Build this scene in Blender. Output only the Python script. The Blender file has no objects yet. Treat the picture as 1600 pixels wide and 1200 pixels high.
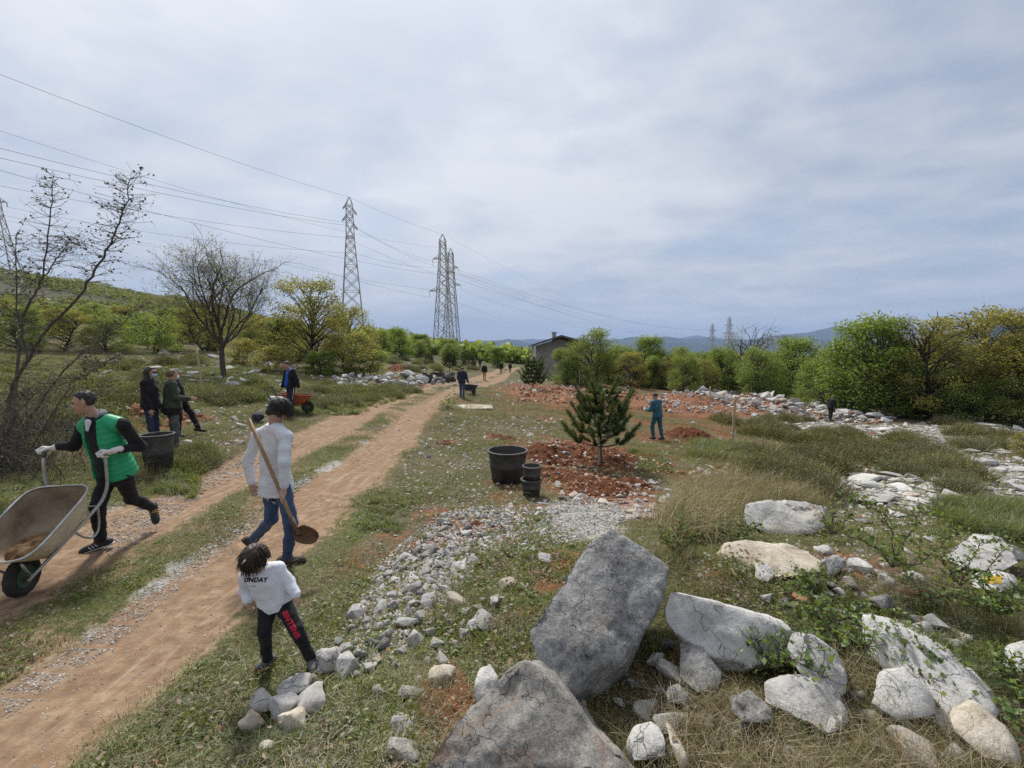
import bpy, bmesh, math, random
import numpy as np
from mathutils import Vector, Matrix, Quaternion
from mathutils.bvhtree import BVHTree

SC = bpy.context.scene
COL = SC.collection
random.seed(7)
RNG = np.random.default_rng(11)
R = math.radians

# ------------------------------------------------------------------ camera
FPX = 671.0                       # focal length in pixels of a 1600 px wide frame
CAMZ = 2.3
PITCH = math.atan(52.0 / FPX)
cam_d = bpy.data.cameras.new('camera')
cam_d.sensor_width = 36.0
cam_d.lens = 36.0 * FPX / 1600.0
cam_d.clip_start = 0.05
cam_d.clip_end = 60000.0
cam = bpy.data.objects.new('camera', cam_d)
cam.location = (0, 0, CAMZ)
cam.rotation_euler = (math.pi / 2 - PITCH, 0, 0)
COL.objects.link(cam)
SC.camera = cam

# ------------------------------------------------------------------ world, sun, exposure
SUN_EL, SUN_AZ = R(52), R(-22)    # azimuth from +Y (ahead) towards +X
world = bpy.data.worlds.new('World')
SC.world = world
world.use_nodes = True
def build_world():
    nt = world.node_tree
    N, L = nt.nodes, nt.links
    N.clear()
    out = N.new('ShaderNodeOutputWorld')
    bg = N.new('ShaderNodeBackground')
    bg.inputs['Strength'].default_value = 0.1
    sky = N.new('ShaderNodeTexSky')
    sky.sky_type = 'NISHITA'
    sky.sun_disc = False
    sky.sun_elevation = SUN_EL
    sky.sun_rotation = SUN_AZ
    sky.air_density = 1.0
    sky.dust_density = 1.5
    tc = N.new('ShaderNodeTexCoord')
    sep = N.new('ShaderNodeSeparateXYZ')
    L.new(tc.outputs['Generated'], sep.inputs[0])
    def math_(op, a, b=None, clamp=False):
        n = N.new('ShaderNodeMath'); n.operation = op; n.use_clamp = clamp
        for i, v in enumerate((a, b)):
            if v is None: continue
            if isinstance(v, (int, float)): n.inputs[i].default_value = v
            else: L.new(v, n.inputs[i])
        return n.outputs[0]
    zz = math_('ADD', math_('MAXIMUM', sep.outputs['Z'], 0.0), 0.16)
    cx = math_('DIVIDE', sep.outputs['X'], zz)
    cy = math_('DIVIDE', sep.outputs['Y'], zz)
    comb = N.new('ShaderNodeCombineXYZ')
    L.new(cx, comb.inputs[0]); L.new(cy, comb.inputs[1])
    mp = N.new('ShaderNodeMapping')
    mp.inputs['Rotation'].default_value = (0, 0, R(28))
    mp.inputs['Scale'].default_value = (0.95, 1.25, 1)
    L.new(comb.outputs[0], mp.inputs[0])
    def noise(scale, detail, rough, dist, off):
        m2 = N.new('ShaderNodeMapping'); m2.inputs['Location'].default_value = off
        L.new(mp.outputs[0], m2.inputs[0])
        n = N.new('ShaderNodeTexNoise')
        n.inputs['Scale'].default_value = scale
        n.inputs['Detail'].default_value = detail
        n.inputs['Roughness'].default_value = rough
        n.inputs['Distortion'].default_value = dist
        L.new(m2.outputs[0], n.inputs['Vector'])
        return n.outputs['Fac']
    n1 = noise(0.75, 5, 0.5, 0.5, (3.1, 1.7, 0))
    n2 = noise(2.3, 4, 0.5, 0.3, (7.3, 0.4, 2))
    n3 = noise(0.42, 4, 0.5, 0.2, (1.3, 5.2, 4))
    n4 = noise(2.6, 5, 0.5, 0.15, (2.2, 8.1, 6))
    ramp = N.new('ShaderNodeValToRGB')                       # thickness of the veil: thin patches show blue
    s = math_('ADD', math_('MULTIPLY', n1, 0.6), math_('MULTIPLY', n4, 0.4))
    L.new(s, ramp.inputs[0])
    el = ramp.color_ramp.elements
    el[0].position = 0.33; el[0].color = (0.50, 0.50, 0.50, 1)
    el[1].position = 0.52; el[1].color = (0.97, 0.97, 0.97, 1)
    ramp2 = N.new('ShaderNodeValToRGB')                      # grey and white within the cloud
    s2 = math_('ADD', math_('MULTIPLY', n3, 0.62), math_('MULTIPLY', n4, 0.38))
    L.new(s2, ramp2.inputs[0])
    e2 = ramp2.color_ramp.elements
    e2[0].position = 0.40; e2[0].color = CLOUD_DARK
    e2[1].position = 0.62; e2[1].color = CLOUD_LIGHT
    # the veil is brighter towards the sun, as thin cloud scatters forward
    sd = N.new('ShaderNodeVectorMath'); sd.operation = 'DOT_PRODUCT'
    L.new(tc.outputs['Generated'], sd.inputs[0])
    sd.inputs[1].default_value = (math.sin(SUN_AZ) * math.cos(SUN_EL), math.cos(SUN_AZ) * math.cos(SUN_EL), math.sin(SUN_EL))
    glow = math_('ADD', math_('MULTIPLY', math_('POWER', math_('MAXIMUM', sd.outputs['Value'], 0.0), 2.5), 0.34), 0.82)
    cm = N.new('ShaderNodeVectorMath'); cm.operation = 'SCALE'
    L.new(ramp2.outputs[0], cm.inputs[0]); L.new(glow, cm.inputs['Scale'])
    mix = N.new('ShaderNodeMix'); mix.data_type = 'RGBA'
    L.new(ramp.outputs[0], mix.inputs['Factor'])
    L.new(sky.outputs[0], mix.inputs[6]); L.new(cm.outputs[0], mix.inputs[7])
    L.new(mix.outputs[2], bg.inputs['Color'])
    L.new(bg.outputs[0], out.inputs[0])
CLOUD_DARK = (4.8, 5.35, 6.3, 1)
CLOUD_LIGHT = (7.3, 7.55, 8.0, 1)
build_world()

sun_d = bpy.data.lights.new('sun', 'SUN')
sun_d.energy = 4.2
sun_d.angle = R(8)
sun_d.color = (1.0, 0.96, 0.9)
sun = bpy.data.objects.new('sun', sun_d)
_d = Vector((math.sin(SUN_AZ) * math.cos(SUN_EL), math.cos(SUN_AZ) * math.cos(SUN_EL), math.sin(SUN_EL)))
sun.rotation_euler = _d.to_track_quat('Z', 'Y').to_euler()
sun.location = (0, 0, 30)
COL.objects.link(sun)

vs = SC.view_settings
SC.display_settings.display_device = 'sRGB'
vs.view_transform = 'Standard'
vs.look = 'None'
vs.exposure = 0.18
vs.gamma = 1.0
vs.use_curve_mapping = False
cy = SC.cycles
cy.use_denoising = False
cy.use_adaptive_sampling = False
cy.max_bounces = 6
cy.diffuse_bounces = 3
cy.glossy_bounces = 2
cy.transmission_bounces = 3
cy.transparent_max_bounces = 8
cy.volume_bounces = 0
cy.sample_clamp_indirect = 2.0
cy.sample_clamp_direct = 6.0

# ------------------------------------------------------------------ pixels -> world
CP, SP = math.cos(PITCH), math.sin(PITCH)
def ray(px, py):
    xc = (px - 800.0) / FPX; yc = (600.0 - py) / FPX
    return np.array([xc, CP + yc * SP, -SP + yc * CP])
def P(px, py, Y):
    d = ray(px, py)
    return np.array([0, 0, CAMZ]) + d * (Y / d[1])

# ------------------------------------------------------------------ noise (numpy)
def _hash(ix, iy, iz):
    h = (ix.astype(np.int64) * 374761393 + iy.astype(np.int64) * 668265263 + iz.astype(np.int64) * 2147483647) & 0xffffffff
    h = ((h ^ (h >> 13)) * 1274126177) & 0xffffffff
    h = (h ^ (h >> 16)) & 0xffffff
    return h.astype(np.float64) / 0xffffff
def vnoise(p):
    p = np.asarray(p, float)
    i = np.floor(p).astype(np.int64); f = p - i; f = f * f * (3 - 2 * f)
    x, y, z = i[..., 0], i[..., 1], i[..., 2]; fx, fy, fz = f[..., 0], f[..., 1], f[..., 2]
    def l(a, b, t): return a + (b - a) * t
    c00 = l(_hash(x, y, z), _hash(x + 1, y, z), fx); c10 = l(_hash(x, y + 1, z), _hash(x + 1, y + 1, z), fx)
    c01 = l(_hash(x, y, z + 1), _hash(x + 1, y, z + 1), fx); c11 = l(_hash(x, y + 1, z + 1), _hash(x + 1, y + 1, z + 1), fx)
    return l(l(c00, c10, fy), l(c01, c11, fy), fz) * 2 - 1
def fbm(p, oct=4, gain=0.5, lac=2.03):
    p = np.asarray(p, float); s = 0; a = 1.0
    for k in range(oct):
        s = s + a * vnoise(p + 17.3 * k); p = p * lac; a *= gain
    return s
def fbm2(x, y, sc, oct=4, seed=0.0):
    x = np.asarray(x, float); y = np.asarray(y, float)
    return fbm(np.stack([x * sc, y * sc, np.full_like(x, seed)], -1), oct)
def sstep(a, b, x):
    t = np.clip((x - a) / (b - a), 0, 1); return t * t * (3 - 2 * t)

# ------------------------------------------------------------------ terrain
CTRL = np.array([
 (0,0,.62),(.5,-1,.65),(1,.5,.62),(-1,.5,.40),(-1.3,2.2,.12),(-5,-5,.1),(5,-5,.4),(0,-12,.5),
 (-3.9,0,.04),(-3.9,3,.0),(-3.9,6,.0),(-3.9,10,.0),(-4.2,15,-.05),(-4.5,23,-.25),(-3.3,38,-.7),(-2,50,-.95),(-1.5,69,-1.25),(0,100,-1.7),
 (-4.9,3.9,.05),(-2.4,4.6,.0),(-1.7,3.0,.03),(-1,5,-.03),(-5.6,8,.04),(-2.6,8,-.02),
 (-6.9,8.9,.25),(-9,6,.4),(-6.3,12,.15),(-6.2,4,.15),(-12,15,.75),(-15.5,23,1.0),(-25,30,2.2),(-9,30,.45),(-12,45,.7),(-30,60,3.2),(-20,10,1.6),(-10,0,.6),
 (-60,60,7),(-40,20,3.8),(-7,70,-.6),(-40,100,4.0),(-20,135,1.0),
 (0,8,-.2),(2,10,-.4),(5.2,15.6,-.93),(1.5,20,-.6),(1,35,-.9),(3,60,-1.45),(12,25,-1.6),(21,29,-2.4),(25,35,-2.6),(15,34,-2.1),(10,45,-1.9),
 (30,25,-2.3),(5,6,-.3),(10,10,-.75),(15,12,-1.1),(20,15,-1.4),(30,15,-1.8),(5.5,3.2,.2),(2.5,1,.48),(7,5,-.25),(6,1,.15),
 (60,60,-3.4),(40,10,-1.6),(15,70,-2.2),(50,100,-3.6),(0,160,-2.2),(100,150,-5),(60,0,-2),
 (-190,160,33),(-172,220,30),(-125,260,16),(-85,300,6),(-250,100,36),(-55,240,1.5),(-110,110,13),(-120,60,14),(-150,0,20),(-300,-50,30),
 (0,400,-6),(300,400,-8),(300,0,-6),(-200,420,10),(-400,300,35),(0,1500,-20),(1500,1500,-30),(-1500,1500,20),(1500,-200,-20),(-1500,-200,50),(0,-400,0),
 (0,9000,-60),(9000,9000,-60),(-9000,9000,-40),(9000,0,-60),(-9000,0,-20),(0,-3000,0)], float)
def P0(px, py, Y):
    xc = (px - 800.0) / FPX; yc = (600.0 - py) / FPX
    d = np.array([xc, math.cos(PITCH) + yc * math.sin(PITCH), -math.sin(PITCH) + yc * math.cos(PITCH)])
    return np.array([0, 0, CAMZ]) + d * (Y / d[1])
CTRL = np.r_[CTRL, [P0(*q) for q in ((1230,905,3.36),(1222,838,4.5),(1535,896,3.7),(1560,922,3.42),(1600,1050,2.62),(1450,1118,2.25),(1210,1050,2.48),(1090,1050,2.5),(1590,1195,1.97),(1020,1190,2.02),(745,1098,2.3),(1130,880,3.5),(1440,1000,2.75),(1340,900,3.4))]]
_A = CTRL[:, :2]
_K = -np.hypot(_A[:, None, 0] - _A[None, :, 0], _A[:, None, 1] - _A[None, :, 1])
_n = len(CTRL)
_M = np.zeros((_n + 1, _n + 1)); _M[:_n, :_n] = _K - np.eye(_n) * 0.05
_M[:_n, _n] = 1; _M[_n, :_n] = 1
_sol = np.linalg.solve(_M, np.r_[CTRL[:, 2], 0])
def base_h(x, y):
    x = np.asarray(x, float); y = np.asarray(y, float)
    out = np.full(x.shape, _sol[-1])
    for k in range(_n):
        out = out - _sol[k] * np.hypot(x - _A[k, 0], y - _A[k, 1])
    return out
_RY = np.array([-20, 0, 6, 12, 18, 24, 31, 38, 46, 56, 69, 85, 110])
_RX = np.array([-3.9, -3.9, -3.95, -4.2, -4.75, -5.0, -4.45, -3.5, -2.6, -2.1, -1.6, -.9, 1.0])
def road_x(y):
    return np.interp(y, _RY, _RX)
def road_masks(x, y):
    """(rut, strip, dist): bare wheel tracks, grassy strip between them."""
    x = np.asarray(x, float); y = np.asarray(y, float)
    yy = y[..., None] if False else y
    c = (np.interp(y - 1.5, _RY, _RX) + np.interp(y, _RY, _RX) + np.interp(y + 1.5, _RY, _RX)) / 3
    d = x - c + 0.12 * fbm2(x, y, .9, 3, 3.0)
    far = np.clip((y - 9) / 12, 0, 1)
    rr = np.exp(-((d - 0.95) / (0.62)) ** 4)
    rl = np.exp(-((d + 1.02) / (0.70)) ** 4)
    on = 1 - sstep(100, 112, y)
    return np.clip(np.maximum(rr, rl), 0, 1) * on, np.exp(-(d / .42) ** 4) * on, d
SOFT = []          # soil mounds added to the height: (x, y, rx, ry, rot, height)
def H(x, y, rough=True):
    x = np.asarray(x, float); y = np.asarray(y, float)
    z = base_h(x, y)
    r, s, d = road_masks(x, y)
    dist = np.hypot(x, y)
    fade = 1 / (1 + (dist / 400) ** 2)
    onroad = np.clip(np.exp(-(d / 1.8) ** 6), 0, 1)
    z = z + fade * (1 - .8 * onroad) * (.10 * fbm2(x, y, .33, 3, 1.0) * sstep(3, 9, dist) + .035 * fbm2(x, y, 1.7, 3, 2.0))
    z = z - .045 * r + .012 * s * (1 + fbm2(x, y, 2.0, 2, 5.0)) + .012 * r * fbm2(x, y, 1.4, 4, 6.0)
    z = z + sstep(120, 300, dist) * 1.2 * fbm2(x, y, .02, 3, 9.0)
    return z
def h1(x, y): return float(H(np.array([float(x)]), np.array([float(y)]))[0])
def G(px, py):
    """where the ray through a photo pixel meets the ground"""
    d = ray(px, py)
    if d[2] > -1e-3: d[2] = -1e-3
    ts = np.geomspace(0.8, 300, 260)
    pts = np.array([0, 0, CAMZ])[None] + d[None] * ts[:, None]
    g = pts[:, 2] - H(pts[:, 0], pts[:, 1])
    k = np.argmax(g < 0)
    if g[k] >= 0: k = len(ts) - 1
    k = max(k, 1)
    a = g[k - 1] / (g[k - 1] - g[k] + 1e-9)
    t = ts[k - 1] + (ts[k] - ts[k - 1]) * a
    p = np.array([0, 0, CAMZ]) + d * t
    p[2] = h1(p[0], p[1])
    return p
def GN(pxs, pys):
    """vectorised G for many pixels"""
    pxs = np.asarray(pxs, float); pys = np.asarray(pys, float)
    xc = (pxs - 800) / FPX; yc = (600 - pys) / FPX
    d = np.stack([xc, CP + yc * SP, -SP + yc * CP], -1)
    lo = np.full(len(pxs), .8); done = np.zeros(len(pxs), bool); hi = np.full(len(pxs), 200.0)
    ts = np.geomspace(0.8, 200, 70)
    for a, b in zip(ts[:-1], ts[1:]):
        p = d * b
        below = (CAMZ + p[:, 2] < base_h(p[:, 0], p[:, 1])) & ~done
        lo[below] = a; hi[below] = b; done |= below
    lo[~done] = 199
    for _ in range(12):
        m = (lo + hi) / 2; p = d * m[:, None]
        below = CAMZ + p[:, 2] < H(p[:, 0], p[:, 1])
        hi = np.where(below, m, hi); lo = np.where(below, lo, m)
    p = d * hi[:, None]
    return np.stack([p[:, 0], p[:, 1], H(p[:, 0], p[:, 1])], -1)
def proj(p):
    p = np.asarray(p, float); q = p - np.array([0, 0, CAMZ])
    dep = q[..., 1] * CP - q[..., 2] * SP; up = q[..., 1] * SP + q[..., 2] * CP
    return 800 + FPX * q[..., 0] / dep, 600 - FPX * up / dep
def pxm(Y):
    return FPX / Y           # photo pixels per metre at depth Y

# ------------------------------------------------------------------ objects
def tag(o, label=None, cat=None, group=None, kind=None):
    if label: o['label'] = label
    if cat: o['category'] = cat; o['kind'] = 'thing'
    if group: o['group'] = group
    if kind: o['kind'] = kind
    return o
def link(name, me, parent=None, loc=None, rot=None, scale=None):
    o = bpy.data.objects.new(name, me); COL.objects.link(o)
    if loc is not None: o.location = loc
    if rot is not None: o.rotation_euler = rot
    if scale is not None: o.scale = (scale,) * 3 if isinstance(scale, (int, float)) else scale
    if parent is not None: o.parent = parent
    return o
def empty(name, loc=(0, 0, 0), rz=0.0):
    o = bpy.data.objects.new(name, None); COL.objects.link(o)
    o.location = loc; o.rotation_euler = (0, 0, rz); o.empty_display_size = .1
    return o
def mesh(name, V, F, mat=None, smooth=True):
    me = bpy.data.meshes.new(name)
    V = np.asarray(V, float)
    if isinstance(F, np.ndarray) and F.ndim == 2:
        nf, k = F.shape
        me.vertices.add(len(V)); me.vertices.foreach_set('co', V.astype(np.float32).ravel())
        me.loops.add(nf * k); me.loops.foreach_set('vertex_index', F.astype(np.int32).ravel())
        me.polygons.add(nf); me.polygons.foreach_set('loop_start', np.arange(0, nf * k, k, dtype=np.int32))
        me.update(calc_edges=True)
    else:
        me.from_pydata([tuple(v) for v in V], [], [tuple(int(i) for i in f) for f in F])
        me.update()
    me.polygons.foreach_set('use_smooth', np.full(len(me.polygons), smooth))
    if mat is not None: me.materials.append(mat)
    return me
def vcol(me, name, C):
    """per-vertex colour attribute"""
    C = np.asarray(C, np.float32)
    if C.ndim == 1: C = np.stack([C, C, C], -1)
    if C.shape[1] == 3: C = np.c_[C, np.ones(len(C), np.float32)]
    a = me.color_attributes.new(name, 'FLOAT_COLOR', 'POINT')
    a.data.foreach_set('color', C.ravel())
def copy_tree(o, loc=None, rz=None, scale=None, parent=None):
    c = o.copy(); COL.objects.link(c)
    if parent is not None:
        c.parent = parent; c.matrix_parent_inverse = o.matrix_parent_inverse
    if loc is not None: c.location = loc
    if rz is not None: c.rotation_euler = (0, 0, rz)
    if scale is not None: c.scale = (scale,) * 3 if isinstance(scale, (int, float)) else scale
    for ch in o.children: copy_tree(ch, parent=c)
    return c
ORD = 'first second third fourth fifth sixth seventh eighth ninth tenth eleventh twelfth thirteenth fourteenth fifteenth sixteenth seventeenth eighteenth nineteenth twentieth'.split()
TENS = {2: 'twenty', 3: 'thirty', 4: 'forty', 5: 'fifty', 6: 'sixty'}
def ordinal(k):
    if k < 20: return ORD[k]
    t, u = divmod(k + 1, 10)
    return TENS[t] + '-' + ORD[u - 1] if u else TENS[t][:-1] + 'ieth'
def number_row(objs, what, where):
    """label members of a row by their place in it, counted from the left as the photograph shows them"""
    objs = sorted(objs, key=lambda o: float(proj(np.array(o.location))[0]))
    for k, o in enumerate(objs):
        w = what[o.name] if isinstance(what, dict) else what
        o['label'] = '%s, %s from the left %s' % (w, ordinal(k), where)
class MB:
    """collects shapes, builds ONE mesh"""
    def __init__(s): s.V = []; s.F = []; s.n = 0
    def add(s, V, F):
        V = np.asarray(V, float); s.V.append(V); s.F += [tuple(int(i) + s.n for i in f) for f in F]; s.n += len(V)
    def tube(s, pts, r, n=6, cap=True):
        pts = np.asarray(pts, float); m = len(pts)
        r = np.full(m, r) if np.isscalar(r) else np.asarray(r, float)
        t = np.gradient(pts, axis=0); t /= np.linalg.norm(t, axis=1)[:, None] + 1e-9
        ref = np.array([0, 0, 1.0]) if abs(t[0][2]) < .9 else np.array([1.0, 0, 0])
        a = np.cross(t[0], ref); a /= np.linalg.norm(a)
        V = []
        for i in range(m):
            a = a - t[i] * np.dot(a, t[i]); a /= np.linalg.norm(a) + 1e-9
            b = np.cross(t[i], a)
            for k in range(n):
                th = 2 * math.pi * k / n
                V.append(pts[i] + r[i] * (math.cos(th) * a + math.sin(th) * b))
        F = [(i * n + k, i * n + (k + 1) % n, (i + 1) * n + (k + 1) % n, (i + 1) * n + k) for i in range(m - 1) for k in range(n)]
        if cap: F += [tuple(range(n))[::-1], tuple((m - 1) * n + k for k in range(n))]
        s.add(V, F)
    def box(s, lo, hi, M=None):
        x0, y0, z0 = lo; x1, y1, z1 = hi
        V = np.array([(x0, y0, z0), (x1, y0, z0), (x1, y1, z0), (x0, y1, z0), (x0, y0, z1), (x1, y0, z1), (x1, y1, z1), (x0, y1, z1)], float)
        if M is not None: V = V @ np.array(M.to_3x3()).T + np.array(M.translation)
        s.add(V, [(0, 3, 2, 1), (4, 5, 6, 7), (0, 1, 5, 4), (1, 2, 6, 5), (2, 3, 7, 6), (3, 0, 4, 7)])
    def bar(s, a, b, w, h=None):
        s.tube([a, b], w, 4)
    def lathe(s, prof, n=24, c=(0, 0, 0)):
        prof = np.asarray(prof, float); c = np.asarray(c, float); V = []
        for r, z in prof:
            for k in range(n):
                th = 2 * math.pi * k / n
                V.append((c[0] + r * math.cos(th), c[1] + r * math.sin(th), c[2] + z))
        m = len(prof)
        s.add(V, [(i * n + k, i * n + (k + 1) % n, (i + 1) * n + (k + 1) % n, (i + 1) * n + k) for i in range(m - 1) for k in range(n)])
    def build(s, name, mat, parent=None, smooth=True, loc=None, rot=None):
        me = mesh(name, np.concatenate(s.V), s.F, mat, smooth)
        return link(name, me, parent, loc, rot)
def norm(v):
    v = np.asarray(v, float); return v / (np.linalg.norm(v) + 1e-12)
def autosmooth(me, ang=35):
    try: me.set_sharp_from_angle(angle=R(ang))
    except Exception: pass

# ------------------------------------------------------------------ materials
def new_mat(name):
    m = bpy.data.materials.new(name); m.use_nodes = True
    nt = m.node_tree; b = nt.nodes['Principled BSDF']
    return m, nt.nodes, nt.links, b
def ramp_node(N, L, fac, stops):
    r = N.new('ShaderNodeValToRGB'); L.new(fac, r.inputs[0])
    e = r.color_ramp.elements
    while len(e) < len(stops): e.new(0.5)
    for el, (p, c) in zip(e, stops):
        el.position = p; el.color = (*c, 1) if len(c) == 3 else c
    return r.outputs[0]
def noise_node(N, L, vec, scale, detail=4, rough=.55, dist=0.0):
    n = N.new('ShaderNodeTexNoise')
    n.inputs['Scale'].default_value = scale; n.inputs['Detail'].default_value = detail
    n.inputs['Roughness'].default_value = rough; n.inputs['Distortion'].default_value = dist
    if vec is not None: L.new(vec, n.inputs['Vector'])
    return n.outputs['Fac']
def mixc(N, L, f, a, b, mode='MIX'):
    m = N.new('ShaderNodeMix'); m.data_type = 'RGBA'; m.blend_type = mode
    for i, v in ((0, f), (6, a), (7, b)):
        if isinstance(v, (int, float)): m.inputs[i].default_value = v
        elif isinstance(v, tuple): m.inputs[i].default_value = (*v[:3], 1)
        else: L.new(v, m.inputs[i])
    return m.outputs[2]
def mathn(N, L, op, a, b=0.0, clamp=False):
    n = N.new('ShaderNodeMath'); n.operation = op; n.use_clamp = clamp
    for i, v in enumerate((a, b)):
        if isinstance(v, (int, float)): n.inputs[i].default_value = v
        else: L.new(v, n.inputs[i])
    return n.outputs[0]
def bump(N, L, b, h, strength, dist):
    n = N.new('ShaderNodeBump'); n.inputs['Strength'].default_value = strength; n.inputs['Distance'].default_value = dist
    L.new(h, n.inputs['Height']); L.new(n.outputs[0], b.inputs['Normal'])
def simple(name, c1, c2=None, scale=8, rough=.8, bmp=0.0, bscale=None, spec=.3, metal=0.0, detail=4, sheen=0.0):
    """two tones of one colour over procedural noise, with a little relief"""
    m, N, L, b = new_mat(name)
    tc = N.new('ShaderNodeTexCoord').outputs['Object']
    c2 = c2 or tuple(v * .75 for v in c1)
    n = noise_node(N, L, tc, scale, detail)
    L.new(ramp_node(N, L, n, [(.35, c1), (.68, c2)]), b.inputs['Base Color'])
    b.inputs['Roughness'].default_value = rough; b.inputs['Metallic'].default_value = metal
    b.inputs['Specular IOR Level'].default_value = spec
    if sheen: b.inputs['Sheen Weight'].default_value = sheen
    if bmp: bump(N, L, b, noise_node(N, L, tc, bscale or scale * 3, 4), .6, bmp)
    return m
# ================================================================== GROUND
# soil, stone and turf zones, laid out where the photograph has them: (px, py, half width px, half height px, strength)
RED = [(930,712,125,38,1),(920,765,95,36,1),(1065,683,62,15,1),(880,617,95,20,1),(1060,640,120,26,.9),(1180,640,110,24,.55),(835,614,60,14,1),
       (680,803,55,16,.85),(788,685,34,9,.8),(700,690,30,10,.5),(1000,725,90,22,.8),(1110,745,95,20,.6),(255,655,75,20,.9),(640,832,70,24,.85),(575,872,60,26,.7),(560,1000,40,30,.4),(850,900,90,35,.35),(830,965,80,30,.35),
       (690,1075,50,60,.9),(590,900,60,25,.35),(620,575,40,10,.6),(30,655,80,25,.5),(1130,900,70,40,.4),(1330,900,120,50,.45),(760,1010,60,40,.3),(960,600,60,12,.6),(735,630,40,6,.5),(560,660,60,12,.3)]
PALE = [(1300,780,180,45,.55),(1380,745,130,35,.55),(1480,720,110,28,.7),(1560,745,80,40,.75),(1390,668,120,14,.7),(1200,655,90,14,.6),(700,850,120,60,.45),(910,805,65,32,.9),
        (1000,790,90,35,.6),(620,950,110,50,.5),(820,660,60,18,.35),(760,640,80,12,.4),(250,565,90,16,.35),(420,600,100,12,.4),(590,595,120,14,.5),(1540,690,80,20,.6),(330,610,50,12,.3),
        (1290,830,110,30,.45),(850,830,90,40,.35),(1050,690,40,8,.2)]
GREEN = [(700,900,110,50,.9),(790,850,80,50,.8),(600,800,60,40,.5),(860,1120,60,50,.5),(1120,705,60,14,.9),(1540,800,90,40,1.0),(1080,720,40,12,.7),(300,715,90,30,.8),(340,580,140,25,.45),
         (560,1020,120,90,.35),(400,1130,120,60,.45),(180,1000,120,30,.3),(560,720,60,25,.45),(280,770,80,25,.5),(1580,860,40,40,.7),(560,960,50,60,.5),(230,600,120,30,.3)]
DRY = [(770,660,130,35,.8),(850,640,100,20,.6),(1150,800,110,70,.8),(1200,1130,300,90,.9),(700,640,60,20,.5),(1130,690,60,12,.4),(470,930,80,60,.35),(660,800,90,60,.3),(100,640,160,60,.45),(1300,690,220,30,.45)]
def zones(lst):
    out = []
    for px, py, rx, ry, s in lst:
        c = G(px, py); e = G(px + rx, py); n = G(px, py - ry); f = G(px, py + ry)
        out.append((c[0], c[1], max(abs(e[0] - c[0]), .08), max(abs(n[1] - f[1]) / 2, .08), s))
    return out
Z_RED, Z_PALE, Z_GREEN, Z_DRY = zones(RED), zones(PALE), zones(GREEN), zones(DRY)
def zmask(zs, x, y):
    m = np.zeros(x.shape)
    w1 = fbm2(x, y, 1.3, 4, 51.0); w2 = fbm2(x, y, 1.3, 4, 57.0)
    for cx, cy_, rx, ry, s in zs:
        d = np.sqrt(((x - cx) / rx + .42 * w1) ** 2 + ((y - cy_) / ry + .42 * w2) ** 2) + .25 * w1
        m = np.maximum(m, s * (1 - sstep(.45, 1.25, d)))
    return m
def masks(x, y):
    r, s, d = road_masks(x, y)
    dist = np.hypot(x, y)
    n1 = fbm2(x, y, .8, 4, 21.0); n2 = fbm2(x, y, .22, 3, 22.0); n3 = fbm2(x, y, 2.4, 3, 23.0)
    red = np.clip(zmask(Z_RED, x, y) + .35 * (n1 - .1) * (zmask(Z_RED, x, y) > .02), 0, 1)
    stony = np.clip(zmask(Z_PALE, x, y) + sstep(.25, .9, n2 + .5 * n1) * .28 * sstep(6, 20, dist), 0, 1)
    red = np.maximum(red, .62 * sstep(.35, .95, fbm2(x, y, .55, 4, 71.0)) * (dist < 26) * (d > 1.3))
    verge = np.exp(-((np.abs(d) - 1.72) / .22) ** 2) * (.55 + .6 * n1) * (d < 0) + np.exp(-((d - .36) / .16) ** 2) * (.65 + .5 * n1)
    stony = np.maximum(stony * .8, np.clip(verge * (.45 + .8 * n3), 0, .62) * (1 - sstep(14, 24, y)))
    green = np.clip(.42 + .45 * n1 + .3 * n2 + zmask(Z_GREEN, x, y) - .9 * zmask(Z_DRY, x, y), 0, 1)
    return r, s, d, red, stony, green
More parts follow.
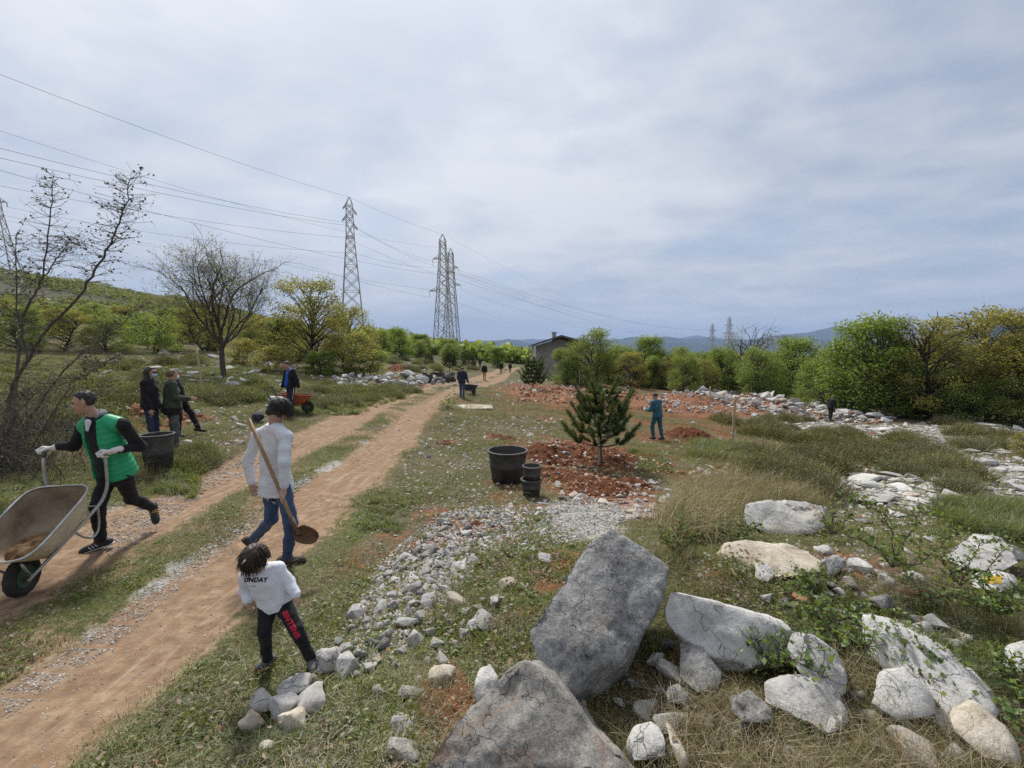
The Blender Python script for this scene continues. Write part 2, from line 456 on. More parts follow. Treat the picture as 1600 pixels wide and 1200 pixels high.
def ground_mat():
    m, N, L, b = new_mat('earth')
    geo = N.new('ShaderNodeNewGeometry').outputs['Position']
    a = N.new('ShaderNodeAttribute'); a.attribute_name = 'zone'
    sp = N.new('ShaderNodeSeparateColor'); L.new(a.outputs['Color'], sp.inputs[0])
    road, red, pale = sp.outputs[0], sp.outputs[1], sp.outputs[2]
    a2 = N.new('ShaderNodeAttribute'); a2.attribute_name = 'turf'
    sp2 = N.new('ShaderNodeSeparateColor'); L.new(a2.outputs['Color'], sp2.inputs[0])
    green, scrub, straw = sp2.outputs
    nf = noise_node(N, L, geo, 38, 5, .65)
    nm = noise_node(N, L, geo, 9, 5, .6)
    nl = noise_node(N, L, geo, 1.6, 5, .6)
    def thr(mask, n, w=.16):
        v = mathn(N, L, 'ADD', mask, mathn(N, L, 'MULTIPLY', mathn(N, L, 'SUBTRACT', n, .5), 1.1))
        r = N.new('ShaderNodeMapRange'); r.interpolation_type = 'SMOOTHSTEP'
        r.inputs['From Min'].default_value = .5 - w; r.inputs['From Max'].default_value = .5 + w
        L.new(v, r.inputs['Value']); return r.outputs[0]
    # turf litter: straw, thatch and moss between the blades
    dry = ramp_node(N, L, nf, [(.3, (.052, .041, .024)), (.5, (.115, .092, .053)), (.7, (.225, .185, .115))])
    grn = ramp_node(N, L, nf, [(.3, (.040, .050, .018)), (.52, (.095, .105, .036)), (.75, (.17, .17, .07))])
    turf = mixc(N, L, thr(green, nm, .3), dry, grn)
    # bare road earth
    road_c = ramp_node(N, L, nm, [(.28, (.165, .108, .066)), (.5, (.265, .18, .114)), (.72, (.385, .28, .187))])
    road_c = mixc(N, L, ramp_node(N, L, nl, [(.45, (0, 0, 0)), (.62, (.55, .55, .55))]), road_c, (.25, .15, .088))
    mp = N.new('ShaderNodeMapping'); mp.inputs['Scale'].default_value = (7.0, .45, 1); L.new(geo, mp.inputs[0])
    trk = noise_node(N, L, mp.outputs[0], 1.6, 5, .6, .15)                     # tyre worn streaks run along the track
    road_c = mixc(N, L, ramp_node(N, L, trk, [(.52, (0, 0, 0)), (.66, (.55, .55, .55))]), road_c, (.20, .125, .075))
    road_c = mixc(N, L, ramp_node(N, L, trk, [(.30, (.5, .5, .5)), (.42, (0, 0, 0))]), road_c, (.42, .32, .225))
    grit = N.new('ShaderNodeTexVoronoi'); grit.inputs['Scale'].default_value = 42; L.new(geo, grit.inputs['Vector'])
    gm = mathn(N, L, 'MULTIPLY', ramp_node(N, L, grit.outputs['Distance'], [(.16, (1, 1, 1)), (.24, (0, 0, 0))]), ramp_node(N, L, nl, [(.42, (0, 0, 0)), (.58, (.8, .8, .8))]))
    road_c = mixc(N, L, gm, road_c, (.40, .36, .31))
    # terra rossa
    red_c = ramp_node(N, L, nm, [(.3, (.075, .028, .014)), (.5, (.16, .066, .033)), (.7, (.27, .135, .075))])
    # limestone chips and rock
    vor = N.new('ShaderNodeTexVoronoi'); vor.inputs['Scale'].default_value = 17; L.new(geo, vor.inputs['Vector'])
    pale_c = ramp_node(N, L, nm, [(.3, (.20, .19, .17)), (.5, (.36, .345, .32)), (.75, (.50, .48, .45))])
    col = mixc(N, L, thr(scrub, nm, .2), turf, ramp_node(N, L, nf, [(.3, (.035, .038, .022)), (.7, (.12, .115, .07))]))
    col = mixc(N, L, thr(red, nm, .2), col, red_c)
    col = mixc(N, L, thr(road, nm, .22), col, road_c)
    col = mixc(N, L, mathn(N, L, 'MULTIPLY', thr(pale, nf, .12), .8), col, pale_c)
    # scattered pebbles everywhere
    peb = ramp_node(N, L, vor.outputs['Distance'], [(.11, (1, 1, 1)), (.17, (0, 0, 0))])
    pr = mathn(N, L, 'MULTIPLY', peb, mathn(N, L, 'GREATER_THAN', nl, .55))
    col = mixc(N, L, mathn(N, L, 'MULTIPLY', pr, .7), col, (.36, .32, .27))
    L.new(col, b.inputs['Base Color'])
    b.inputs['Roughness'].default_value = .95; b.inputs['Specular IOR Level'].default_value = .12
    h = mathn(N, L, 'ADD', mathn(N, L, 'MULTIPLY', nf, .5), nm)
    h = mathn(N, L, 'ADD', h, mathn(N, L, 'MULTIPLY', pr, .4)); h = mathn(N, L, 'ADD', h, mathn(N, L, 'MULTIPLY', mathn(N, L, 'MULTIPLY', trk, road), .9)); h = mathn(N, L, 'ADD', h, mathn(N, L, 'MULTIPLY', mathn(N, L, 'MULTIPLY', gm, road), .35))
    bump(N, L, b, h, .7, .035)
    return m
M_GROUND = ground_mat()
def build_ground():
    # rings round the viewpoint, finer in the half the photograph can see
    rad = np.r_[0, np.geomspace(.7, 60, 250), np.geomspace(61.7, 12000, 110)]
    a_f = np.linspace(-66, 66, 420); a_b = np.linspace(66, 294, 60)[1:-1]
    ang = np.radians(np.r_[a_f, a_b])
    nr, na = len(rad), len(ang)
    X = rad[:, None] * np.sin(ang)[None]; Y = rad[:, None] * np.cos(ang)[None]
    Z = H(X, Y)
    V = np.stack([X, Y, Z], -1).reshape(-1, 3)
    i = np.arange(nr - 1)[:, None] * na; k = np.arange(na)[None]; k2 = (k + 1) % na
    F = np.stack([i + k, i + na + k, i + na + k2, i + k2], -1).reshape(-1, 4)
    r, s, d, red, stony, green = masks(X, Y)
    dist = np.hypot(X, Y)
    scrub = np.clip(sstep(40, 110, dist) * .55 + sstep(80, 130, dist) * .4 * (X < -25) + .35 * fbm2(X, Y, .15, 3, 31.) * sstep(10, 30, dist), 0, 1) * (1 - r)
    straw = zmask(Z_DRY, X, Y)
    rs = np.maximum(r, np.clip(.50 + .7 * fbm2(X, Y, 1.6, 4, 81.), 0, .85) * np.exp(-(d / 1.75) ** 8) * (Y < 100) * (Y > -19))
    z1 = np.stack([rs.ravel(), red.ravel(), stony.ravel()], -1)
    z2 = np.stack([green.ravel(), scrub.ravel(), straw.ravel()], -1)
    fc = F.mean(1).astype(int)
    cx = V[F].mean(1)
    dd = np.abs(road_masks(cx[:, 0], cx[:, 1])[2])
    isroad = (dd < 1.62) & (cx[:, 1] < 112) & (cx[:, 1] > -19)
    hill = (np.hypot(cx[:, 0], cx[:, 1]) > 105) & (cx[:, 0] < -45)
    for name, sel in (('dirt_road', isroad), ('hillside', hill & ~isroad), ('ground', ~isroad & ~hill)):
        f = F[sel]; used = np.unique(f); remap = np.zeros(len(V), int); remap[used] = np.arange(len(used))
        me = mesh(name, V[used], remap[f], M_GROUND)
        vcol(me, 'zone', z1[used]); vcol(me, 'turf', z2[used])
        o = link(name, me); tag(o, kind='structure')
build_ground()

# ------------------------------------------------------------------ mountains
def build_mountains():
    mt = simple('forest_slope', (.030, .042, .032), (.065, .075, .055), scale=.004, rough=1, detail=8, spec=0)
    ridges = [  # distance, [(px, py)]
     (8200, [(560,541),(640,534),(700,531),(745,532),(775,531),(795,528),(812,532),(838,538),(900,534),(950,531),(985,525),(1010,528),(1040,524),(1070,529),(1120,527),(1180,530),(1215,522),(1250,519),(1275,515),(1305,507),(1330,512),(1352,511),(1375,511),(1397,506),(1422,516),(1480,521),(1560,528),(1660,534),(1800,540)]),
     (6600, [(900,545),(960,538),(1040,534),(1100,537),(1150,534),(1190,526),(1230,521),(1265,525),(1300,530),(1330,534),(1400,532),(1450,536),(1560,540),(1700,545)]),
     (12500, [(400,538),(520,533),(640,529),(720,533),(790,530),(900,527),(1000,533),(1090,523),(1120,530),(1300,535),(1600,536)]),
     (1900, [(1380,548),(1440,530),(1500,512),(1560,499),(1610,495),(1700,486),(1850,492),(2100,500)])]
    for D, prof in ridges:
        px = np.array([p[0] for p in prof], float); py = np.array([p[1] for p in prof], float)
        xs = np.linspace(px[0], px[-1], 260)
        pyv = np.interp(xs, px, py)
        n = 26; depth = D * .22
        V = []
        for j in range(n):
            u = j / (n - 1) * 2 - 1                      # -1 near foot .. 0 crest .. 1 far foot
            for q, (x_, y_) in enumerate(zip(xs, pyv)):
                top = P(x_, y_, D)
                Y = D + u * depth; X = top[0] + 0 * u
                hh = max(top[2] + 70, 5)
                prof_ = (1 - abs(u)) ** 1.15
                nz = fbm(np.array([X / (D * .035), Y / (D * .05), 3.3]), 4)
                nz2 = fbm(np.array([X / (D * .012), .1, 7.7]), 3)
                V.append((X, Y, -75 + hh * prof_ * (1 + .28 * nz * abs(u) * 2 * (1 - abs(u))) + hh * .02 * nz2 * (1 - abs(u))))
        m = len(xs)
        F = [(j * m + k, j * m + k + 1, (j + 1) * m + k + 1, (j + 1) * m + k) for j in range(n - 1) for k in range(m - 1)]
        o = link('mountain_ridge', mesh('mountain_ridge', V, np.array(F), mt)); tag(o, kind='structure')
build_mountains()
# ================================================================== ROCK
def rock_mat(name, dark, mid, light, stain=(.36, .20, .09), stain_amt=.35, lichen=.25, scale=1.0, relief=.012):
    m, N, L, b = new_mat(name)
    tc = N.new('ShaderNodeTexCoord').outputs['Object']
    oi = N.new('ShaderNodeObjectInfo')
    add = N.new('ShaderNodeVectorMath'); add.operation = 'ADD'
    cmb = N.new('ShaderNodeCombineXYZ')
    rr = mathn(N, L, 'MULTIPLY', oi.outputs['Random'], 37.0)
    for i in range(3): L.new(rr, cmb.inputs[i])
    L.new(tc, add.inputs[0]); L.new(cmb.outputs[0], add.inputs[1])
    v = add.outputs[0]
    n1 = noise_node(N, L, v, 3.2 * scale, 8, .68, .3)
    n2 = noise_node(N, L, v, 17 * scale, 6, .7, .2)
    n3 = noise_node(N, L, v, 1.3 * scale, 4, .6, .6)
    n4 = noise_node(N, L, v, 62 * scale, 5, .7, .1)
    vc = N.new('ShaderNodeTexVoronoi'); vc.feature = 'DISTANCE_TO_EDGE'; vc.inputs['Scale'].default_value = 3.1 * scale
    wv = N.new('ShaderNodeVectorMath'); wv.operation = 'ADD'; ns = N.new('ShaderNodeTexNoise'); ns.inputs['Scale'].default_value = 5 * scale; ns.inputs['Detail'].default_value = 5; L.new(v, ns.inputs['Vector']); sc_ = N.new('ShaderNodeVectorMath'); sc_.operation = 'SCALE'; sc_.inputs['Scale'].default_value = .42 / scale; L.new(ns.outputs['Color'], sc_.inputs[0]); L.new(v, wv.inputs[0]); L.new(sc_.outputs[0], wv.inputs[1]); L.new(wv.outputs[0], vc.inputs['Vector'])
    crack = mathn(N, L, 'MULTIPLY', ramp_node(N, L, vc.outputs['Distance'], [(.0, (1, 1, 1)), (.010, (0, 0, 0))]), ramp_node(N, L, n3, [(.50, (0, 0, 0)), (.62, (1, 1, 1))]))
    s = mathn(N, L, 'ADD', mathn(N, L, 'ADD', mathn(N, L, 'MULTIPLY', n1, .42), mathn(N, L, 'MULTIPLY', n2, .33)), mathn(N, L, 'MULTIPLY', n4, .25))
    c = ramp_node(N, L, s, [(.38, dark), (.5, mid), (.61, light)])
    st = ramp_node(N, L, n3, [(.60, (0, 0, 0)), (.72, (stain_amt,) * 3)])
    c = mixc(N, L, st, c, stain)
    vor = N.new('ShaderNodeTexVoronoi'); vor.inputs['Scale'].default_value = 24 * scale; L.new(v, vor.inputs['Vector'])
    lm = mathn(N, L, 'MULTIPLY', ramp_node(N, L, n2, [(.58, (0, 0, 0)), (.63, (1, 1, 1))]), lichen)
    c = mixc(N, L, lm, c, tuple(x * .45 for x in dark))
    c = mixc(N, L, mathn(N, L, 'MULTIPLY', crack, .4), c, (.05, .045, .04))
    c = mixc(N, L, 1.0, c, oi.outputs['Color'], 'MULTIPLY')
    L.new(c, b.inputs['Base Color'])
    b.inputs['Roughness'].default_value = .92; b.inputs['Specular IOR Level'].default_value = .2
    h = mathn(N, L, 'SUBTRACT', mathn(N, L, 'ADD', mathn(N, L, 'ADD', n1, mathn(N, L, 'MULTIPLY', n2, .6)), mathn(N, L, 'MULTIPLY', n4, .25)), mathn(N, L, 'MULTIPLY', crack, .8))
    bump(N, L, b, h, 1.0, relief * 1.6)
    return m
M_LIME = rock_mat('limestone', (.25, .24, .225), (.42, .405, .38), (.58, .56, .525))
M_GREYROCK = rock_mat('weathered_limestone', (.065, .064, .063), (.245, .24, .232), (.52, .51, .49), lichen=.5, stain_amt=.15, scale=1.6)
M_BROWNROCK = rock_mat('clay_stained_limestone', (.095, .09, .082), (.25, .235, .212), (.45, .43, .40), stain=(.28, .13, .06), stain_amt=.6, lichen=.4, scale=1.5)
M_CREAM = rock_mat('cream_limestone', (.30, .24, .17), (.48, .42, .33), (.60, .56, .49), stain=(.50, .27, .10), stain_amt=.75, lichen=.12)
M_PALE = rock_mat('pale_limestone', (.33, .32, .30), (.50, .485, .46), (.64, .62, .59), lichen=.18, stain_amt=.25)
M_REDSTONE = rock_mat('clay_coated_stone', (.16, .07, .035), (.34, .175, .095), (.50, .33, .22), lichen=.1, stain=(.22, .07, .03), stain_amt=.7)

def hull_verts(pts):
    bm = bmesh.new()
    for p in pts: bm.verts.new(p)
    r = bmesh.ops.convex_hull(bm, input=bm.verts)
    bmesh.ops.delete(bm, geom=[v for v in bm.verts if not v.link_faces], context='VERTS')
    return bm
def rock_mesh(name, pts, mat, res=.03, amp=.012, warp=.03, seed=0, smooth=1, chip=None):
    chip = warp * .22 if chip is None else chip
    """a broken block: hull of its corner points, finely divided, edges worn and faces roughened"""
    pts = np.asarray(pts, float)
    bm = hull_verts(pts)
    bmesh.ops.triangulate(bm, faces=bm.faces[:])
    for it in range(7):
        long_e = [e for e in bm.edges if e.calc_length() > res * 1.6]
        if not long_e: break
        bmesh.ops.subdivide_edges(bm, edges=long_e, cuts=1, use_grid_fill=False)
        bmesh.ops.triangulate(bm, faces=[f for f in bm.faces if len(f.verts) > 3])
        if len(bm.verts) > 14000: break
    for _ in range(smooth):
        bmesh.ops.smooth_vert(bm, verts=bm.verts[:], factor=.5, use_axis_x=True, use_axis_y=True, use_axis_z=True)
    bm.normal_update()
    V = np.array([v.co[:] for v in bm.verts]); Nn = np.array([v.normal[:] for v in bm.verts])
    q = V + seed * 3.7
    ridg = 1 - np.abs(fbm(q * 2.6 + 5, 3))                         # ledges and worn hollows
    d = warp * fbm(q * 1.7, 3) + amp * fbm(q * 7, 4) - warp * .5 * np.clip(ridg - .75, 0, 1) * 2 + amp * .5 * vnoise(q * 34)
    rg = np.random.default_rng(900 + seed); ext = V.max(0) - V.min(0)
    sd = rg.uniform(V.min(0), V.max(0), (max(int(18), 18), 3)); wv = V + .12 * ext * np.stack([fbm(q * 3 + 9, 3), fbm(q * 3 + 19, 3), fbm(q * 3 + 29, 3)], -1)
    cell = ((wv[:, None] - sd[None]) ** 2).sum(-1).argmin(1)          # broken facets, each a little proud or sunk and tilted
    off = rg.normal(0, 1, len(sd)) * chip; tl = rg.normal(0, 1, (len(sd), 3)) * chip * 1.6 / ext.mean()
    d = d + off[cell] + (tl[cell] * (V - sd[cell])).sum(1) * 2
    V = V + Nn * d[:, None]
    for v, c in zip(bm.verts, V): v.co = c
    me = bpy.data.meshes.new(name); bm.to_mesh(me); bm.free()
    me.polygons.foreach_set('use_smooth', np.ones(len(me.polygons), bool))
    me.materials.append(mat)
    autosmooth(me, 42)
    return me
def rock(name, label, cat, pts, mat, group=None, parts=None, **kw):
    pts = np.asarray(pts, float)
    base = np.array([pts[:, 0].mean(), pts[:, 1].mean(), pts[:, 2].min()])
    o = link(name, rock_mesh(name, pts - base, mat, **kw), loc=base)
    tag(o, label, cat, group)
    return o
def outline_rock(outline, back, deepen=None):
    """corner points seen in the photo at given depths + the far side of the block"""
    pts = [P(x, y, d) for x, y, d in outline]
    return np.array(pts + [np.array(b, float) for b in back])

def big_rocks():
    # the tilted grey block
    f = [(955,822,2.92),(1030,877,2.78),(1047,884,2.76),(1037,935,2.62),(1006,994,2.44),(972,1020,2.36),(932,1019,2.32),(905,1055,2.26),(878,1084,2.22),(836,1035,2.32),(826,988,2.42),(870,925,2.62),(918,850,2.84)]
    lo = [(938,1114,2.50),(968,1076,2.56),(996,1018,2.62)]
    p = [P(*q) for q in f + lo]
    b = [P(956,840,3.2), P(1022,900,3.1), P(1008,945,3.0), P(862,985,2.75), P(962,1050,2.78), P(915,1075,2.72), P(925,880,3.1)]
    rock('boulder', 'big tilted grey limestone block leaning on a brown boulder in the foreground', 'boulder', p + b, M_GREYROCK, res=.02, amp=.010, warp=.012, seed=1, smooth=1, chip=.0035)
    def near(pts, k): o_ = np.array([0, 0, CAMZ]); return [o_ + (np.asarray(q) - o_) * k for q in pts]
    # the brown one under it
    p = [P(815,1028,2.30), P(870,1085,2.2), P(905,1110,2.16), P(945,1190,2.0), P(985,1260,1.95), P(775,1080,2.25), P(790,1045,2.28), P(735,1110,2.12), P(690,1150,2.03), P(672,1195,1.96), P(640,1230,1.9), P(655,1300,1.9), P(800,1360,1.8), P(1000,1215,1.98), P(880,1190,1.93), P(960,1300,1.9),
         P(850,1040,2.5), P(930,1120,2.45), P(720,1130,2.35), P(990,1250,2.3)]
    rock('boulder', 'broad brown stained boulder beneath the tilted grey block at the bottom edge', 'boulder', near(p, .945), M_BROWNROCK, res=.02, amp=.014, warp=.03, seed=2, smooth=1)
    # long whitish slab right of the tilted block, broken in lobes
    p = [P(1042,918,2.74), P(1085,938,2.74), P(1130,950,2.72), P(1180,957,2.66), P(1215,963,2.62), P(1240,985,2.55), P(1035,960,2.66), P(1055,990,2.6), P(1110,1030,2.5), P(1180,1040,2.48), P(1225,1020,2.5),
         P(1070,930,3.0), P(1150,960,2.95), P(1235,975,2.85), P(1100,1060,2.75), P(1200,1060,2.75)]
    rock('boulder', 'long smooth grey slab sloping away right of the tilted block', 'boulder', near(p, 0.97), M_PALE, res=.029, amp=.006, warp=.022, seed=3, smooth=2)
    p = [P(1232,985,2.6), P(1270,980,2.58), P(1305,1005,2.5), P(1330,1050,2.4), P(1328,1085,2.33), P(1225,1020,2.5), P(1250,1060,2.38), P(1300,1100,2.28), P(1260,1000,2.85), P(1325,1040,2.75), P(1290,1110,2.6)]
    rock('boulder', 'rounded light grey boulder below the bramble, at the end of the smooth grey slab', 'boulder', near(p, 0.93), M_LIME, res=.029, amp=.006, warp=.02, seed=4, smooth=2)
    p = [P(1188,1062,2.38), P(1240,1050,2.36), P(1290,1060,2.3), P(1325,1105,2.2), P(1330,1135,2.14), P(1190,1095,2.3), P(1245,1125,2.15), P(1300,1150,2.08), P(1230,1060,2.65), P(1320,1110,2.5), P(1270,1150,2.35)]
    rock('boulder', 'light grey wedge shaped boulder in dry grass under the rounded one', 'boulder', near(p, 0.945), M_LIME, res=.029, amp=.006, warp=.02, seed=5, smooth=2)
    # long white ridge
    p = [P(1345,958,2.75), P(1395,972,2.68), P(1440,995,2.56), P(1490,1035,2.42), P(1530,1080,2.28), P(1555,1120,2.17), P(1348,1012,2.6), P(1400,1052,2.44), P(1442,1112,2.26), P(1482,1150,2.14), P(1400,965,3.0), P(1480,1010,2.75), P(1550,1080,2.5), P(1440,1060,2.75)]
    rock('boulder', 'long white limestone ridge under the bramble at the right', 'boulder', near(p, 0.965), M_PALE, res=.029, amp=.008, warp=.02, seed=6, smooth=2)
    p = [P(1372,1045,2.42), P(1410,1040,2.40), P(1450,1085,2.28), P(1455,1120,2.2), P(1360,1100,2.28), P(1400,1125,2.2), P(1420,1050,2.7), P(1465,1110,2.5), P(1380,1120,2.5)]
    rock('boulder', 'small pale boulder in shade below the middle of the white ridge', 'boulder', near(p, 0.945), M_PALE, res=.029, amp=.006, warp=.018, seed=7, smooth=2)
    p = [P(1478,1108,2.2), P(1520,1095,2.18), P(1560,1120,2.12), P(1590,1170,2.0), P(1588,1192,1.95), P(1490,1140,2.1), P(1540,1185,1.98), P(1530,1110,2.45), P(1590,1160,2.3), P(1545,1200,2.2)]
    rock('boulder', 'white boulder with an orange stain at the lower right corner', 'boulder', near(p, 0.95), M_CREAM, res=.029, amp=.008, warp=.02, seed=8, smooth=2)
    # blocks in the gap
    p = [P(1062,1000,2.6), P(1090,995,2.58), P(1105,1015,2.5), P(1130,1050,2.4), P(1128,1075,2.34), P(1060,1060,2.38), P(1090,1085,2.3), P(1080,1000,2.8), P(1130,1060,2.65), P(1070,1080,2.6)]
    rock('boulder', 'dark grey block standing in the gap under the smooth slab', 'boulder', near(p, 0.98), M_GREYROCK, res=.026, amp=.007, warp=.016, seed=9)
    p = [P(1042,1072,2.32), P(1060,1066,2.3), P(1078,1085,2.25), P(1070,1105,2.2), P(1040,1095,2.22), P(1060,1075,2.45), P(1075,1105,2.35)]
    rock('boulder', 'small grey block at the foot of the dark block', 'boulder', p, M_GREYROCK, res=.02, amp=.006, warp=.012, seed=10)
    p = [P(985,1130,2.18), P(1015,1122,2.16), P(1035,1140,2.1), P(1045,1185,2.0), P(990,1190,1.98), P(975,1160,2.05), P(1020,1130,2.35), P(1045,1190,2.2), P(985,1195,2.2)]
    rock('boulder', 'pale upright block in dry grass right of the brown boulder', 'boulder', near(p, 0.955), M_PALE, res=.026, amp=.008, warp=.016, seed=11)
    p = [P(1037,1128,2.16), P(1052,1135,2.14), P(1075,1185,2.0), P(1068,1215,1.96), P(1045,1160,2.05), P(1040,1120,2.3), P(1080,1200,2.15)]
    rock('boulder', 'narrow cream stone splinter beside the pale upright block', 'boulder', near(p, 0.95), M_CREAM, res=.026, amp=.006, warp=.01, seed=12)
    p = [P(748,1045,2.42), P(765,1036,2.42), P(778,1060,2.35), P(776,1100,2.26), P(744,1095,2.26), P(740,1070,2.3), P(768,1050,2.56), P(778,1100,2.42), P(745,1100,2.4)]
    rock('boulder', 'white standing stone beside the brown boulder', 'boulder', p, M_PALE, res=.02, amp=.008, warp=.012, seed=13)
    p = [P(1143,1085,2.25), P(1170,1075,2.24), P(1205,1105,2.16), P(1210,1130,2.1), P(1160,1130,2.1), P(1140,1110,2.15), P(1180,1090,2.4), P(1205,1135,2.3)]
    rock('boulder', 'brownish grey stone half hidden in dry grass left of the wedge boulder', 'boulder', near(p, 0.95), M_BROWNROCK, res=.026, amp=.008, warp=.016, seed=14)
    p = [P(1197,1160,2.05), P(1230,1158,2.04), P(1275,1180,1.97), P(1285,1215,1.9), P(1200,1230,1.88), P(1240,1165,2.25), P(1280,1210,2.15), P(1205,1230,2.1)]
    rock('boulder', 'grey angular block cut by the bottom edge of the picture', 'boulder', near(p, 0.955), M_LIME, res=.026, amp=.007, warp=.016, seed=15)
    # mid right
    p = [P(1165,788,4.75), P(1205,780,4.85), P(1262,784,4.9), P(1292,793,4.85), P(1290,815,4.62), P(1280,832,4.5), P(1215,838,4.42), P(1160,818,4.5), P(1230,785,5.4), P(1290,800,5.3), P(1175,815,5.0)]
    rock('boulder', 'flat topped pale boulder behind the dry grass', 'boulder', p, M_LIME, res=.035, amp=.012, warp=.03, seed=16)
    p = [P(1105,868,3.6), P(1130,850,3.75), P(1165,845,3.8), P(1215,850,3.78), P(1262,862,3.68), P(1290,880,3.55), P(1278,893,3.42), P(1230,905,3.32), P(1180,900,3.35), P(1120,880,3.48), P(1170,850,4.1), P(1275,875,3.95), P(1200,905,3.6)]
    rock('boulder', 'flat cream boulder with orange stains, small stones lying on it', 'boulder', p, M_CREAM, res=.032, amp=.012, warp=.03, seed=17)
    p = [P(1178,880,3.4), P(1198,878,3.4), P(1210,895,3.32), P(1200,910,3.25), P(1178,905,3.27), P(1190,882,3.55), P(1208,905,3.45)]
    rock('boulder', 'white rounded stone tucked against the front of the cream boulder', 'boulder', p, M_PALE, res=.029, amp=.006, warp=.014, seed=18)
    p = [P(1488,850,3.95), P(1520,833,4.1), P(1560,838,4.05), P(1588,855,3.9), P(1595,880,3.72), P(1560,895,3.6), P(1500,885,3.66), P(1475,870,3.8), P(1530,840,4.5), P(1600,870,4.3), P(1500,890,4.0)]
    rock('boulder', 'grey flat boulder at the right edge behind brambles', 'boulder', p, M_LIME, res=.03, amp=.012, warp=.03, seed=19)
    pb = [P(1518,898,3.58), P(1545,893,3.58), P(1580,896,3.52), P(1592,915,3.42), P(1560,925,3.36), P(1520,918,3.42), P(1550,896,3.8), P(1595,915,3.7), P(1525,920,3.7)]
    o = rock('boulder', 'pale stone with a yellow painted mark at the right edge', 'boulder', pb, M_PALE, res=.029, amp=.008, warp=.014, seed=20)
    deps = BVHTree.FromPolygons([o.matrix_basis @ v.co for v in o.data.vertices], [p_.vertices[:] for p_ in o.data.polygons])
    V = []; F = []; ok_ = []; gx, gy = 12, 6
    for j in range(gy):
        for i in range(gx):
            px = 1538 + 27 * i / (gx - 1) + 2 * math.sin(j * 2.1); py = 899 + 13 * j / (gy - 1) + 1.6 * math.sin(i * 1.3)
            h = deps.ray_cast(Vector((0, 0, CAMZ)), Vector(ray(px, py)).normalized())
            c = h[0] + h[1] * .004 if h[0] is not None else Vector(P(px, py, 3.5))
            V.append(c - o.location); ok_.append(h[0] is not None)
    F = [(j * gx + i, j * gx + i + 1, (j + 1) * gx + i + 1, (j + 1) * gx + i) for j in range(gy - 1) for i in range(gx - 1)]
    F = [q for q in F if all(ok_[v] for v in q)]
    link('paint_mark', mesh('paint_mark', [v[:] for v in V], np.array(F), simple('yellow_paint', (.62, .40, .03), (.50, .33, .05), 30)), o)
    p = [P(1560,1010,2.72), P(1600,1000,2.75), P(1630,1030,2.6), P(1620,1060,2.5), P(1565,1040,2.55), P(1600,1010,3.0), P(1630,1060,2.8)]
    rock('boulder', 'pale round boulder among leaves at the right edge', 'boulder', p, M_PALE, res=.029, amp=.008, warp=.016, seed=21)
    p = [P(708,633,20.2), P(768,633,20.2), P(770,638,19.6), P(712,639,19.5), P(708,634,20.9), P(769,633,20.9), P(770,641,19.7), P(711,641,19.6), P(740,631.5,20.4)]
    rock('slab', 'long white stone slab lying on the grass beside the track', 'stone slab', p, M_CREAM, res=.09, amp=.012, warp=.02, seed=22)
    # named stones round the blocks
    for k, (px, py, w, h, lab, m, tint) in enumerate([
        (1195,855,26,16,'flat grey stone resting on top of the cream boulder', M_GREYROCK, 1.5), (1303,880,34,44,'dark grey leaning slab right of the cream boulder', M_GREYROCK, 1.3),
        (1345,882,44,22,'bluish grey slab in the stones right of the cream boulder', M_GREYROCK, 1.5), (1382,905,26,30,'small bluish slab overhanging the loose stones', M_GREYROCK, 1.4),
        (1426,925,32,28,'bright orange brown rock among the loose stones', M_REDSTONE, 1.0), (1436,905,40,30,'grey slab above the orange brown rock', M_GREYROCK, 1.3),
        (1440,980,34,22,'pale square stone above the white ridge', M_LIME, 1.0), (1488,985,44,20,'long cream stone at the end of the loose stones', M_CREAM, 1.0),
        (1285,858,30,16,'pale stone at the back of the cream boulder', M_LIME, 1.0), (1148,866,20,12,'small pale stone at the left tip of the cream boulder', M_PALE, 1.0),
        (742,975,28,26,'grey stone alone in the grass left of the tilted block', M_GREYROCK, 1.7), (795,908,34,22,'flat orange brown stone in red soil behind the tilted block', M_CREAM, .85),
        (515,1020,46,48,'largest white stone beside the toddler foot', M_LIME, 1.05), (852,870,28,18,'grey white stone at the left of the tilted block top', M_LIME, 1.0),
        (690,1050,44,36,'cream stone with red soil on its right, near the white standing stone', M_CREAM, .9), (630,1170,60,32,'brown and white stone at the bottom edge left of the brown boulder', M_BROWNROCK, 1.3),
        (632,1126,48,24,'flat grey stone in the grass left of the brown boulder', M_LIME, .85), (643,1076,42,18,'flat grey stone below the spill of rubble', M_LIME, .85),
        (592,1076,22,18,'small brown stone in the grass under the spill', M_BROWNROCK, .9), (418,1168,26,34,'small cream stone at the bottom edge beside the track', M_CREAM, .9),
        (343,1138,20,10,'little orange stone alone in the grass beside the track', M_REDSTONE, 1.2), (240,1194,24,12,'brown stone at the bottom edge of the grass verge', M_REDSTONE, .9)]):
        c = G(px, py + h * .35); s = c[1] / FPX
        rg = np.random.default_rng(100 + k)
        a, b_, hh = w * s / 2, w * s * .42, max(h * s * .42, .02)
        pts = []
        for _ in range(16):
            v = rg.normal(size=3); v /= np.abs(v).max() ** .7 * np.linalg.norm(v) ** .3
            pts.append(c + np.array([v[0] * a, v[1] * b_, hh * .55 + v[2] * hh]))
        o = rock('stone', lab, 'stone', pts, m, res=max(.018, w * s / 11), amp=.006, warp=.012, seed=30 + k, smooth=1)
        o.color = (tint, tint, tint, 1)
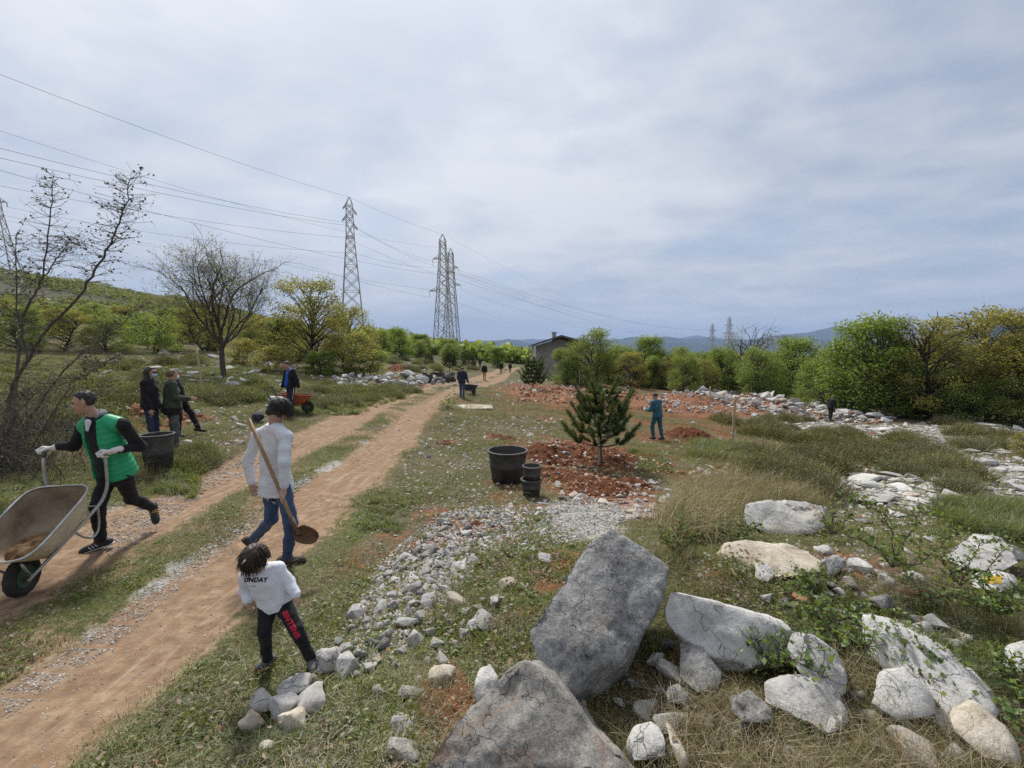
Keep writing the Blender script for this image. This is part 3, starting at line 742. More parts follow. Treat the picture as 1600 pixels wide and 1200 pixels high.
    # grey stones by the toddler, bottom left cluster
    labs = ['grey stone, uppermost of the cluster below the toddler', 'light grey stone, right hand one of the cluster below the toddler', 'cream stone, lowest of the cluster below the toddler', 'grey flat stone, left hand one of the cluster below the toddler', 'tan stone leaning in the left of the cluster below the toddler', 'white stone in the middle of the cluster below the toddler']
    for k, (px, py, w, h) in enumerate([(462,1072,62,40),(494,1092,74,44),(456,1136,66,52),(410,1098,54,40),(394,1130,48,44),(442,1106,62,48)]):
        c = G(px, py + 8); s = c[1] / FPX; rg = np.random.default_rng(300 + k); pts = []
        for _ in range(14):
            v = rg.normal(size=3); v /= np.linalg.norm(v)
            pts.append(c + np.array([v[0] * w * s * .52, v[1] * w * s * .45, h * s * .25 + v[2] * h * s * .5]))
        rock('stone', labs[k], 'stone', pts, [M_LIME, M_LIME, M_CREAM, M_LIME, M_CREAM, M_PALE][k], res=.024, amp=.006, warp=.012, seed=60 + k)
big_rocks()

# ------------------------------------------------------------------ loose stones: shared shapes
def stone_shape(seed, flat=.6):
    rg = np.random.default_rng(seed); pts = []
    n = int(rg.integers(9, 15))
    for _ in range(n):
        v = rg.normal(size=3); v /= np.linalg.norm(v)
        pts.append((v[0] * .5, v[1] * .42 * rg.uniform(.8, 1.1), v[2] * .5 * flat))
    bm = hull_verts(pts)
    me = bpy.data.meshes.new('stone'); bmesh.ops.triangulate(bm, faces=bm.faces[:]); 
    bmesh.ops.bevel(bm, geom=[e for e in bm.edges if e.calc_face_angle(0) > .5], offset=.035, segments=1, affect='EDGES', profile=.6)
    bm.to_mesh(me); bm.free()
    me.polygons.foreach_set('use_smooth', np.zeros(len(me.polygons), bool))
    return me
STONE_MATS = [M_LIME, M_PALE, M_GREYROCK, M_CREAM, M_REDSTONE]
STONES = {}
for mi, m_ in enumerate(STONE_MATS):
    lst = []
    for q in range(9):
        me = stone_shape(700 + mi * 20 + q, [.5, .62, .8][q % 3]); me.name = 'stone_shape'; me.materials.append(m_); lst.append(me)
    STONES[mi] = lst
CHIPS = {}
for mi, m_ in enumerate(STONE_MATS):
    CHIPS[mi] = []
    for q in range(9):
        rg_ = np.random.default_rng(1700 + mi * 20 + q)
        bm_ = hull_verts([(lambda v: (v[0] * .5, v[1] * .45, v[2] * .34))(norm(rg_.normal(size=3))) for _ in range(9)])
        me = bpy.data.meshes.new('chip_shape'); bm_.to_mesh(me); bm_.free(); me.materials.append(m_); CHIPS[mi].append(me)
def in_poly(px, py, poly):
    poly = np.asarray(poly, float); c = np.zeros(len(px), bool); j = len(poly) - 1
    for i in range(len(poly)):
        xi, yi = poly[i]; xj, yj = poly[j]
        c ^= ((yi > py) != (yj > py)) & (px < (xj - xi) * (py - yi) / (yj - yi + 1e-9) + xi); j = i
    return c
def sample_poly(poly, n, rg):
    poly = np.asarray(poly, float); lo, hi = poly.min(0), poly.max(0)
    xs, ys = [], []
    while len(xs) < n:
        x = rg.uniform(lo[0], hi[0], n * 3); y = rg.uniform(lo[1], hi[1], n * 3); k = in_poly(x, y, poly)
        xs += list(x[k]); ys += list(y[k])
    return np.array(xs[:n]), np.array(ys[:n])
HEAPS = []                                    # low mounds the stones lie on: (x, y, rx, ry, h)
def heap_h(x, y):
    z = 0.0
    for cx, cy_, rx, ry, h in HEAPS:
        d = math.sqrt(((x - cx) / rx) ** 2 + ((y - cy_) / ry) ** 2)
        z = max(z, h * (1 - float(sstep(.1, 1.1, np.array(d)))))
    return z
def scatter(name, label, cat, group, poly, n, size, mix, seed, sink=.25, mindist=.62, tone=(.8, 1.15), stuff=False, zoff=None, flatten=1.0, worldsize=False):
    rg = np.random.default_rng(seed)
    xs, ys = sample_poly(poly, n * 4, rg)
    pts = GN(xs, ys); placed = []
    mb_V, mb_F, nn = [], [], 0
    mats_used = []; made = []
    for (x, y, z) in pts:
        if len(placed) >= n: break
        t = rg.random() ** 1.7
        sp = size[0] + (size[1] - size[0]) * t
        s = sp if worldsize else sp * y / FPX
        if placed:
            q = np.array(placed)
            if (np.hypot(q[:, 0] - x, q[:, 1] - y) < (q[:, 2] + s) * .5 * mindist).any(): continue
        placed.append((x, y, s))
        mi = int(rg.choice(len(STONE_MATS), p=np.array(mix) / sum(mix)))
        me = (CHIPS if stuff else STONES)[mi][int(rg.integers(0, 9))]
        zz = z + heap_h(x, y) + (zoff(x, y) if zoff else 0) + s * (.28 - sink) * flatten
        eul = (rg.uniform(-.35, .35), rg.uniform(-.35, .35), rg.uniform(0, 6.28))
        tn = rg.uniform(*tone)
        if not stuff:
            o = link(name, me, loc=(x, y, zz), rot=eul)
            o.scale = (s * rg.uniform(.9, 1.2), s * rg.uniform(.8, 1.05), s * rg.uniform(.75, 1.1) * flatten)
            o.color = (tn, tn, tn * rg.uniform(.96, 1.03), 1)
            tag(o, label, cat, group); made.append((s, mi, o))
        else:
            M = Matrix.LocRotScale(Vector((x, y, zz)), Matrix.Rotation(eul[2], 3, 'Z') @ Matrix.Rotation(eul[0], 3, 'X'), Vector((s, s * .9, s * flatten)))
            A = np.array(M); v = np.array([w.co[:] for w in me.vertices]) if me.name not in _SC else _SC[me.name]
            _SC[me.name] = v
            mb_V.append(v @ A[:3, :3].T + A[:3, 3])
            if me.name not in _SF: _SF[me.name] = [p_.vertices[:] for p_ in me.polygons]
            mb_F += [tuple(i + nn for i in f) for f in _SF[me.name]]; mats_used += [mi] * len(_SF[me.name]); nn += len(v)
    if made:
        ss = sorted(q[0] for q in made); lo_, hi_ = ss[len(ss) // 3], ss[2 * len(ss) // 3]
        for s, mi, o in made:
            o['label'] = (('small ' if s < lo_ else 'large ' if s > hi_ else '') + ('grey', 'whitish', 'dark', 'cream', 'rusty')[mi] + ' ' + label)
        big = max(made, key=lambda q: q[0])[2]; big['label'] = 'biggest ' + label
    if stuff and mb_V:
        me = mesh(name, np.concatenate(mb_V), mb_F, None, False)
        for m_ in STONE_MATS: me.materials.append(m_)
        me.polygons.foreach_set('material_index', np.array(mats_used, np.int32))
        o = link(name, me); tag(o, label, None, None, 'stuff')
    return len(placed)
_SC, _SF = {}, {}
# ================================================================== SOIL MOUNDS
def soil_mat(name, a, b_, c):
    m, N, L, b = new_mat(name)
    geo = N.new('ShaderNodeNewGeometry').outputs['Position']
    n1 = noise_node(N, L, geo, 9, 6, .65); n2 = noise_node(N, L, geo, 34, 5, .7)
    s = mathn(N, L, 'ADD', mathn(N, L, 'MULTIPLY', n1, .6), mathn(N, L, 'MULTIPLY', n2, .4))
    L.new(ramp_node(N, L, s, [(.36, a), (.5, b_), (.63, c)]), b.inputs['Base Color'])
    b.inputs['Roughness'].default_value = 1; b.inputs['Specular IOR Level'].default_value = .08
    bump(N, L, b, s, 1.0, .05)
    return m
M_SOIL = soil_mat('terra_rossa', (.048, .019, .010), (.115, .046, .023), (.21, .098, .055))
M_SOIL2 = soil_mat('orange_rubbly_soil', (.09, .040, .022), (.21, .10, .055), (.37, .21, .13))
def mound(label, blobs, mat, seed, res=None, rough=.5):
    """blobs: (px, py, half width px, depth half px, height m); one lumpy heap of dug earth"""
    bl = []
    for px, py, rx, ry, h in blobs:
        c = G(px, py); bl.append((c[0], c[1], abs(G(px + rx, py)[0] - c[0]), abs(G(px, py - ry)[1] - G(px, py + ry)[1]) / 2, h))
    x0 = min(b[0] - b[2] * 1.35 for b in bl); x1 = max(b[0] + b[2] * 1.35 for b in bl)
    y0 = min(b[1] - b[3] * 1.35 for b in bl); y1 = max(b[1] + b[3] * 1.35 for b in bl)
    res = res or max((x1 - x0) / 110, .03)
    nx, ny = int((x1 - x0) / res) + 2, int((y1 - y0) / res) + 2
    X, Y = np.meshgrid(np.linspace(x0, x1, nx), np.linspace(y0, y1, ny))
    top = np.zeros_like(X); hm = max(b[4] for b in bl)
    wx = .25 * fbm2(X, Y, 1.1 / max(res * 8, .3), 3, seed + .5)
    for cx, cy_, rx, ry, h in bl:
        d = np.sqrt(((X - cx) / rx) ** 2 + ((Y - cy_) / ry) ** 2) + wx
        top = np.maximum(top, h * (1 - sstep(.05, 1.15, d)))
    lump = fbm2(X, Y, 2.2, 3, seed) * .5 + np.abs(fbm2(X, Y, 6.0, 4, seed + 2)) * .55
    Z = H(X, Y) + top * (1 + rough * lump) + .05 * (top > .01) * fbm2(X, Y, 9, 3, seed + 4) * np.clip(top / hm * 3, 0, 1) - .035 - .05 * (top <= .005)
    base = np.array([bl[0][0], bl[0][1], h1(bl[0][0], bl[0][1])])
    V = np.stack([X, Y, Z], -1).reshape(-1, 3) - base
    keep = (top.reshape(-1) > .002)
    F = [(j * nx + i, j * nx + i + 1, (j + 1) * nx + i + 1, (j + 1) * nx + i) for j in range(ny - 1) for i in range(nx - 1)]
    F = np.array(F); F = F[keep[F].any(1)]
    used = np.unique(F); rm = np.zeros(len(V), int); rm[used] = np.arange(len(used))
    o = link('soil_mound', mesh('soil_mound', V[used], rm[F], mat), loc=base)
    tag(o, label, 'soil heap')
    def zf(x, y):
        i = min(max(int((x - x0) / (x1 - x0) * (nx - 1)), 0), nx - 1); j = min(max(int((y - y0) / (y1 - y0) * (ny - 1)), 0), ny - 1)
        return max(float(Z[j, i] - h1(x, y)), 0.0)
    return zf
mz1 = mound('heap of dug dark red soil round the foot of the young staked pine', [(855,712,42,14,.26),(935,715,95,20,.16),(880,742,60,14,.15),(1010,716,40,8,.10)], M_SOIL, 1.0)
mz2 = mound('low red soil heap with stones in front of the young staked pine', [(935,762,62,16,.16),(985,757,30,10,.14),(900,752,50,10,.10)], M_SOIL, 2.0)
mz3 = mound('red soil heap in the grass beside the man in teal overalls', [(1080,682,40,9,.30),(1115,692,45,6,.14)], M_SOIL, 3.0)
mz4 = mound('long bank of orange soil around the second pine', [(880,620,75,12,.32),(950,616,50,8,.26),(835,618,50,9,.22)], M_SOIL2, 4.0)
mz5 = mound('bank of red soil and rubble along the tree line at the right', [(1085,634,52,11,.85),(1140,637,50,9,.55),(1045,637,45,8,.4),(1195,636,50,9,.75)], M_SOIL2, 5.0, rough=.35)
mz6 = mound('orange soil heap behind the two women', [(218,652,34,10,.32),(300,655,32,8,.22)], M_SOIL2, 6.0)
mz7 = mound('small dark soil patch on the grass left of the young pine', [(788,686,26,5,.10)], M_SOIL, 7.0)
mz8 = mound('small soil patch by the grass verge of the track', [(698,692,22,4,.06)], M_SOIL, 8.0)
mz9 = mound('reddish stony heap at the end of the grass right of the pine', [(1120,742,50,9,.09),(1160,735,24,7,.12)], M_SOIL2, 9.0)
mz10 = mound('far orange heap in front of the trees by the house', [(985,600,28,5,.5),(905,600,40,4,.35)], M_SOIL2, 10.0, rough=.3)
mz11 = mound('red earth heap at the end of the low wall on the left', [(622,578,26,4,.5)], M_SOIL2, 11.0, rough=.3)
def mzall(*fs):
    return lambda x, y: max(f(x, y) for f in fs)

# ================================================================== LOOSE STONES
def heap_px(px, py, rx, ry, h):
    c = G(px, py); HEAPS.append((c[0], c[1], abs(G(px + rx, py)[0] - c[0]), abs(G(px, py - ry)[1] - G(px, py + ry)[1]) / 2, h))
SPILL = [(588,920),(612,888),(655,845),(690,815),(735,800),(770,806),(792,822),(750,850),(738,870),(728,905),(700,925),(668,940),(640,935),(610,950),(560,950)]
SPILL2 = [(545,960),(580,920),(640,940),(690,950),(680,990),(640,1010),(600,1030),(560,1045),(520,1062),(480,1068),(530,1010)]
MID = [(860,780),(905,755),(960,752),(1010,748),(1075,772),(1100,795),(1060,812),(1010,815),(960,800),(905,785)]
G1, G2 = 'loose stones of the rubble spill', 'stones at the lower end of the rubble spill'
n = scatter('stone', 'stone in the upper half of the rubble spill beside the track', 'stone', G1, [(640,862),(655,840),(690,808),(735,796),(775,800),(800,822),(752,850),(735,868),(690,872)], 95, (10, 24), (6, 3.5, .8, 1.1, .2), 1, mindist=.6, sink=.2, flatten=.85)
n = scatter('stone', 'angular stone in the thick middle of the rubble spill', 'stone', 'stones in the middle of the rubble spill', [(575,925),(600,885),(640,858),(700,862),(745,870),(735,905),(705,930),(668,950),(630,945),(585,960),(550,955)], 92, (13, 42), (6, 3.5, .8, 1.1, .2), 41, mindist=.6, sink=.2, flatten=.85)
n = scatter('field_stone', 'stone scattered at the lower end of the rubble spill near the toddler', 'stone', G2, [(545,960),(600,945),(700,940),(770,920),(790,960),(720,1000),(690,1040),(600,1050),(520,1068),(475,1075),(505,1010)], 62, (18, 60), (5, 3, .8, 1.4, .1), 2, mindist=.72, sink=.14)
n = scatter('rubble_stone', 'stone in the spread of rubble below the young pine', 'stone', 'stones below the young pine', MID, 95, (11, 30), (4, 4, .5, 2, .6), 3, mindist=.55)
scatter('clay_stone', 'stone lying in the red soil under the young pine', 'stone', 'stones in the red soil', [(840,715),(860,700),(980,740),(1000,760),(960,790),(880,770)], 26, (11, 26), (1, 1, 0, 2, 4), 4, zoff=mzall(mz1, mz2))
scatter('field_stone', 'single stone in the green grass between spill and boulder', 'stone', 'stones in the grass', [(720,830),(870,800),(900,850),(850,900),(800,930),(720,960),(690,1000),(700,930)], 42, (10, 27), (4, 4, .8, 1, .4), 5, mindist=1.6)
scatter('stone', 'stone among the loose stones right of the cream boulder', 'stone', 'loose stones behind the white ridge', [(1290,865),(1340,870),(1440,935),(1500,985),(1480,1000),(1400,960),(1300,915)], 40, (10, 24), (3, 1, 2, 1.5, 1), 6, mindist=.75)
scatter('stone', 'stone in dry grass around the foreground boulders', 'stone', 'stones between the foreground boulders', [(1000,1060),(1040,1000),(1100,1090),(1180,1140),(1130,1190),(960,1130),(960,1110)], 34, (28, 80), (4, 3, 1.4, 1, .3), 7, mindist=.75, sink=.02)
scatter('stone', 'stone lying between the white ridge and the lower right corner', 'stone', 'stones by the white ridge', [(1330,1090),(1470,1120),(1560,1200),(1380,1200),(1310,1140)], 14, (34, 90), (4, 3, 1, 1, .2), 47, mindist=.75, sink=.02)
scatter('field_stone', 'stone in the bramble between the smooth slab and the loose stones', 'stone', 'stones under the brambles', [(1180,930),(1330,915),(1480,985),(1560,1060),(1480,1040),(1350,965),(1230,960)], 34, (22, 62), (4, 3, 1.4, 1, .5), 48, mindist=.75, sink=.05)
# rubble bank along the trees: the stones that show largest, then the mass
scatter('rubble_rock', 'limestone rock in the long rubble bank before the trees', 'rock', 'rocks of the rubble bank', [(1075,612),(1110,608),(1135,622),(1170,628),(1200,622),(1240,618),(1290,632),(1340,640),(1400,655),(1395,662),(1290,655),(1200,648),(1120,640),(1085,628)], 150, (10, 27), (4, 5, 1.6, .6, .3), 8, mindist=.5, zoff=lambda x, y: mz5(x, y) * .9 + .22 * (fbm2(np.array([x]), np.array([y]), .5, 2, 3.3)[0] + .5), sink=.12)
scatter('limestone_slab', 'flat limestone slab breaking through the turf at the right', 'rock slab', 'limestone slabs in the turf at the right', [(1290,745),(1400,735),(1500,715),(1600,735),(1600,775),(1520,765),(1440,790),(1330,790),(1260,760)], 110, (16, 60), (3, 5, 1.0, .4, 0), 9, mindist=.6, flatten=.45, sink=.2)
scatter('limestone_slab', 'flat limestone slab in the bare ground under the far right trees', 'rock slab', 'limestone slabs under the far trees', [(1340,668),(1480,690),(1600,640),(1600,700),(1560,715),(1480,700),(1400,690)], 80, (12, 40), (3, 4, 2, .4, 0), 10, mindist=.6, flatten=.55, sink=.15)
scatter('limestone_slab', 'limestone slab between the brambles and the flat topped boulder', 'rock slab', 'limestone slabs behind the brambles', [(1295,800),(1420,800),(1480,840),(1420,870),(1300,835)], 30, (14, 44), (3, 4, 1.5, .3, 0), 11, flatten=.5, sink=.22)
scatter('wall_stone', 'stone of the tumbled dry stone wall left of the track', 'stone', 'stones of the tumbled wall', [(515,598),(560,592),(640,590),(700,592),(700,600),(640,608),(560,608),(520,606)], 85, (9, 26), (4, 2, 3, .2, .1), 12, mindist=.5, zoff=lambda x, y: .12 + .1 * math.sin(x * 3), sink=.1)
scatter('field_stone', 'field stone in the rough grass behind the two women', 'stone', 'field stones on the left slope', [(130,560),(240,545),(420,560),(440,610),(380,612),(330,600),(190,610),(140,590)], 75, (10, 34), (4, 2, 2.5, .2, .1), 13, mindist=1.0, flatten=.6)
scatter('field_stone', 'stone on the grass bank between the women and the white shirted man', 'stone', 'stones on the bank by the track', [(290,690),(340,640),(420,630),(400,700),(320,740),(270,790)], 26, (9, 24), (4, 3, 1, .6, .1), 14, mindist=1.3)
scatter('clay_stone', 'clay stone on the soil heap behind the two women', 'stone', 'stones of the orange heap', [(195,650),(230,640),(320,645),(320,660),(240,665)], 40, (9, 20), (.4, .4, 0, 2, 5), 15, mindist=.5, zoff=mz6)
scatter('clay_stone', 'clay stone in the orange soil bank around the second pine', 'stone', 'stones of the orange bank', [(810,612),(960,606),(985,625),(900,632),(810,625)], 70, (8, 17), (.6, .6, 0, 2, 5), 16, mindist=.5, zoff=mz4)
scatter('clay_stone', 'stone in the reddish heap right of the young pine', 'stone', 'stones of the reddish heap', [(1060,742),(1130,730),(1190,728),(1180,752),(1090,758)], 40, (9, 26), (1, 2, 0, 2, 2), 17, zoff=mz9)
# the mass too small to pick apart
scatter('gravel', 'fine grey gravel spread below the two buckets', None, None, [(845,790),(900,780),(960,790),(985,812),(930,835),(880,850),(840,830)], 2000, (4, 8.5), (5, 4, .3, .5, .1), 20, stuff=True, mindist=.6)
scatter('gravel', 'small chips between the stones of the spill', None, None, [(550,970),(590,880),(690,800),(800,790),(830,830),(760,860),(720,930),(640,1010),(540,1050)], 2000, (5, 12), (5, 3, .5, 1, .6), 21, stuff=True, mindist=.6)
scatter('rubble', 'small rubble filling the bank before the trees', None, None, [(1000,640),(1060,615),(1110,605),(1200,620),(1290,632),(1400,655),(1390,664),(1200,652),(1080,648)], 1300, (5, 12), (3, 3, .8, 1.4, 2.4), 22, stuff=True, mindist=.4, zoff=mz5, sink=.1)
scatter('rubble', 'small clods and stones on the red soil heaps', None, None, [(830,700),(870,690),(1060,735),(1010,775),(950,800),(860,770)], 900, (4, 9), (.5, .5, 0, 1.2, 5), 23, stuff=True, mindist=.4, zoff=mzall(mz1, mz2), sink=.1)
scatter('rubble', 'small clods on the orange banks', None, None, [(800,608),(985,604),(1040,630),(1000,640),(900,634),(800,628)], 700, (4, 8), (.4, .4, 0, 1, 5), 24, stuff=True, mindist=.4, zoff=mz4, sink=.1)
scatter('gravel', 'limestone chips in the turf at the right', None, None, [(1190,770),(1290,735),(1500,700),(1600,690),(1600,780),(1500,800),(1420,830),(1250,800)], 1500, (4, 12), (3, 5, 1, .4, .1), 25, stuff=True, mindist=.6, flatten=.5)
scatter('gravel', 'limestone chips under the far trees', None, None, [(1180,655),(1400,665),(1600,660),(1600,700),(1400,690),(1220,668)], 900, (4, 10), (3, 5, 1, .4, .1), 26, stuff=True, mindist=.6, flatten=.5)
scatter('gravel', 'pebbles on the middle of the track', None, None, [(0,1085),(150,985),(330,842),(480,740),(492,746),(345,862),(175,1012),(10,1125)], 1300, (3, 7.5), (4, 2, 1, 1.5, .3), 27, stuff=True, mindist=.6)
scatter('gravel', 'grey pebbles along the far edge of the track', None, None, [(130,830),(250,780),(360,725),(470,690),(450,712),(330,765),(240,830),(170,870)], 900, (3, 7), (4, 2, 1, .6, .1), 28, stuff=True, mindist=.6)
scatter('gravel', 'scattered pebbles on the turf', None, None, [(560,800),(700,660),(820,640),(840,700),(760,790),(640,830),(560,900)], 420, (3, 8), (4, 4, .5, 1, .2), 29, stuff=True, mindist=1)
scatter('gravel', 'small stones around the foreground boulders', None, None, [(620,1060),(800,960),(1010,960),(1100,880),(1300,900),(1500,960),(1600,1050),(1600,1200),(600,1200)], 800, (4, 11), (4, 2, 2, 1.5, 1), 30, stuff=True, mindist=1)
scatter('gravel', 'stones of the far clearing', None, None, [(560,570),(640,565),(760,600),(820,590),(960,590),(1000,600),(900,606),(800,640),(740,630),(640,600)], 500, (3, 8), (4, 4, 1, .6, .6), 31, stuff=True, mindist=.8)
scatter('gravel', 'loose pebbles strewn over the track', None, None, [(0,1000),(300,800),(640,620),(690,625),(480,820),(200,1200),(0,1200)], 700, (2.5, 6), (3, 1, .5, 3, 2), 32, stuff=True, mindist=1)
scatter('gravel', 'pale stones strewn over the grass between track and pine', None, None, [(690,650),(880,650),(870,700),(830,790),(640,800),(620,740)], 700, (4, 12), (4, 4, .5, 1.4, .5), 33, stuff=True, mindist=1)
scatter('gravel', 'pale stones strewn round the cream boulder', None, None, [(960,840),(1100,780),(1320,840),(1560,990),(1560,1060),(1250,960),(1040,930)], 900, (5, 15), (4, 3, 1.2, 1.2, .8), 34, stuff=True, mindist=.8)
scatter('gravel', 'pale stones strewn right of the pine', None, None, [(1000,690),(1300,660),(1600,680),(1600,860),(1320,850),(1180,770),(1080,750)], 900, (4, 13), (4, 5, 1, .8, .3), 35, stuff=True, mindist=.8, flatten=.6)
scatter('gravel', 'pale stones strewn on the left slope', None, None, [(120,560),(430,560),(560,590),(640,600),(440,640),(330,720),(240,780),(300,660),(150,640)], 700, (4, 12), (4, 4, 1, .6, .3), 36, stuff=True, mindist=.8, flatten=.7)
scatter('gravel', 'stones running from the spill to the gravel', None, None, [(760,795),(870,780),(880,850),(800,870),(740,850)], 450, (4, 14), (4, 4, .5, 1.2, .3), 37, stuff=True, mindist=.7)
scatter('rubble', 'broken white rock in the clearing at the right', None, None, [(1180,652),(1400,662),(1600,640),(1600,800),(1300,800),(1240,740),(1420,700),(1200,672)], 1100, (5, 20), (3, 5, 1.2, .5, 0), 38, stuff=True, mindist=.6, flatten=.6)
# ================================================================== MASTS AND WIRES
M_STEEL = simple('galvanised_steel', (.50, .48, .45), (.34, .32, .30), 3, .6, metal=.2)
M_STEELW = simple('white_painted_steel', (.74, .71, .66), (.60, .57, .52), 3, .6)
M_INSUL = simple('insulator_glass', (.10, .11, .11), (.06, .07, .07), 5, .3)
M_WIRE = simple('wire', (.13, .135, .15), (.10, .105, .12), 1, 1.0, spec=0)
def pylon(label, base, hgt, wb, yaw, arms, neck=.74, wn=1.6, r=.11, detail=16, white_low=False, apex=.045):
    """square lattice mast: wide foot, straight taper to the neck, parallel head, pointed top"""
    root = empty('pylon', base, yaw); tag(root, label, 'pylon', 'power line masts')
    def half(z):
        f = z / hgt
        if f < neck: return (wb + (wn - wb) * f / neck) / 2
        if f < 1 - apex: return wn / 2 * (1 - .25 * (f - neck) / (1 - neck))
        return max(wn / 2 * .75 * (1 - f) / apex, .06)
    levels = [0]; z = 0
    while z < hgt * neck:
        z += max(half(z) * 1.75, wn * .8); levels.append(min(z, hgt * neck))
    while z < hgt * (1 - apex): z += wn * .95; levels.append(min(z, hgt * (1 - apex)))
    cs = ((1, 1), (-1, 1), (-1, -1), (1, -1))
    for a, b in cs:
        mb = MB(); pts = [(a * half(q), b * half(q), q - (.4 if q == 0 else 0)) for q in levels + [hgt]]
        mb.tube(pts, [r * (1 - .45 * q / hgt) for q in levels + [hgt]], 4); mb.build('leg', M_STEEL, root, False)
    mb = MB(); lowb = MB()
    for i in range(len(levels) - 1):
        z0, z1 = levels[i], levels[i + 1]; h0, h1_ = half(z0), half(z1)
        tgt = lowb if white_low and i < 1 else mb
        for k in range(4):
            (a, b), (c, d) = cs[k], cs[(k + 1) % 4]
            tgt.bar((a * h0, b * h0, z0), (c * h1_, d * h1_, z1), r * (1.3 if tgt is lowb else .5)); tgt.bar((c * h0, d * h0, z0), (a * h1_, b * h1_, z1), r * (1.3 if tgt is lowb else .5))
            if i % 2: mb.bar((a * h0, b * h0, z0), (c * h0, d * h0, z0), r * .5)
    o = mb.build('bracing', M_STEEL, root, False); o['kind'] = 'stuff'
    if lowb.V: o = lowb.build('foot_bracing', M_STEELW, root, False); o['kind'] = 'stuff'
    ends = []
    for f, side, ln, drop in arms:
        z = hgt * f; h = half(z); e = np.array([side * (h + ln), 0, z]); m = MB()
        up = z + .9
        for b in (-1, 1):
            m.bar((side * h, b * h, z), e, r * .6); m.bar((side * half(up), b * half(up), up), e, r * .5)
            for q in (.33, .66):
                p0 = np.array([side * h, b * h, z]) * (1 - q) + e * q; p1 = np.array([side * half(up), b * half(up), up]) * (1 - q) + e * q; m.bar(p0, p1, r * .35)
        m.build('cross_arm', M_STEEL, root, False)
        if drop:
            q = MB(); n = 7; prof = [(.03, 0)]
            for i in range(n): zz = -drop * (i + .5) / n; prof += [(.03, zz + .06), (.13, zz), (.03, zz - .06)]
            prof.append((.03, -drop)); q.lathe(prof, 7, e); q.build('insulator', M_INSUL, root, False)
        M = Matrix.Rotation(yaw, 4, 'Z'); w = M @ Vector(e - np.array([0, 0, drop])); ends.append(np.array([w.x + base[0], w.y + base[1], w.z + base[2]]))
    ends.append(np.array([base[0], base[1], base[2] + hgt]))
    return ends
def wire(label, pts, sag, r=.022):
    """pts: supports in order; a sagging span between each pair"""
    path = []
    for a, b, s in zip(pts[:-1], pts[1:], sag):
        a, b = np.array(a), np.array(b)
        for k in range(24):
            t = k / 24; p = a + (b - a) * t; p[2] -= s * 4 * t * (1 - t); path.append(p)
    path.append(np.array(pts[-1]))
    mb = MB(); mb.tube(np.array(path) - path[0], r, 4); o = mb.build('power_line', M_WIRE, loc=path[0]); tag(o, label, 'power line', 'wires of the power line'); return o
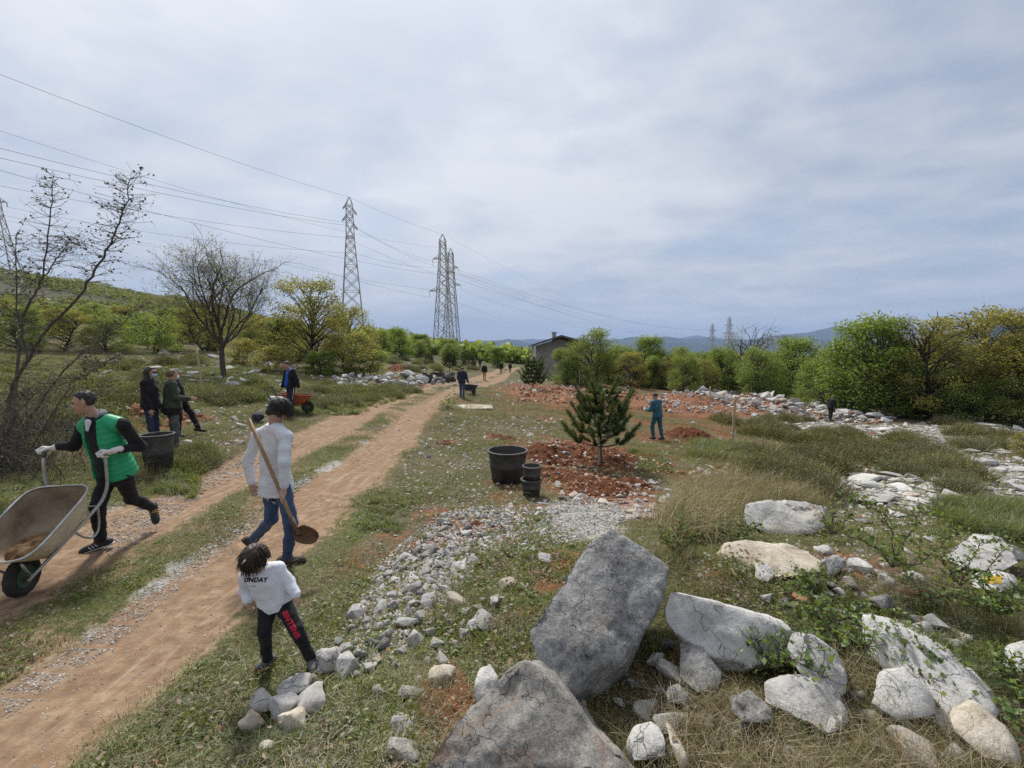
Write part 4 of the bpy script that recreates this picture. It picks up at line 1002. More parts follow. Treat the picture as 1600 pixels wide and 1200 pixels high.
def masts():
    def base(px, Y): x = (px - 800) / FPX * Y; return np.array([x, Y, h1(x, Y)])
    bA = base(553, 101); A = pylon('nearest tall lattice mast standing alone behind the half leafed oak', bA, P(549, 308, 101)[2] - bA[2], 5.4, .34, [(.90, 1, .7, .5), (.85, -1, .7, .5), (.80, 1, .7, .5), (.93, -1, .6, .4)], neck=.74, wn=1.75, r=.13)
    bB = base(694, 131); B = pylon('front one of the two overlapping masts, with side arms and white foot braces', bB, P(692, 366, 131)[2] - bB[2], 5.6, -.1, [(.80, -1, 2.1, 1.9), (.685, 1, 2.3, 1.8), (.535, -1, 2.7, 1.9)], neck=.80, wn=2.0, r=.16, white_low=True)
    bC = base(706, 158); C = pylon('rear one of the two overlapping masts', bC, P(702, 388, 158)[2] - bC[2], 6.0, -.1, [(.82, 1, 1.8, 1.8), (.66, 1, 2.3, 1.8), (.70, -1, 2.0, 1.8)], neck=.78, wn=2.1, r=.17)
    bF = base(14, 96); F_ = pylon('mast cut by the left edge behind the thorn shrub', bF, P(-4, 296, 96)[2] - bF[2], 6.4, .5, [(.9, 1, 1.2, 1.0), (.8, -1, 1.2, 1.0)], neck=.82, wn=1.7, r=.13)
    bE = base(1137, 420); E = pylon('larger of the two tiny masts over the right tree line', bE, P(1138, 494, 420)[2] - bE[2], 8, .2, [(.80, 1, 4, 2), (.80, -1, 4, 2), (.62, 1, 5.5, 2), (.62, -1, 5.5, 2)], neck=.8, wn=2.6, r=.28)
    bD = base(1111, 520); D = pylon('smaller of the two tiny masts over the right tree line', bD, P(1111, 505, 520)[2] - bD[2], 8, .2, [(.80, 1, 4, 2), (.80, -1, 4, 2), (.62, 1, 5.5, 2), (.62, -1, 5.5, 2)], neck=.8, wn=2.6, r=.3)
    L = lambda px, py, Y: P(px, py, Y)
    wire('topmost wire from the upper left corner over the mast tips', [L(-140, 62, 40), A[-1], B[-1], L(900, 470, 330)], [.8, .5, 1], .02)
    wire('faint upper wire ending at the tip of the rear mast', [L(-140, 158, 50), C[-1]], [3.0], .017)
    for k, (a, m, e, lab) in enumerate([((-140, 196, 44), (548, 349, 101.5), None, 'upper wire of the close pair left of the nearest mast'), ((-140, 214, 44), (549, 353, 100.5), None, 'lower wire of the close pair left of the nearest mast')]):
        wire(lab, [L(*a), L(*m), B[0] if k == 0 else L(684, 411, 131.3), E[0] if k == 0 else E[1]], [.9, .9, 9])
    wire('third wire from the left edge sloping to the side arms', [L(-140, 226, 48), L(700, 431, 131)], [1.8])
    wire('fourth wire from the left, passing behind the thorn shrub tips', [L(-140, 262, 60), L(541, 371, 101), B[1], E[2]], [1.2, 1.0, 9])
    wire('fifth wire from the left, starting at the cut off mast', [F_[0], L(556, 396, 101), L(684, 417, 131), E[3]], [1.5, 1.0, 11])
    wire('sixth wire from the left, low above the bare oak', [F_[1], L(470, 412, 105), B[2]], [1.2, .6])
    wire('lowest wire from the left crossing above the bare oak crown', [L(-60, 322, 92), L(440, 412, 115), L(676, 453, 131)], [.9, .6])
    wire('wire sinking from the rear mast to the far right masts', [C[0], D[0]], [11]); wire('lower wire from the rear mast to the far right masts', [C[1], D[2]], [12]); wire('faint wire falling right of the double mast', [L(708, 470, 131), L(838, 519, 260)], [.3], .02)
masts()

# ================================================================== HOUSE
def house():
    Y = 60; zb = h1(6, Y) - .3
    x0, x1 = (834 - 800) / FPX * Y, (928 - 800) / FPX * Y; xm = (877 - 800) / FPX * Y
    ze = P(835, 541, Y)[2]; zp = P(877, 527, Y)[2]
    root = empty('house', (xm, Y, zb)); tag(root, 'grey house with a low gable roof behind the trees at the end of the track', 'house')
    o = np.array([xm, Y, zb])
    ms = simple('grey_render', (.36, .345, .32), (.28, .27, .25), 2, .9); mr = simple('dark_roof', (.13, .125, .12), (.09, .087, .084), 4, .8); mw = simple('white_column', (.66, .64, .60), (.52, .50, .46), 3, .8)
    fb = MB(); F = [(x0 + .3, Y + 1.6, zb), (x1 - .3, Y + 1.6, zb), (x1 - .3, Y + 1.6, ze), (xm, Y + 1.6, zp - .15), (x0 + .3, Y + 1.6, ze)]; D = 11
    V = [np.array(p) - o for p in F] + [np.array(p) + np.array([0, D, 0]) - o for p in F]
    fb.add(V, [(0, 1, 2, 3, 4), (9, 8, 7, 6, 5), (0, 5, 6, 1), (1, 6, 7, 2), (4, 9, 5, 0)]); fb.build('wall', ms, root, False)
    for s, xe in ((-1, x0 - .35), (1, x1 + .35)):
        m = MB(); dz = (zp - ze) * .35 / (xm - x0) 
        a, b = np.array([xm, Y - .1, zp + .05]) - o, np.array([xe, Y - .1, ze - dz + .05]) - o; dd = np.array([0, D + 2.2, 0]); up = np.array([0, 0, .28])
        m.add([a, b, b + up, a + up, a + dd, b + dd, b + dd + up, a + dd + up], [(0, 1, 2, 3), (7, 6, 5, 4), (3, 2, 6, 7), (0, 4, 5, 1), (1, 5, 6, 2)]); m.build('roof', mr, root, False)
    m = MB(); m.box((x0 - .05 - o[0], .1, 0), (x0 + .3 - o[0], .5, ze - zb + .05)); m.build('column', mw, root, False)
    m = MB(); m.box((x1 - .5 - o[0], .1, 0), (x1 - .2 - o[0], .5, ze - zb + .05)); m.build('column', mw, root, False)
    m = MB(); m.box((-.9, 4, zp - zb - .4), (-.35, 4.6, zp - zb + .75)); m.box((-1.0, 3.9, zp - zb + .76), (-.25, 4.7, zp - zb + .9)); m.build('chimney', ms, root, False)
    c = G(872, 589); m = MB(); m.box((-1.4, -.5, -.1), (2.0, .5, .12)); s = m.build('slab', simple('concrete', (.48, .46, .43), (.36, .35, .33), 4, .9), None, False, c); tag(s, 'flat concrete slab on the ground in front of the house', 'concrete slab')
house()

# ================================================================== TUBS, BUCKETS, CRATES
M_BLACK = simple('black_plastic', (.020, .020, .022), (.062, .054, .046), 5, .5, .002, spec=.5)
M_BLACKW = simple('worn_black_plastic', (.085, .078, .07), (.035, .034, .035), 6, .6, .002, spec=.4)
def tub(name, label, c, rt, rb, h, soil=None, group=None, lip=.02, inset=.55):
    root = empty(name, c); tag(root, label, 'tub' if name == 'plant_tub' else ('bucket' if name == 'bucket' else 'bin'), group)
    m = MB(); t = .012
    m.lathe([(0, 0), (rb * .96, 0), (rb, .01), (rb + (rt - rb) * .46, h * .45), (rb + (rt - rb) * .48 + .006, h * .47), (rb + (rt - rb) * .52 + .006, h * .53), (rb + (rt - rb) * .54, h * .55), (rt, h - .03)], 36)
    ob = m.build('wall', M_BLACK, root)
    m = MB(); m.lathe([(rt, h - .035), (rt + lip, h - .03), (rt + lip, h - .004), (rt + lip - .006, h), (rt - t, h), (rt - t, h - .02), (rt - t - .01, h * .66), (rt - t - .02, h * .62), (rb + (rt - rb) * inset - t, h * inset), (rb + (rt - rb) * .2 - t, h * .2), (0, h * .19)], 36)
    m.build('rim', M_BLACKW, root)
    return root
c = G(793, 757); s = c[1] / FPX
tub('plant_tub', 'wide black planting tub standing empty on the grass', c + np.array([0, .30, 0]), 31 * s * 1.03, 25.5 * s * 1.03, 50 * s)
c = G(831, 779); s = c[1] / FPX
tub('bucket', 'lower black bucket holding a second bucket, right of the wide tub', c + np.array([0, .15, 0]), 16 * s, 13.5 * s, 28 * s, group='two nested buckets')
tub('bucket', 'upper black bucket stuck inside another, right of the wide tub', c + np.array([.01, .15, 19 * s]), 15.2 * s, 12 * s, 31 * s, group='two nested buckets', lip=.012)
c = G(233, 742); s = c[1] / FPX
tub('bin', 'tall black tub behind the man in the green vest', c + np.array([0, .22, 0]), 22 * s, 18 * s, 62 * s)
def crate(label, px, py, w, d, h, rz, group):
    c = G(px, py); root = empty('crate', c, rz); tag(root, label, 'crate', group); t = .03
    for nm, lo, hi in (('side_panel', (-w / 2, -d / 2, 0), (w / 2, -d / 2 + t, h)), ('side_panel', (-w / 2, d / 2 - t, 0), (w / 2, d / 2, h)), ('end_panel', (-w / 2, -d / 2 + t, 0), (-w / 2 + t, d / 2 - t, h)), ('end_panel', (w / 2 - t, -d / 2 + t, 0), (w / 2, d / 2 - t, h)), ('bottom', (-w / 2 + t, -d / 2 + t, .02), (w / 2 - t, d / 2 - t, .05))):
        m = MB(); m.box(lo, hi); m.build(nm, M_BLACK, root, False)
    for zz in (.28, .62, .95):
        m = MB(); m.box((-w / 2 - .02, -d / 2 - .022, h * zz - .03), (w / 2 + .02, -d / 2 - .002, h * zz + .03)); m.build('rib', M_BLACKW, root, False)
    return root
crate('low wide black crate at the left of the black heap beyond the track', 668, 597, .8, .7, .55, .1, 'black crates left of the track')
crate('tall black crate in the middle of the black heap', 684, 596, .95, .8, .75, -.15, 'black crates left of the track')
crate('black crate at the right of the heap, nearest the track', 697, 597, .7, .6, .40, .3, 'black crates left of the track')
rb2 = np.random.default_rng(4)
for k, (px, py, lab) in enumerate([(704, 596, 'black plant pot at the right end of the crate heap'), (710, 597, 'black plant pot lying nearest the person with the dark barrow'), (707, 592, 'black plant pot behind the other pots'), (701, 590, 'black plant pot beside the tall crate'), (662, 592, 'black plant pot left of the crates')]):
    c = G(px, py); r = tub('bucket', lab, c + np.array([0, 0, .05]), .30, .22, .42, group='black plant pots by the crates'); r.rotation_euler = (rb2.uniform(-.9, .3), rb2.uniform(-.6, .6), rb2.uniform(0, 6))
# ================================================================== WHEELBARROWS
def wheelbarrow(label, axle, heading, tilt, tray_mat, frame_mat, load=None, scale=1.0, dirt=None, roll=0.0):
    """local +Y runs forward to the wheel; origin on the axle"""
    root = empty('wheelbarrow', axle); tag(root, label, 'wheelbarrow')
    root.rotation_mode = 'QUATERNION'
    root.rotation_quaternion = Quaternion((0, 0, 1), math.atan2(heading[1], heading[0]) - math.pi / 2) @ Quaternion((1, 0, 0), -tilt) @ Quaternion((0, 1, 0), roll)
    root.scale = (scale,) * 3
    def ring(cy0, hy, hw0, hw1, z0, z1, rr, n=40):
        """rounded rectangle: rear half width hw0, front hw1; z rear z0 to front z1"""
        pts = []
        for k in range(n):
            t = 2 * math.pi * k / n; ct, st = math.cos(t), math.sin(t); e = 2 / rr
            u = math.copysign(abs(ct) ** e, ct); v = math.copysign(abs(st) ** e, st)
            f = (v + 1) / 2
            pts.append((u * (hw0 + (hw1 - hw0) * f), cy0 + v * hy, z0 + (z1 - z0) * f))
        return pts
    n = 40; rings = [(-.37, .51, .305, .275, .42, .40, 5), (-.37, .505, .30, .27, .405, .385, 5), (-.41, .44, .275, .24, .27, .25, 4.6), (-.44, .36, .25, .205, .13, .12, 4.2), (-.45, .30, .22, .17, .085, .075, 4)]
    m = MB(); V = []
    for r_ in rings: V += ring(*r_)
    k0 = len(rings)
    ins = [(-.45, .29, .21, .16, .10, .09, 4), (-.44, .35, .243, .198, .143, .133, 4.2), (-.41, .43, .268, .233, .275, .255, 4.6), (-.37, .495, .292, .263, .405, .385, 5), (-.37, .503, .30, .271, .421, .401, 5)]
    for r_ in ins: V += ring(*r_)
    tot = len(rings) + len(ins); F = [(i * n + k, (i + 1) * n + k, (i + 1) * n + (k + 1) % n, i * n + (k + 1) % n) for i in range(tot - 1) for k in range(n) if i != k0 - 1]
    F += [tuple((k0 - 1) * n + k for k in range(n))[::-1], tuple(k0 * n + k for k in range(n))]
    F += [(k, (tot - 1) * n + k, (tot - 1) * n + (k + 1) % n, (k + 1) % n) for k in range(n)][::1]
    m.add(V, F); m.build('tray', tray_mat, root)
    mr_ = MB(); mr_.tube(np.array(ring(-.37, .513, .308, .278, .414, .394, 5) + ring(-.37, .513, .308, .278, .414, .394, 5)[:1]), .013, 6); mr_.build('tray_rim', frame_mat, root)
    for s in (-1, 1):
        q = MB(); path = np.array([(s * .07, .06, -.02), (s * .12, -.12, .02), (s * .17, -.3, .055), (s * .22, -.72, .065), (s * .26, -.92, .10), (s * .29, -1.04, .22), (s * .30, -1.12, .40), (s * .30, -1.20, .56), (s * .30, -1.27, .62)])
        tt = np.linspace(0, len(path) - 1, 40); path = np.stack([np.interp(tt, np.arange(len(path)), path[:, i]) for i in range(3)], -1)
        for _ in range(3): path[1:-1] = (path[:-2] + path[1:-1] * 2 + path[2:]) / 4
        q.tube(path, .017, 8); h_ = q.build('handle', frame_mat, root)
        g = MB(); g.tube(path[-5:] + (path[-1] - path[-5]) * .12, .021, 8); g.build('grip', M_BLACK, h_)
        l = MB(); lp = np.array([(s * .19, -.50, .06), (s * .215, -.52, -.06), (s * .225, -.60, -.19), (s * .225, -.72, -.20), (s * .225, -.80, -.10), (s * .235, -.86, .08)])
        tt = np.linspace(0, 5, 20); lp = np.stack([np.interp(tt, np.arange(6), lp[:, i]) for i in range(3)], -1)
        for _ in range(2): lp[1:-1] = (lp[:-2] + lp[1:-1] * 2 + lp[2:]) / 4
        l.tube(lp, .012, 7); l.build('leg', frame_mat, root)
        b = MB(); b.tube([(s * .065, .0, .0), (s * .09, .03, .12), (s * .12, .06, .25)], .012, 6); b.build('wheel_brace', frame_mat, root)
    cb = MB(); cb.tube([(-.22, -.86, .085), (.22, -.86, .085)], .010, 6); cb.build('cross_brace', frame_mat, root)
    w = empty('wheel'); w.parent = root
    ty = MB(); R0, r1 = .155, .048
    V = []; nn, mm = 30, 10
    for i in range(nn):
        a = 2 * math.pi * i / nn
        for j in range(mm):
            b_ = 2 * math.pi * j / mm; rr = R0 + r1 * math.cos(b_) + (.006 if math.cos(b_) > .6 and i % 2 else 0); V.append((r1 * .95 * math.sin(b_), rr * math.cos(a), rr * math.sin(a)))
    ty.add(V, [(i * mm + j, ((i + 1) % nn) * mm + j, ((i + 1) % nn) * mm + (j + 1) % mm, i * mm + (j + 1) % mm) for i in range(nn) for j in range(mm)]); ty.build('tyre', M_RUBBER, w)
    ri = MB()
    for s in (-1, 1):
        V = []; 
        for i in range(24):
            a = 2 * math.pi * i / 24
            for rr, xx in ((.115, .03), (.10, .012), (.04, .02), (.018, .05)): V.append((s * xx, rr * math.cos(a), rr * math.sin(a)))
        ri.add(V, [(i * 4 + j, ((i + 1) % 24) * 4 + j, ((i + 1) % 24) * 4 + j + 1, i * 4 + j + 1) for i in range(24) for j in range(3)])
    ri.build('rim', M_RIM, w)
    ax = MB(); ax.tube([(-.08, 0, 0), (.08, 0, 0)], .012, 8); ax.build('axle', frame_mat, w)
    return root
M_RUBBER = simple('rubber', (.028, .026, .024), (.05, .042, .034), 14, .9, .004)
M_RIM = simple('green_rim', (.05, .11, .07), (.07, .075, .06), 9, .6)
M_TRAY = simple('dusty_grey_tray', (.42, .40, .35), (.30, .25, .185), 6, .6, .002, detail=7)
M_TRAYIN = None
M_FRAME = simple('worn_steel_tube', (.46, .47, .46), (.34, .33, .30), 12, .45, metal=.5)
def two_side_tray():
    m, N, L, b = new_mat('earth_stained_tray')
    tc = N.new('ShaderNodeTexCoord').outputs['Object']
    n = noise_node(N, L, tc, 5, 7, .65); n2 = noise_node(N, L, tc, 22, 5, .6)
    sx = N.new('ShaderNodeSeparateXYZ'); L.new(tc, sx.inputs[0])
    geo = N.new('ShaderNodeNewGeometry')
    clean = ramp_node(N, L, n2, [(.35, (.60, .52, .38)), (.65, (.47, .40, .28))])
    dirt = ramp_node(N, L, n, [(.32, (.12, .085, .055)), (.5, (.21, .15, .095)), (.68, (.31, .235, .155))])
    a = N.new('ShaderNodeAttribute'); a.attribute_name = 'inner'
    f = mathn(N, L, 'ADD', mathn(N, L, 'MULTIPLY', a.outputs['Fac'], .93), mathn(N, L, 'MULTIPLY', ramp_node(N, L, n, [(.55, (0, 0, 0)), (.7, (1, 1, 1))]), .3), True)
    L.new(mixc(N, L, f, clean, dirt), b.inputs['Base Color']); b.inputs['Roughness'].default_value = .6
    return m
def barrow_main():
    wpt = G(38, 932); wheel_c = wpt + np.array([0, 0, .20]); hand = (P(163, 712, HAND_Y) + P(72, 706, HAND_Y)) / 2
    hd = wheel_c - hand; heading = hd[:2]
    root = wheelbarrow('large pale earth stained wheelbarrow pushed by the man in the green vest', wheel_c, heading, 0, two_side_tray(), M_FRAME)
    tray = [c for c in root.children if c.name.startswith('tray') and 'rim' not in c.name][0]
    me = tray.data; a = np.zeros(len(me.vertices)); a[5 * 40:] = 1; vcol(me, 'inner', a)
    # solve the tilt so that the grips reach the hands
    L_ = math.hypot(1.235, .60); ang0 = math.atan2(.60, 1.235); d = np.linalg.norm(hd); dz = hand[2] - wheel_c[2]; dh = np.linalg.norm(hd[:2])
    tilt = math.atan2(dz, dh) - ang0; sc = d / L_
    print('barrow', sc, math.degrees(tilt), wheel_c, hand)
    root.rotation_quaternion = Quaternion((0, 0, 1), math.atan2(heading[1], heading[0]) - math.pi / 2) @ Quaternion((1, 0, 0), -tilt)
    root.scale = (sc * 1.05, sc, sc); 
    bpy.context.view_layer.update()
    # soil left in the tray
    M = np.array(root.matrix_world)
    nx, ny = 26, 26; V = []
    for j in range(ny):
        for i in range(nx):
            u, v = i / (nx - 1) * 2 - 1, j / (ny - 1) * 2 - 1
            uu, vv = u * math.sqrt(1 - v * v / 2), v * math.sqrt(1 - u * u / 2)
            x = uu * .215; y = -.27 + vv * .22
            z = .15 + .10 * (y + .45) + .035 * vnoise(np.array([x * 9, y * 9, 1.0])) + .02 * vnoise(np.array([x * 24, y * 24, 4.0])) - .05 * (uu * uu + vv * vv) ** 2
            V.append(M[:3, :3] @ np.array([x, y, z]) + M[:3, 3])
    V = np.array(V); c = V.mean(0)
    o = link('soil_load', mesh('soil_load', V - c, np.array([(j * nx + i, j * nx + i + 1, (j + 1) * nx + i + 1, (j + 1) * nx + i) for j in range(ny - 1) for i in range(nx - 1)]), soil_mat('barrow_earth', (.12, .07, .04), (.23, .14, .08), (.33, .22, .13))), loc=c)
    tag(o, 'brown earth left in the front of the large wheelbarrow', 'earth')
    return root
HAND_Y = 4.62
barrow_main()
M_ORANGE = simple('orange_tray', (.44, .115, .045), (.34, .09, .04), 7, .55)
M_NAVY = simple('dark_blue_tray', (.022, .028, .055), (.035, .04, .06), 7, .5)
c = G(474, 645); wheelbarrow('orange wheelbarrow beside the man in the blue shirt', c + np.array([.15, .0, .20]), (.95, .15), .05, M_ORANGE, M_BLACKW)
c = G(737, 618); wheelbarrow('dark blue wheelbarrow pushed along the track by a far worker', c + np.array([.1, .3, .20]), (.45, 1), .12, M_NAVY, M_BLACKW)
# small bundles on the grass
def bundle(name, label, cat, px, py, w, d, h, mat, seed):
    c = G(px, py); rg = np.random.default_rng(seed); pts = []
    for _ in range(26):
        v = rg.normal(size=3); v /= np.linalg.norm(v); pts.append(c + np.array([v[0] * w / 2, v[1] * d / 2, h * .42 + v[2] * h / 2]))
    o = link(name, rock_mesh(name, np.array(pts) - c, mat, res=max(w / 16, .02), amp=w * .03, warp=w * .09, seed=seed, smooth=3, chip=.0), loc=c); tag(o, label, cat)
bundle('backpack', 'dark blue backpack lying on the grass left of the white shirted man', 'backpack', 402, 660, .42, .3, .30, simple('navy_cloth', (.02, .025, .05), (.045, .05, .075), 12, .9), 91)
bundle('sack', 'white plastic sack by the stones near the man in the blue shirt', 'sack', 427, 630, .42, .3, .34, simple('white_plastic', (.68, .68, .68), (.56, .56, .57), 9, .5), 92)
bundle('plastic_bag', 'small white plastic bag in the grass right of the teal overalls man', 'plastic bag', 1082, 664, .26, .2, .22, simple('thin_white_plastic', (.72, .73, .74), (.6, .6, .62), 9, .4), 93)
# ================================================================== PEOPLE
class Vol:
    """distance field on a grid; shapes join smoothly, the surface is taken off by surface nets"""
    def __init__(s, lo, hi, h):
        s.h = h; s.lo = np.asarray(lo, float) - 3 * h; s.n = np.ceil((np.asarray(hi, float) + 3 * h - s.lo) / h).astype(int) + 1
        s.D = np.full(s.n, 1.0, np.float32); s.ax = [s.lo[i] + h * np.arange(s.n[i]) for i in range(3)]
    def blk(s, lo, hi, pad):
        a = np.clip(np.floor((np.asarray(lo) - pad - s.lo) / s.h).astype(int), 0, s.n - 1); b = np.clip(np.ceil((np.asarray(hi) + pad - s.lo) / s.h).astype(int) + 1, 1, s.n)
        return tuple(slice(i, j) for i, j in zip(a, b))
    def pts(s, b): return np.stack(np.meshgrid(*[s.ax[i][b[i]] for i in range(3)], indexing='ij'), -1)
    def add(s, fn, lo, hi, k=.02, sub=False):
        b = s.blk(lo, hi, k + 2.5 * s.h); p = s.pts(b)
        if p.size == 0: return
        d = fn(p); e = s.D[b]
        if sub:
            d = -d; hh = np.maximum(k - np.abs(e - d), 0) / k; s.D[b] = np.maximum(e, d) + hh * hh * k * .25
        else:
            hh = np.maximum(k - np.abs(e - d), 0) / k; s.D[b] = np.minimum(e, d) + (-hh * hh * k * .25)
    def cone(s, a, b_, r1, r2, k=.02, flat=None, f=1.0, sub=False):
        a = np.asarray(a, float); b_ = np.asarray(b_, float); ba = b_ - a; L2 = ba @ ba + 1e-12
        def fn(p):
            q = p - a; t = np.clip((q @ ba) / L2, 0, 1); v = q - t[..., None] * ba; d2 = (v * v).sum(-1)
            if flat is not None: d2 = d2 + (v @ flat) ** 2 * (f * f - 1)
            return np.sqrt(d2) - (r1 + (r2 - r1) * t)
        r = max(r1, r2); s.add(fn, np.minimum(a, b_) - r, np.maximum(a, b_) + r, k, sub)
    def ell(s, c, M, rad, k=.02, sub=False, cut=None):
        c = np.asarray(c, float); M = np.asarray(M, float); rad = np.asarray(rad, float)
        def fn(p):
            q = (p - c) @ M.T; k0 = np.sqrt(((q / rad) ** 2).sum(-1)) + 1e-9; k1 = np.sqrt(((q / rad ** 2) ** 2).sum(-1)) + 1e-9
            d = k0 * (k0 - 1) / k1
            if cut is not None: d = np.maximum(d, cut(q))
            return d
        r = rad.max(); s.add(fn, c - r, c + r, k, sub)
    def loft(s, A, B, sa, sb, ws, ds, k=.03, wedge=None, quilt=0.0, ripple=0.0, seed=0, fa=None):
        """trunk from A (pelvis) to B (neck): widths ws, depths ds along it; side axis turns from sa to sb"""
        A = np.asarray(A, float); B = np.asarray(B, float); ba = B - A; L = np.linalg.norm(ba); ax = ba / L
        ws = np.asarray(ws, float); ds = np.asarray(ds, float); tt = np.linspace(0, 1, len(ws))
        def fn(p):
            q = p - A; t = (q @ ax) / L; tc = np.clip(t, 0, 1)
            S = sa + (sb - sa) * tc[..., None]; S = S - ax * (S @ ax)[..., None]; S /= np.linalg.norm(S, axis=-1)[..., None]
            Fw = np.cross(ax, S)
            v = q - (tc * L)[..., None] * ax
            u = (v * S).sum(-1); w_ = (v * Fw).sum(-1); along = (t - tc) * L
            W = np.interp(tc, tt, ws); Dd = np.interp(tc, tt, ds)
            if quilt: 
                g = quilt * np.abs(np.sin(tc * L / .062 * math.pi)) ** .6; W = W + g; Dd = Dd + g
            if ripple:
                g = ripple * fbm(np.stack([p[..., 0] * 9, p[..., 1] * 9, p[..., 2] * 15 + seed], -1), 3); W = W + g; Dd = Dd + g
            k0 = np.sqrt((u / W) ** 2 + (w_ / Dd) ** 2) + 1e-9; k1 = np.sqrt((u / W ** 2) ** 2 + (w_ / Dd ** 2) ** 2) + 1e-9
            d = k0 * (k0 - 1) / k1
            d = np.where(np.abs(along) > 0, np.sqrt(np.maximum(d, 0) ** 2 + along ** 2) + np.minimum(d, 0), d)
            d = np.where((np.abs(along) > 0) & (d < 0), np.abs(along), d)
            if wedge is not None: d = np.maximum(d, wedge(u, w_, tc))
            return d
        r = max(ws.max(), ds.max()) + .03; s.add(fn, np.minimum(A, B) - r, np.maximum(A, B) + r, k)
    def rough(s, amp, sc, seed, stretch=(1, 1, 1)):
        near = np.abs(s.D) < .05; idx = np.argwhere(near)
        p = s.lo + idx * s.h; s.D[near] += (amp * fbm(p * sc * np.array(stretch) + seed, 3)).astype(np.float32)
    def mesh(s, name, mat, smooth_it=1):
        D = s.D; S = D < 0
        nx, ny, nz = D.shape
        c = np.zeros((nx - 1, ny - 1, nz - 1), np.int8)
        for a in (0, 1):
            for b in (0, 1):
                for d in (0, 1): c += S[a:nx - 1 + a, b:ny - 1 + b, d:nz - 1 + d]
        act = (c > 0) & (c < 8); idx = np.argwhere(act)
        if len(idx) == 0: return None
        num = np.full(act.shape, -1, np.int64); num[act] = np.arange(len(idx))
        acc = np.zeros((len(idx), 3)); cnt = np.zeros(len(idx))
        cor = [(a, b, d) for a in (0, 1) for b in (0, 1) for d in (0, 1)]
        val = {q: D[idx[:, 0] + q[0], idx[:, 1] + q[1], idx[:, 2] + q[2]].astype(float) for q in cor}
        for q in cor:
            for ax in range(3):
                if q[ax]: continue
                r = list(q); r[ax] = 1; r = tuple(r); v0, v1 = val[q], val[r]; cr = (v0 < 0) != (v1 < 0)
                t = np.where(cr, v0 / (v0 - v1 + 1e-12), 0); e = np.tile(np.array(q, float), (len(idx), 1)); e[:, ax] += t
                acc[cr] += e[cr]; cnt[cr] += 1
        V = s.lo + (idx + acc / cnt[:, None]) * s.h
        Fs = []
        for ax in range(3):
            o = [i for i in range(3) if i != ax]
            sl0 = [slice(None)] * 3; sl1 = [slice(None)] * 3; sl0[ax] = slice(0, -1); sl1[ax] = slice(1, None)
            cr = S[tuple(sl0)] != S[tuple(sl1)]; e = np.argwhere(cr)
            ok = np.all([(e[:, i] > 0) & (e[:, i] < D.shape[i] - 1) for i in o], 0); e = e[ok]
            q = []
            for da, db in ((1, 1), (0, 1), (0, 0), (1, 0)):
                f = e.copy(); f[:, o[0]] -= da; f[:, o[1]] -= db; q.append(num[f[:, 0], f[:, 1], f[:, 2]])
            q = np.stack(q, -1); ins = S[e[:, 0], e[:, 1], e[:, 2]]
            flip = ins if ax != 1 else ~ins
            q[~flip] = q[~flip][:, ::-1]; Fs.append(q)
        F = np.concatenate(Fs); F = F[(F >= 0).all(1)]
        for _ in range(smooth_it):
            A = np.zeros_like(V); n = np.zeros(len(V))
            for i in range(4):
                a, b = F[:, i], F[:, (i + 1) % 4]
                np.add.at(A, a, V[b]); np.add.at(n, a, 1); np.add.at(A, b, V[a]); np.add.at(n, b, 1)
            V = V * .5 + .5 * A / np.maximum(n, 1)[:, None]
        return mesh(name, V, F, mat)

def cloth(name, c1, c2=None, sc=9, fine=160, bmp=.004, rough=.9):
    m, N, L, b = new_mat(name)
    tc = N.new('ShaderNodeTexCoord').outputs['Object']
    c2 = c2 or tuple(v * .78 for v in c1)
    L.new(ramp_node(N, L, noise_node(N, L, tc, sc, 5, .6), [(.35, c1), (.68, c2)]), b.inputs['Base Color'])
    b.inputs['Roughness'].default_value = rough; b.inputs['Specular IOR Level'].default_value = .15; b.inputs['Sheen Weight'].default_value = .08
    h = mathn(N, L, 'ADD', noise_node(N, L, tc, 16, 4, .6, .8), mathn(N, L, 'MULTIPLY', noise_node(N, L, tc, fine, 2), .3))
    bump(N, L, b, h, .7, bmp); return m
M_SKIN = simple('skin', (.46, .285, .21), (.40, .235, .165), 24, .55, .001, spec=.35)
M_HAIR = simple('dark_hair', (.018, .014, .012), (.036, .028, .022), 60, .5, .002, spec=.4)
M_HAIRB = simple('brown_hair', (.05, .030, .018), (.025, .016, .011), 60, .5, .002, spec=.4)
M_HAIRS = simple('sandy_hair', (.19, .14, .085), (.12, .09, .055), 60, .6, .002)
M_BLK = cloth('black_cloth', (.014, .014, .016), (.024, .024, .027)); M_NAVYC = cloth('navy_cloth_wear', (.018, .022, .045), (.03, .035, .06))
M_JEANS = cloth('blue_jeans', (.035, .06, .13), (.075, .11, .19), 7); M_DJEANS = cloth('dark_jeans', (.03, .04, .07), (.05, .06, .10), 7)
M_WHITEK = cloth('pale_grey_knit', (.66, .67, .70), (.57, .58, .62), 12, 190, .005); M_WHITES = cloth('white_sweatshirt', (.76, .77, .82), (.68, .69, .75), 6)
M_GREENV = simple('green_quilted_nylon', (.012, .36, .155), (.01, .30, .125), 7, .45, .003, 30, spec=.5); M_GREYHOOD = cloth('grey_hood', (.22, .23, .25))
M_GREENJ = cloth('dark_green_jacket', (.045, .055, .035), (.065, .075, .05)); M_GREYP = cloth('grey_trousers', (.085, .085, .09), (.12, .12, .125))
M_BLUET = cloth('bright_blue_shirt', (.02, .09, .46), (.018, .075, .38)); M_TEAL = cloth('teal_overalls', (.04, .125, .155), (.03, .09, .115)); M_REDC = cloth('red_scarf', (.45, .03, .03), (.35, .025, .03))
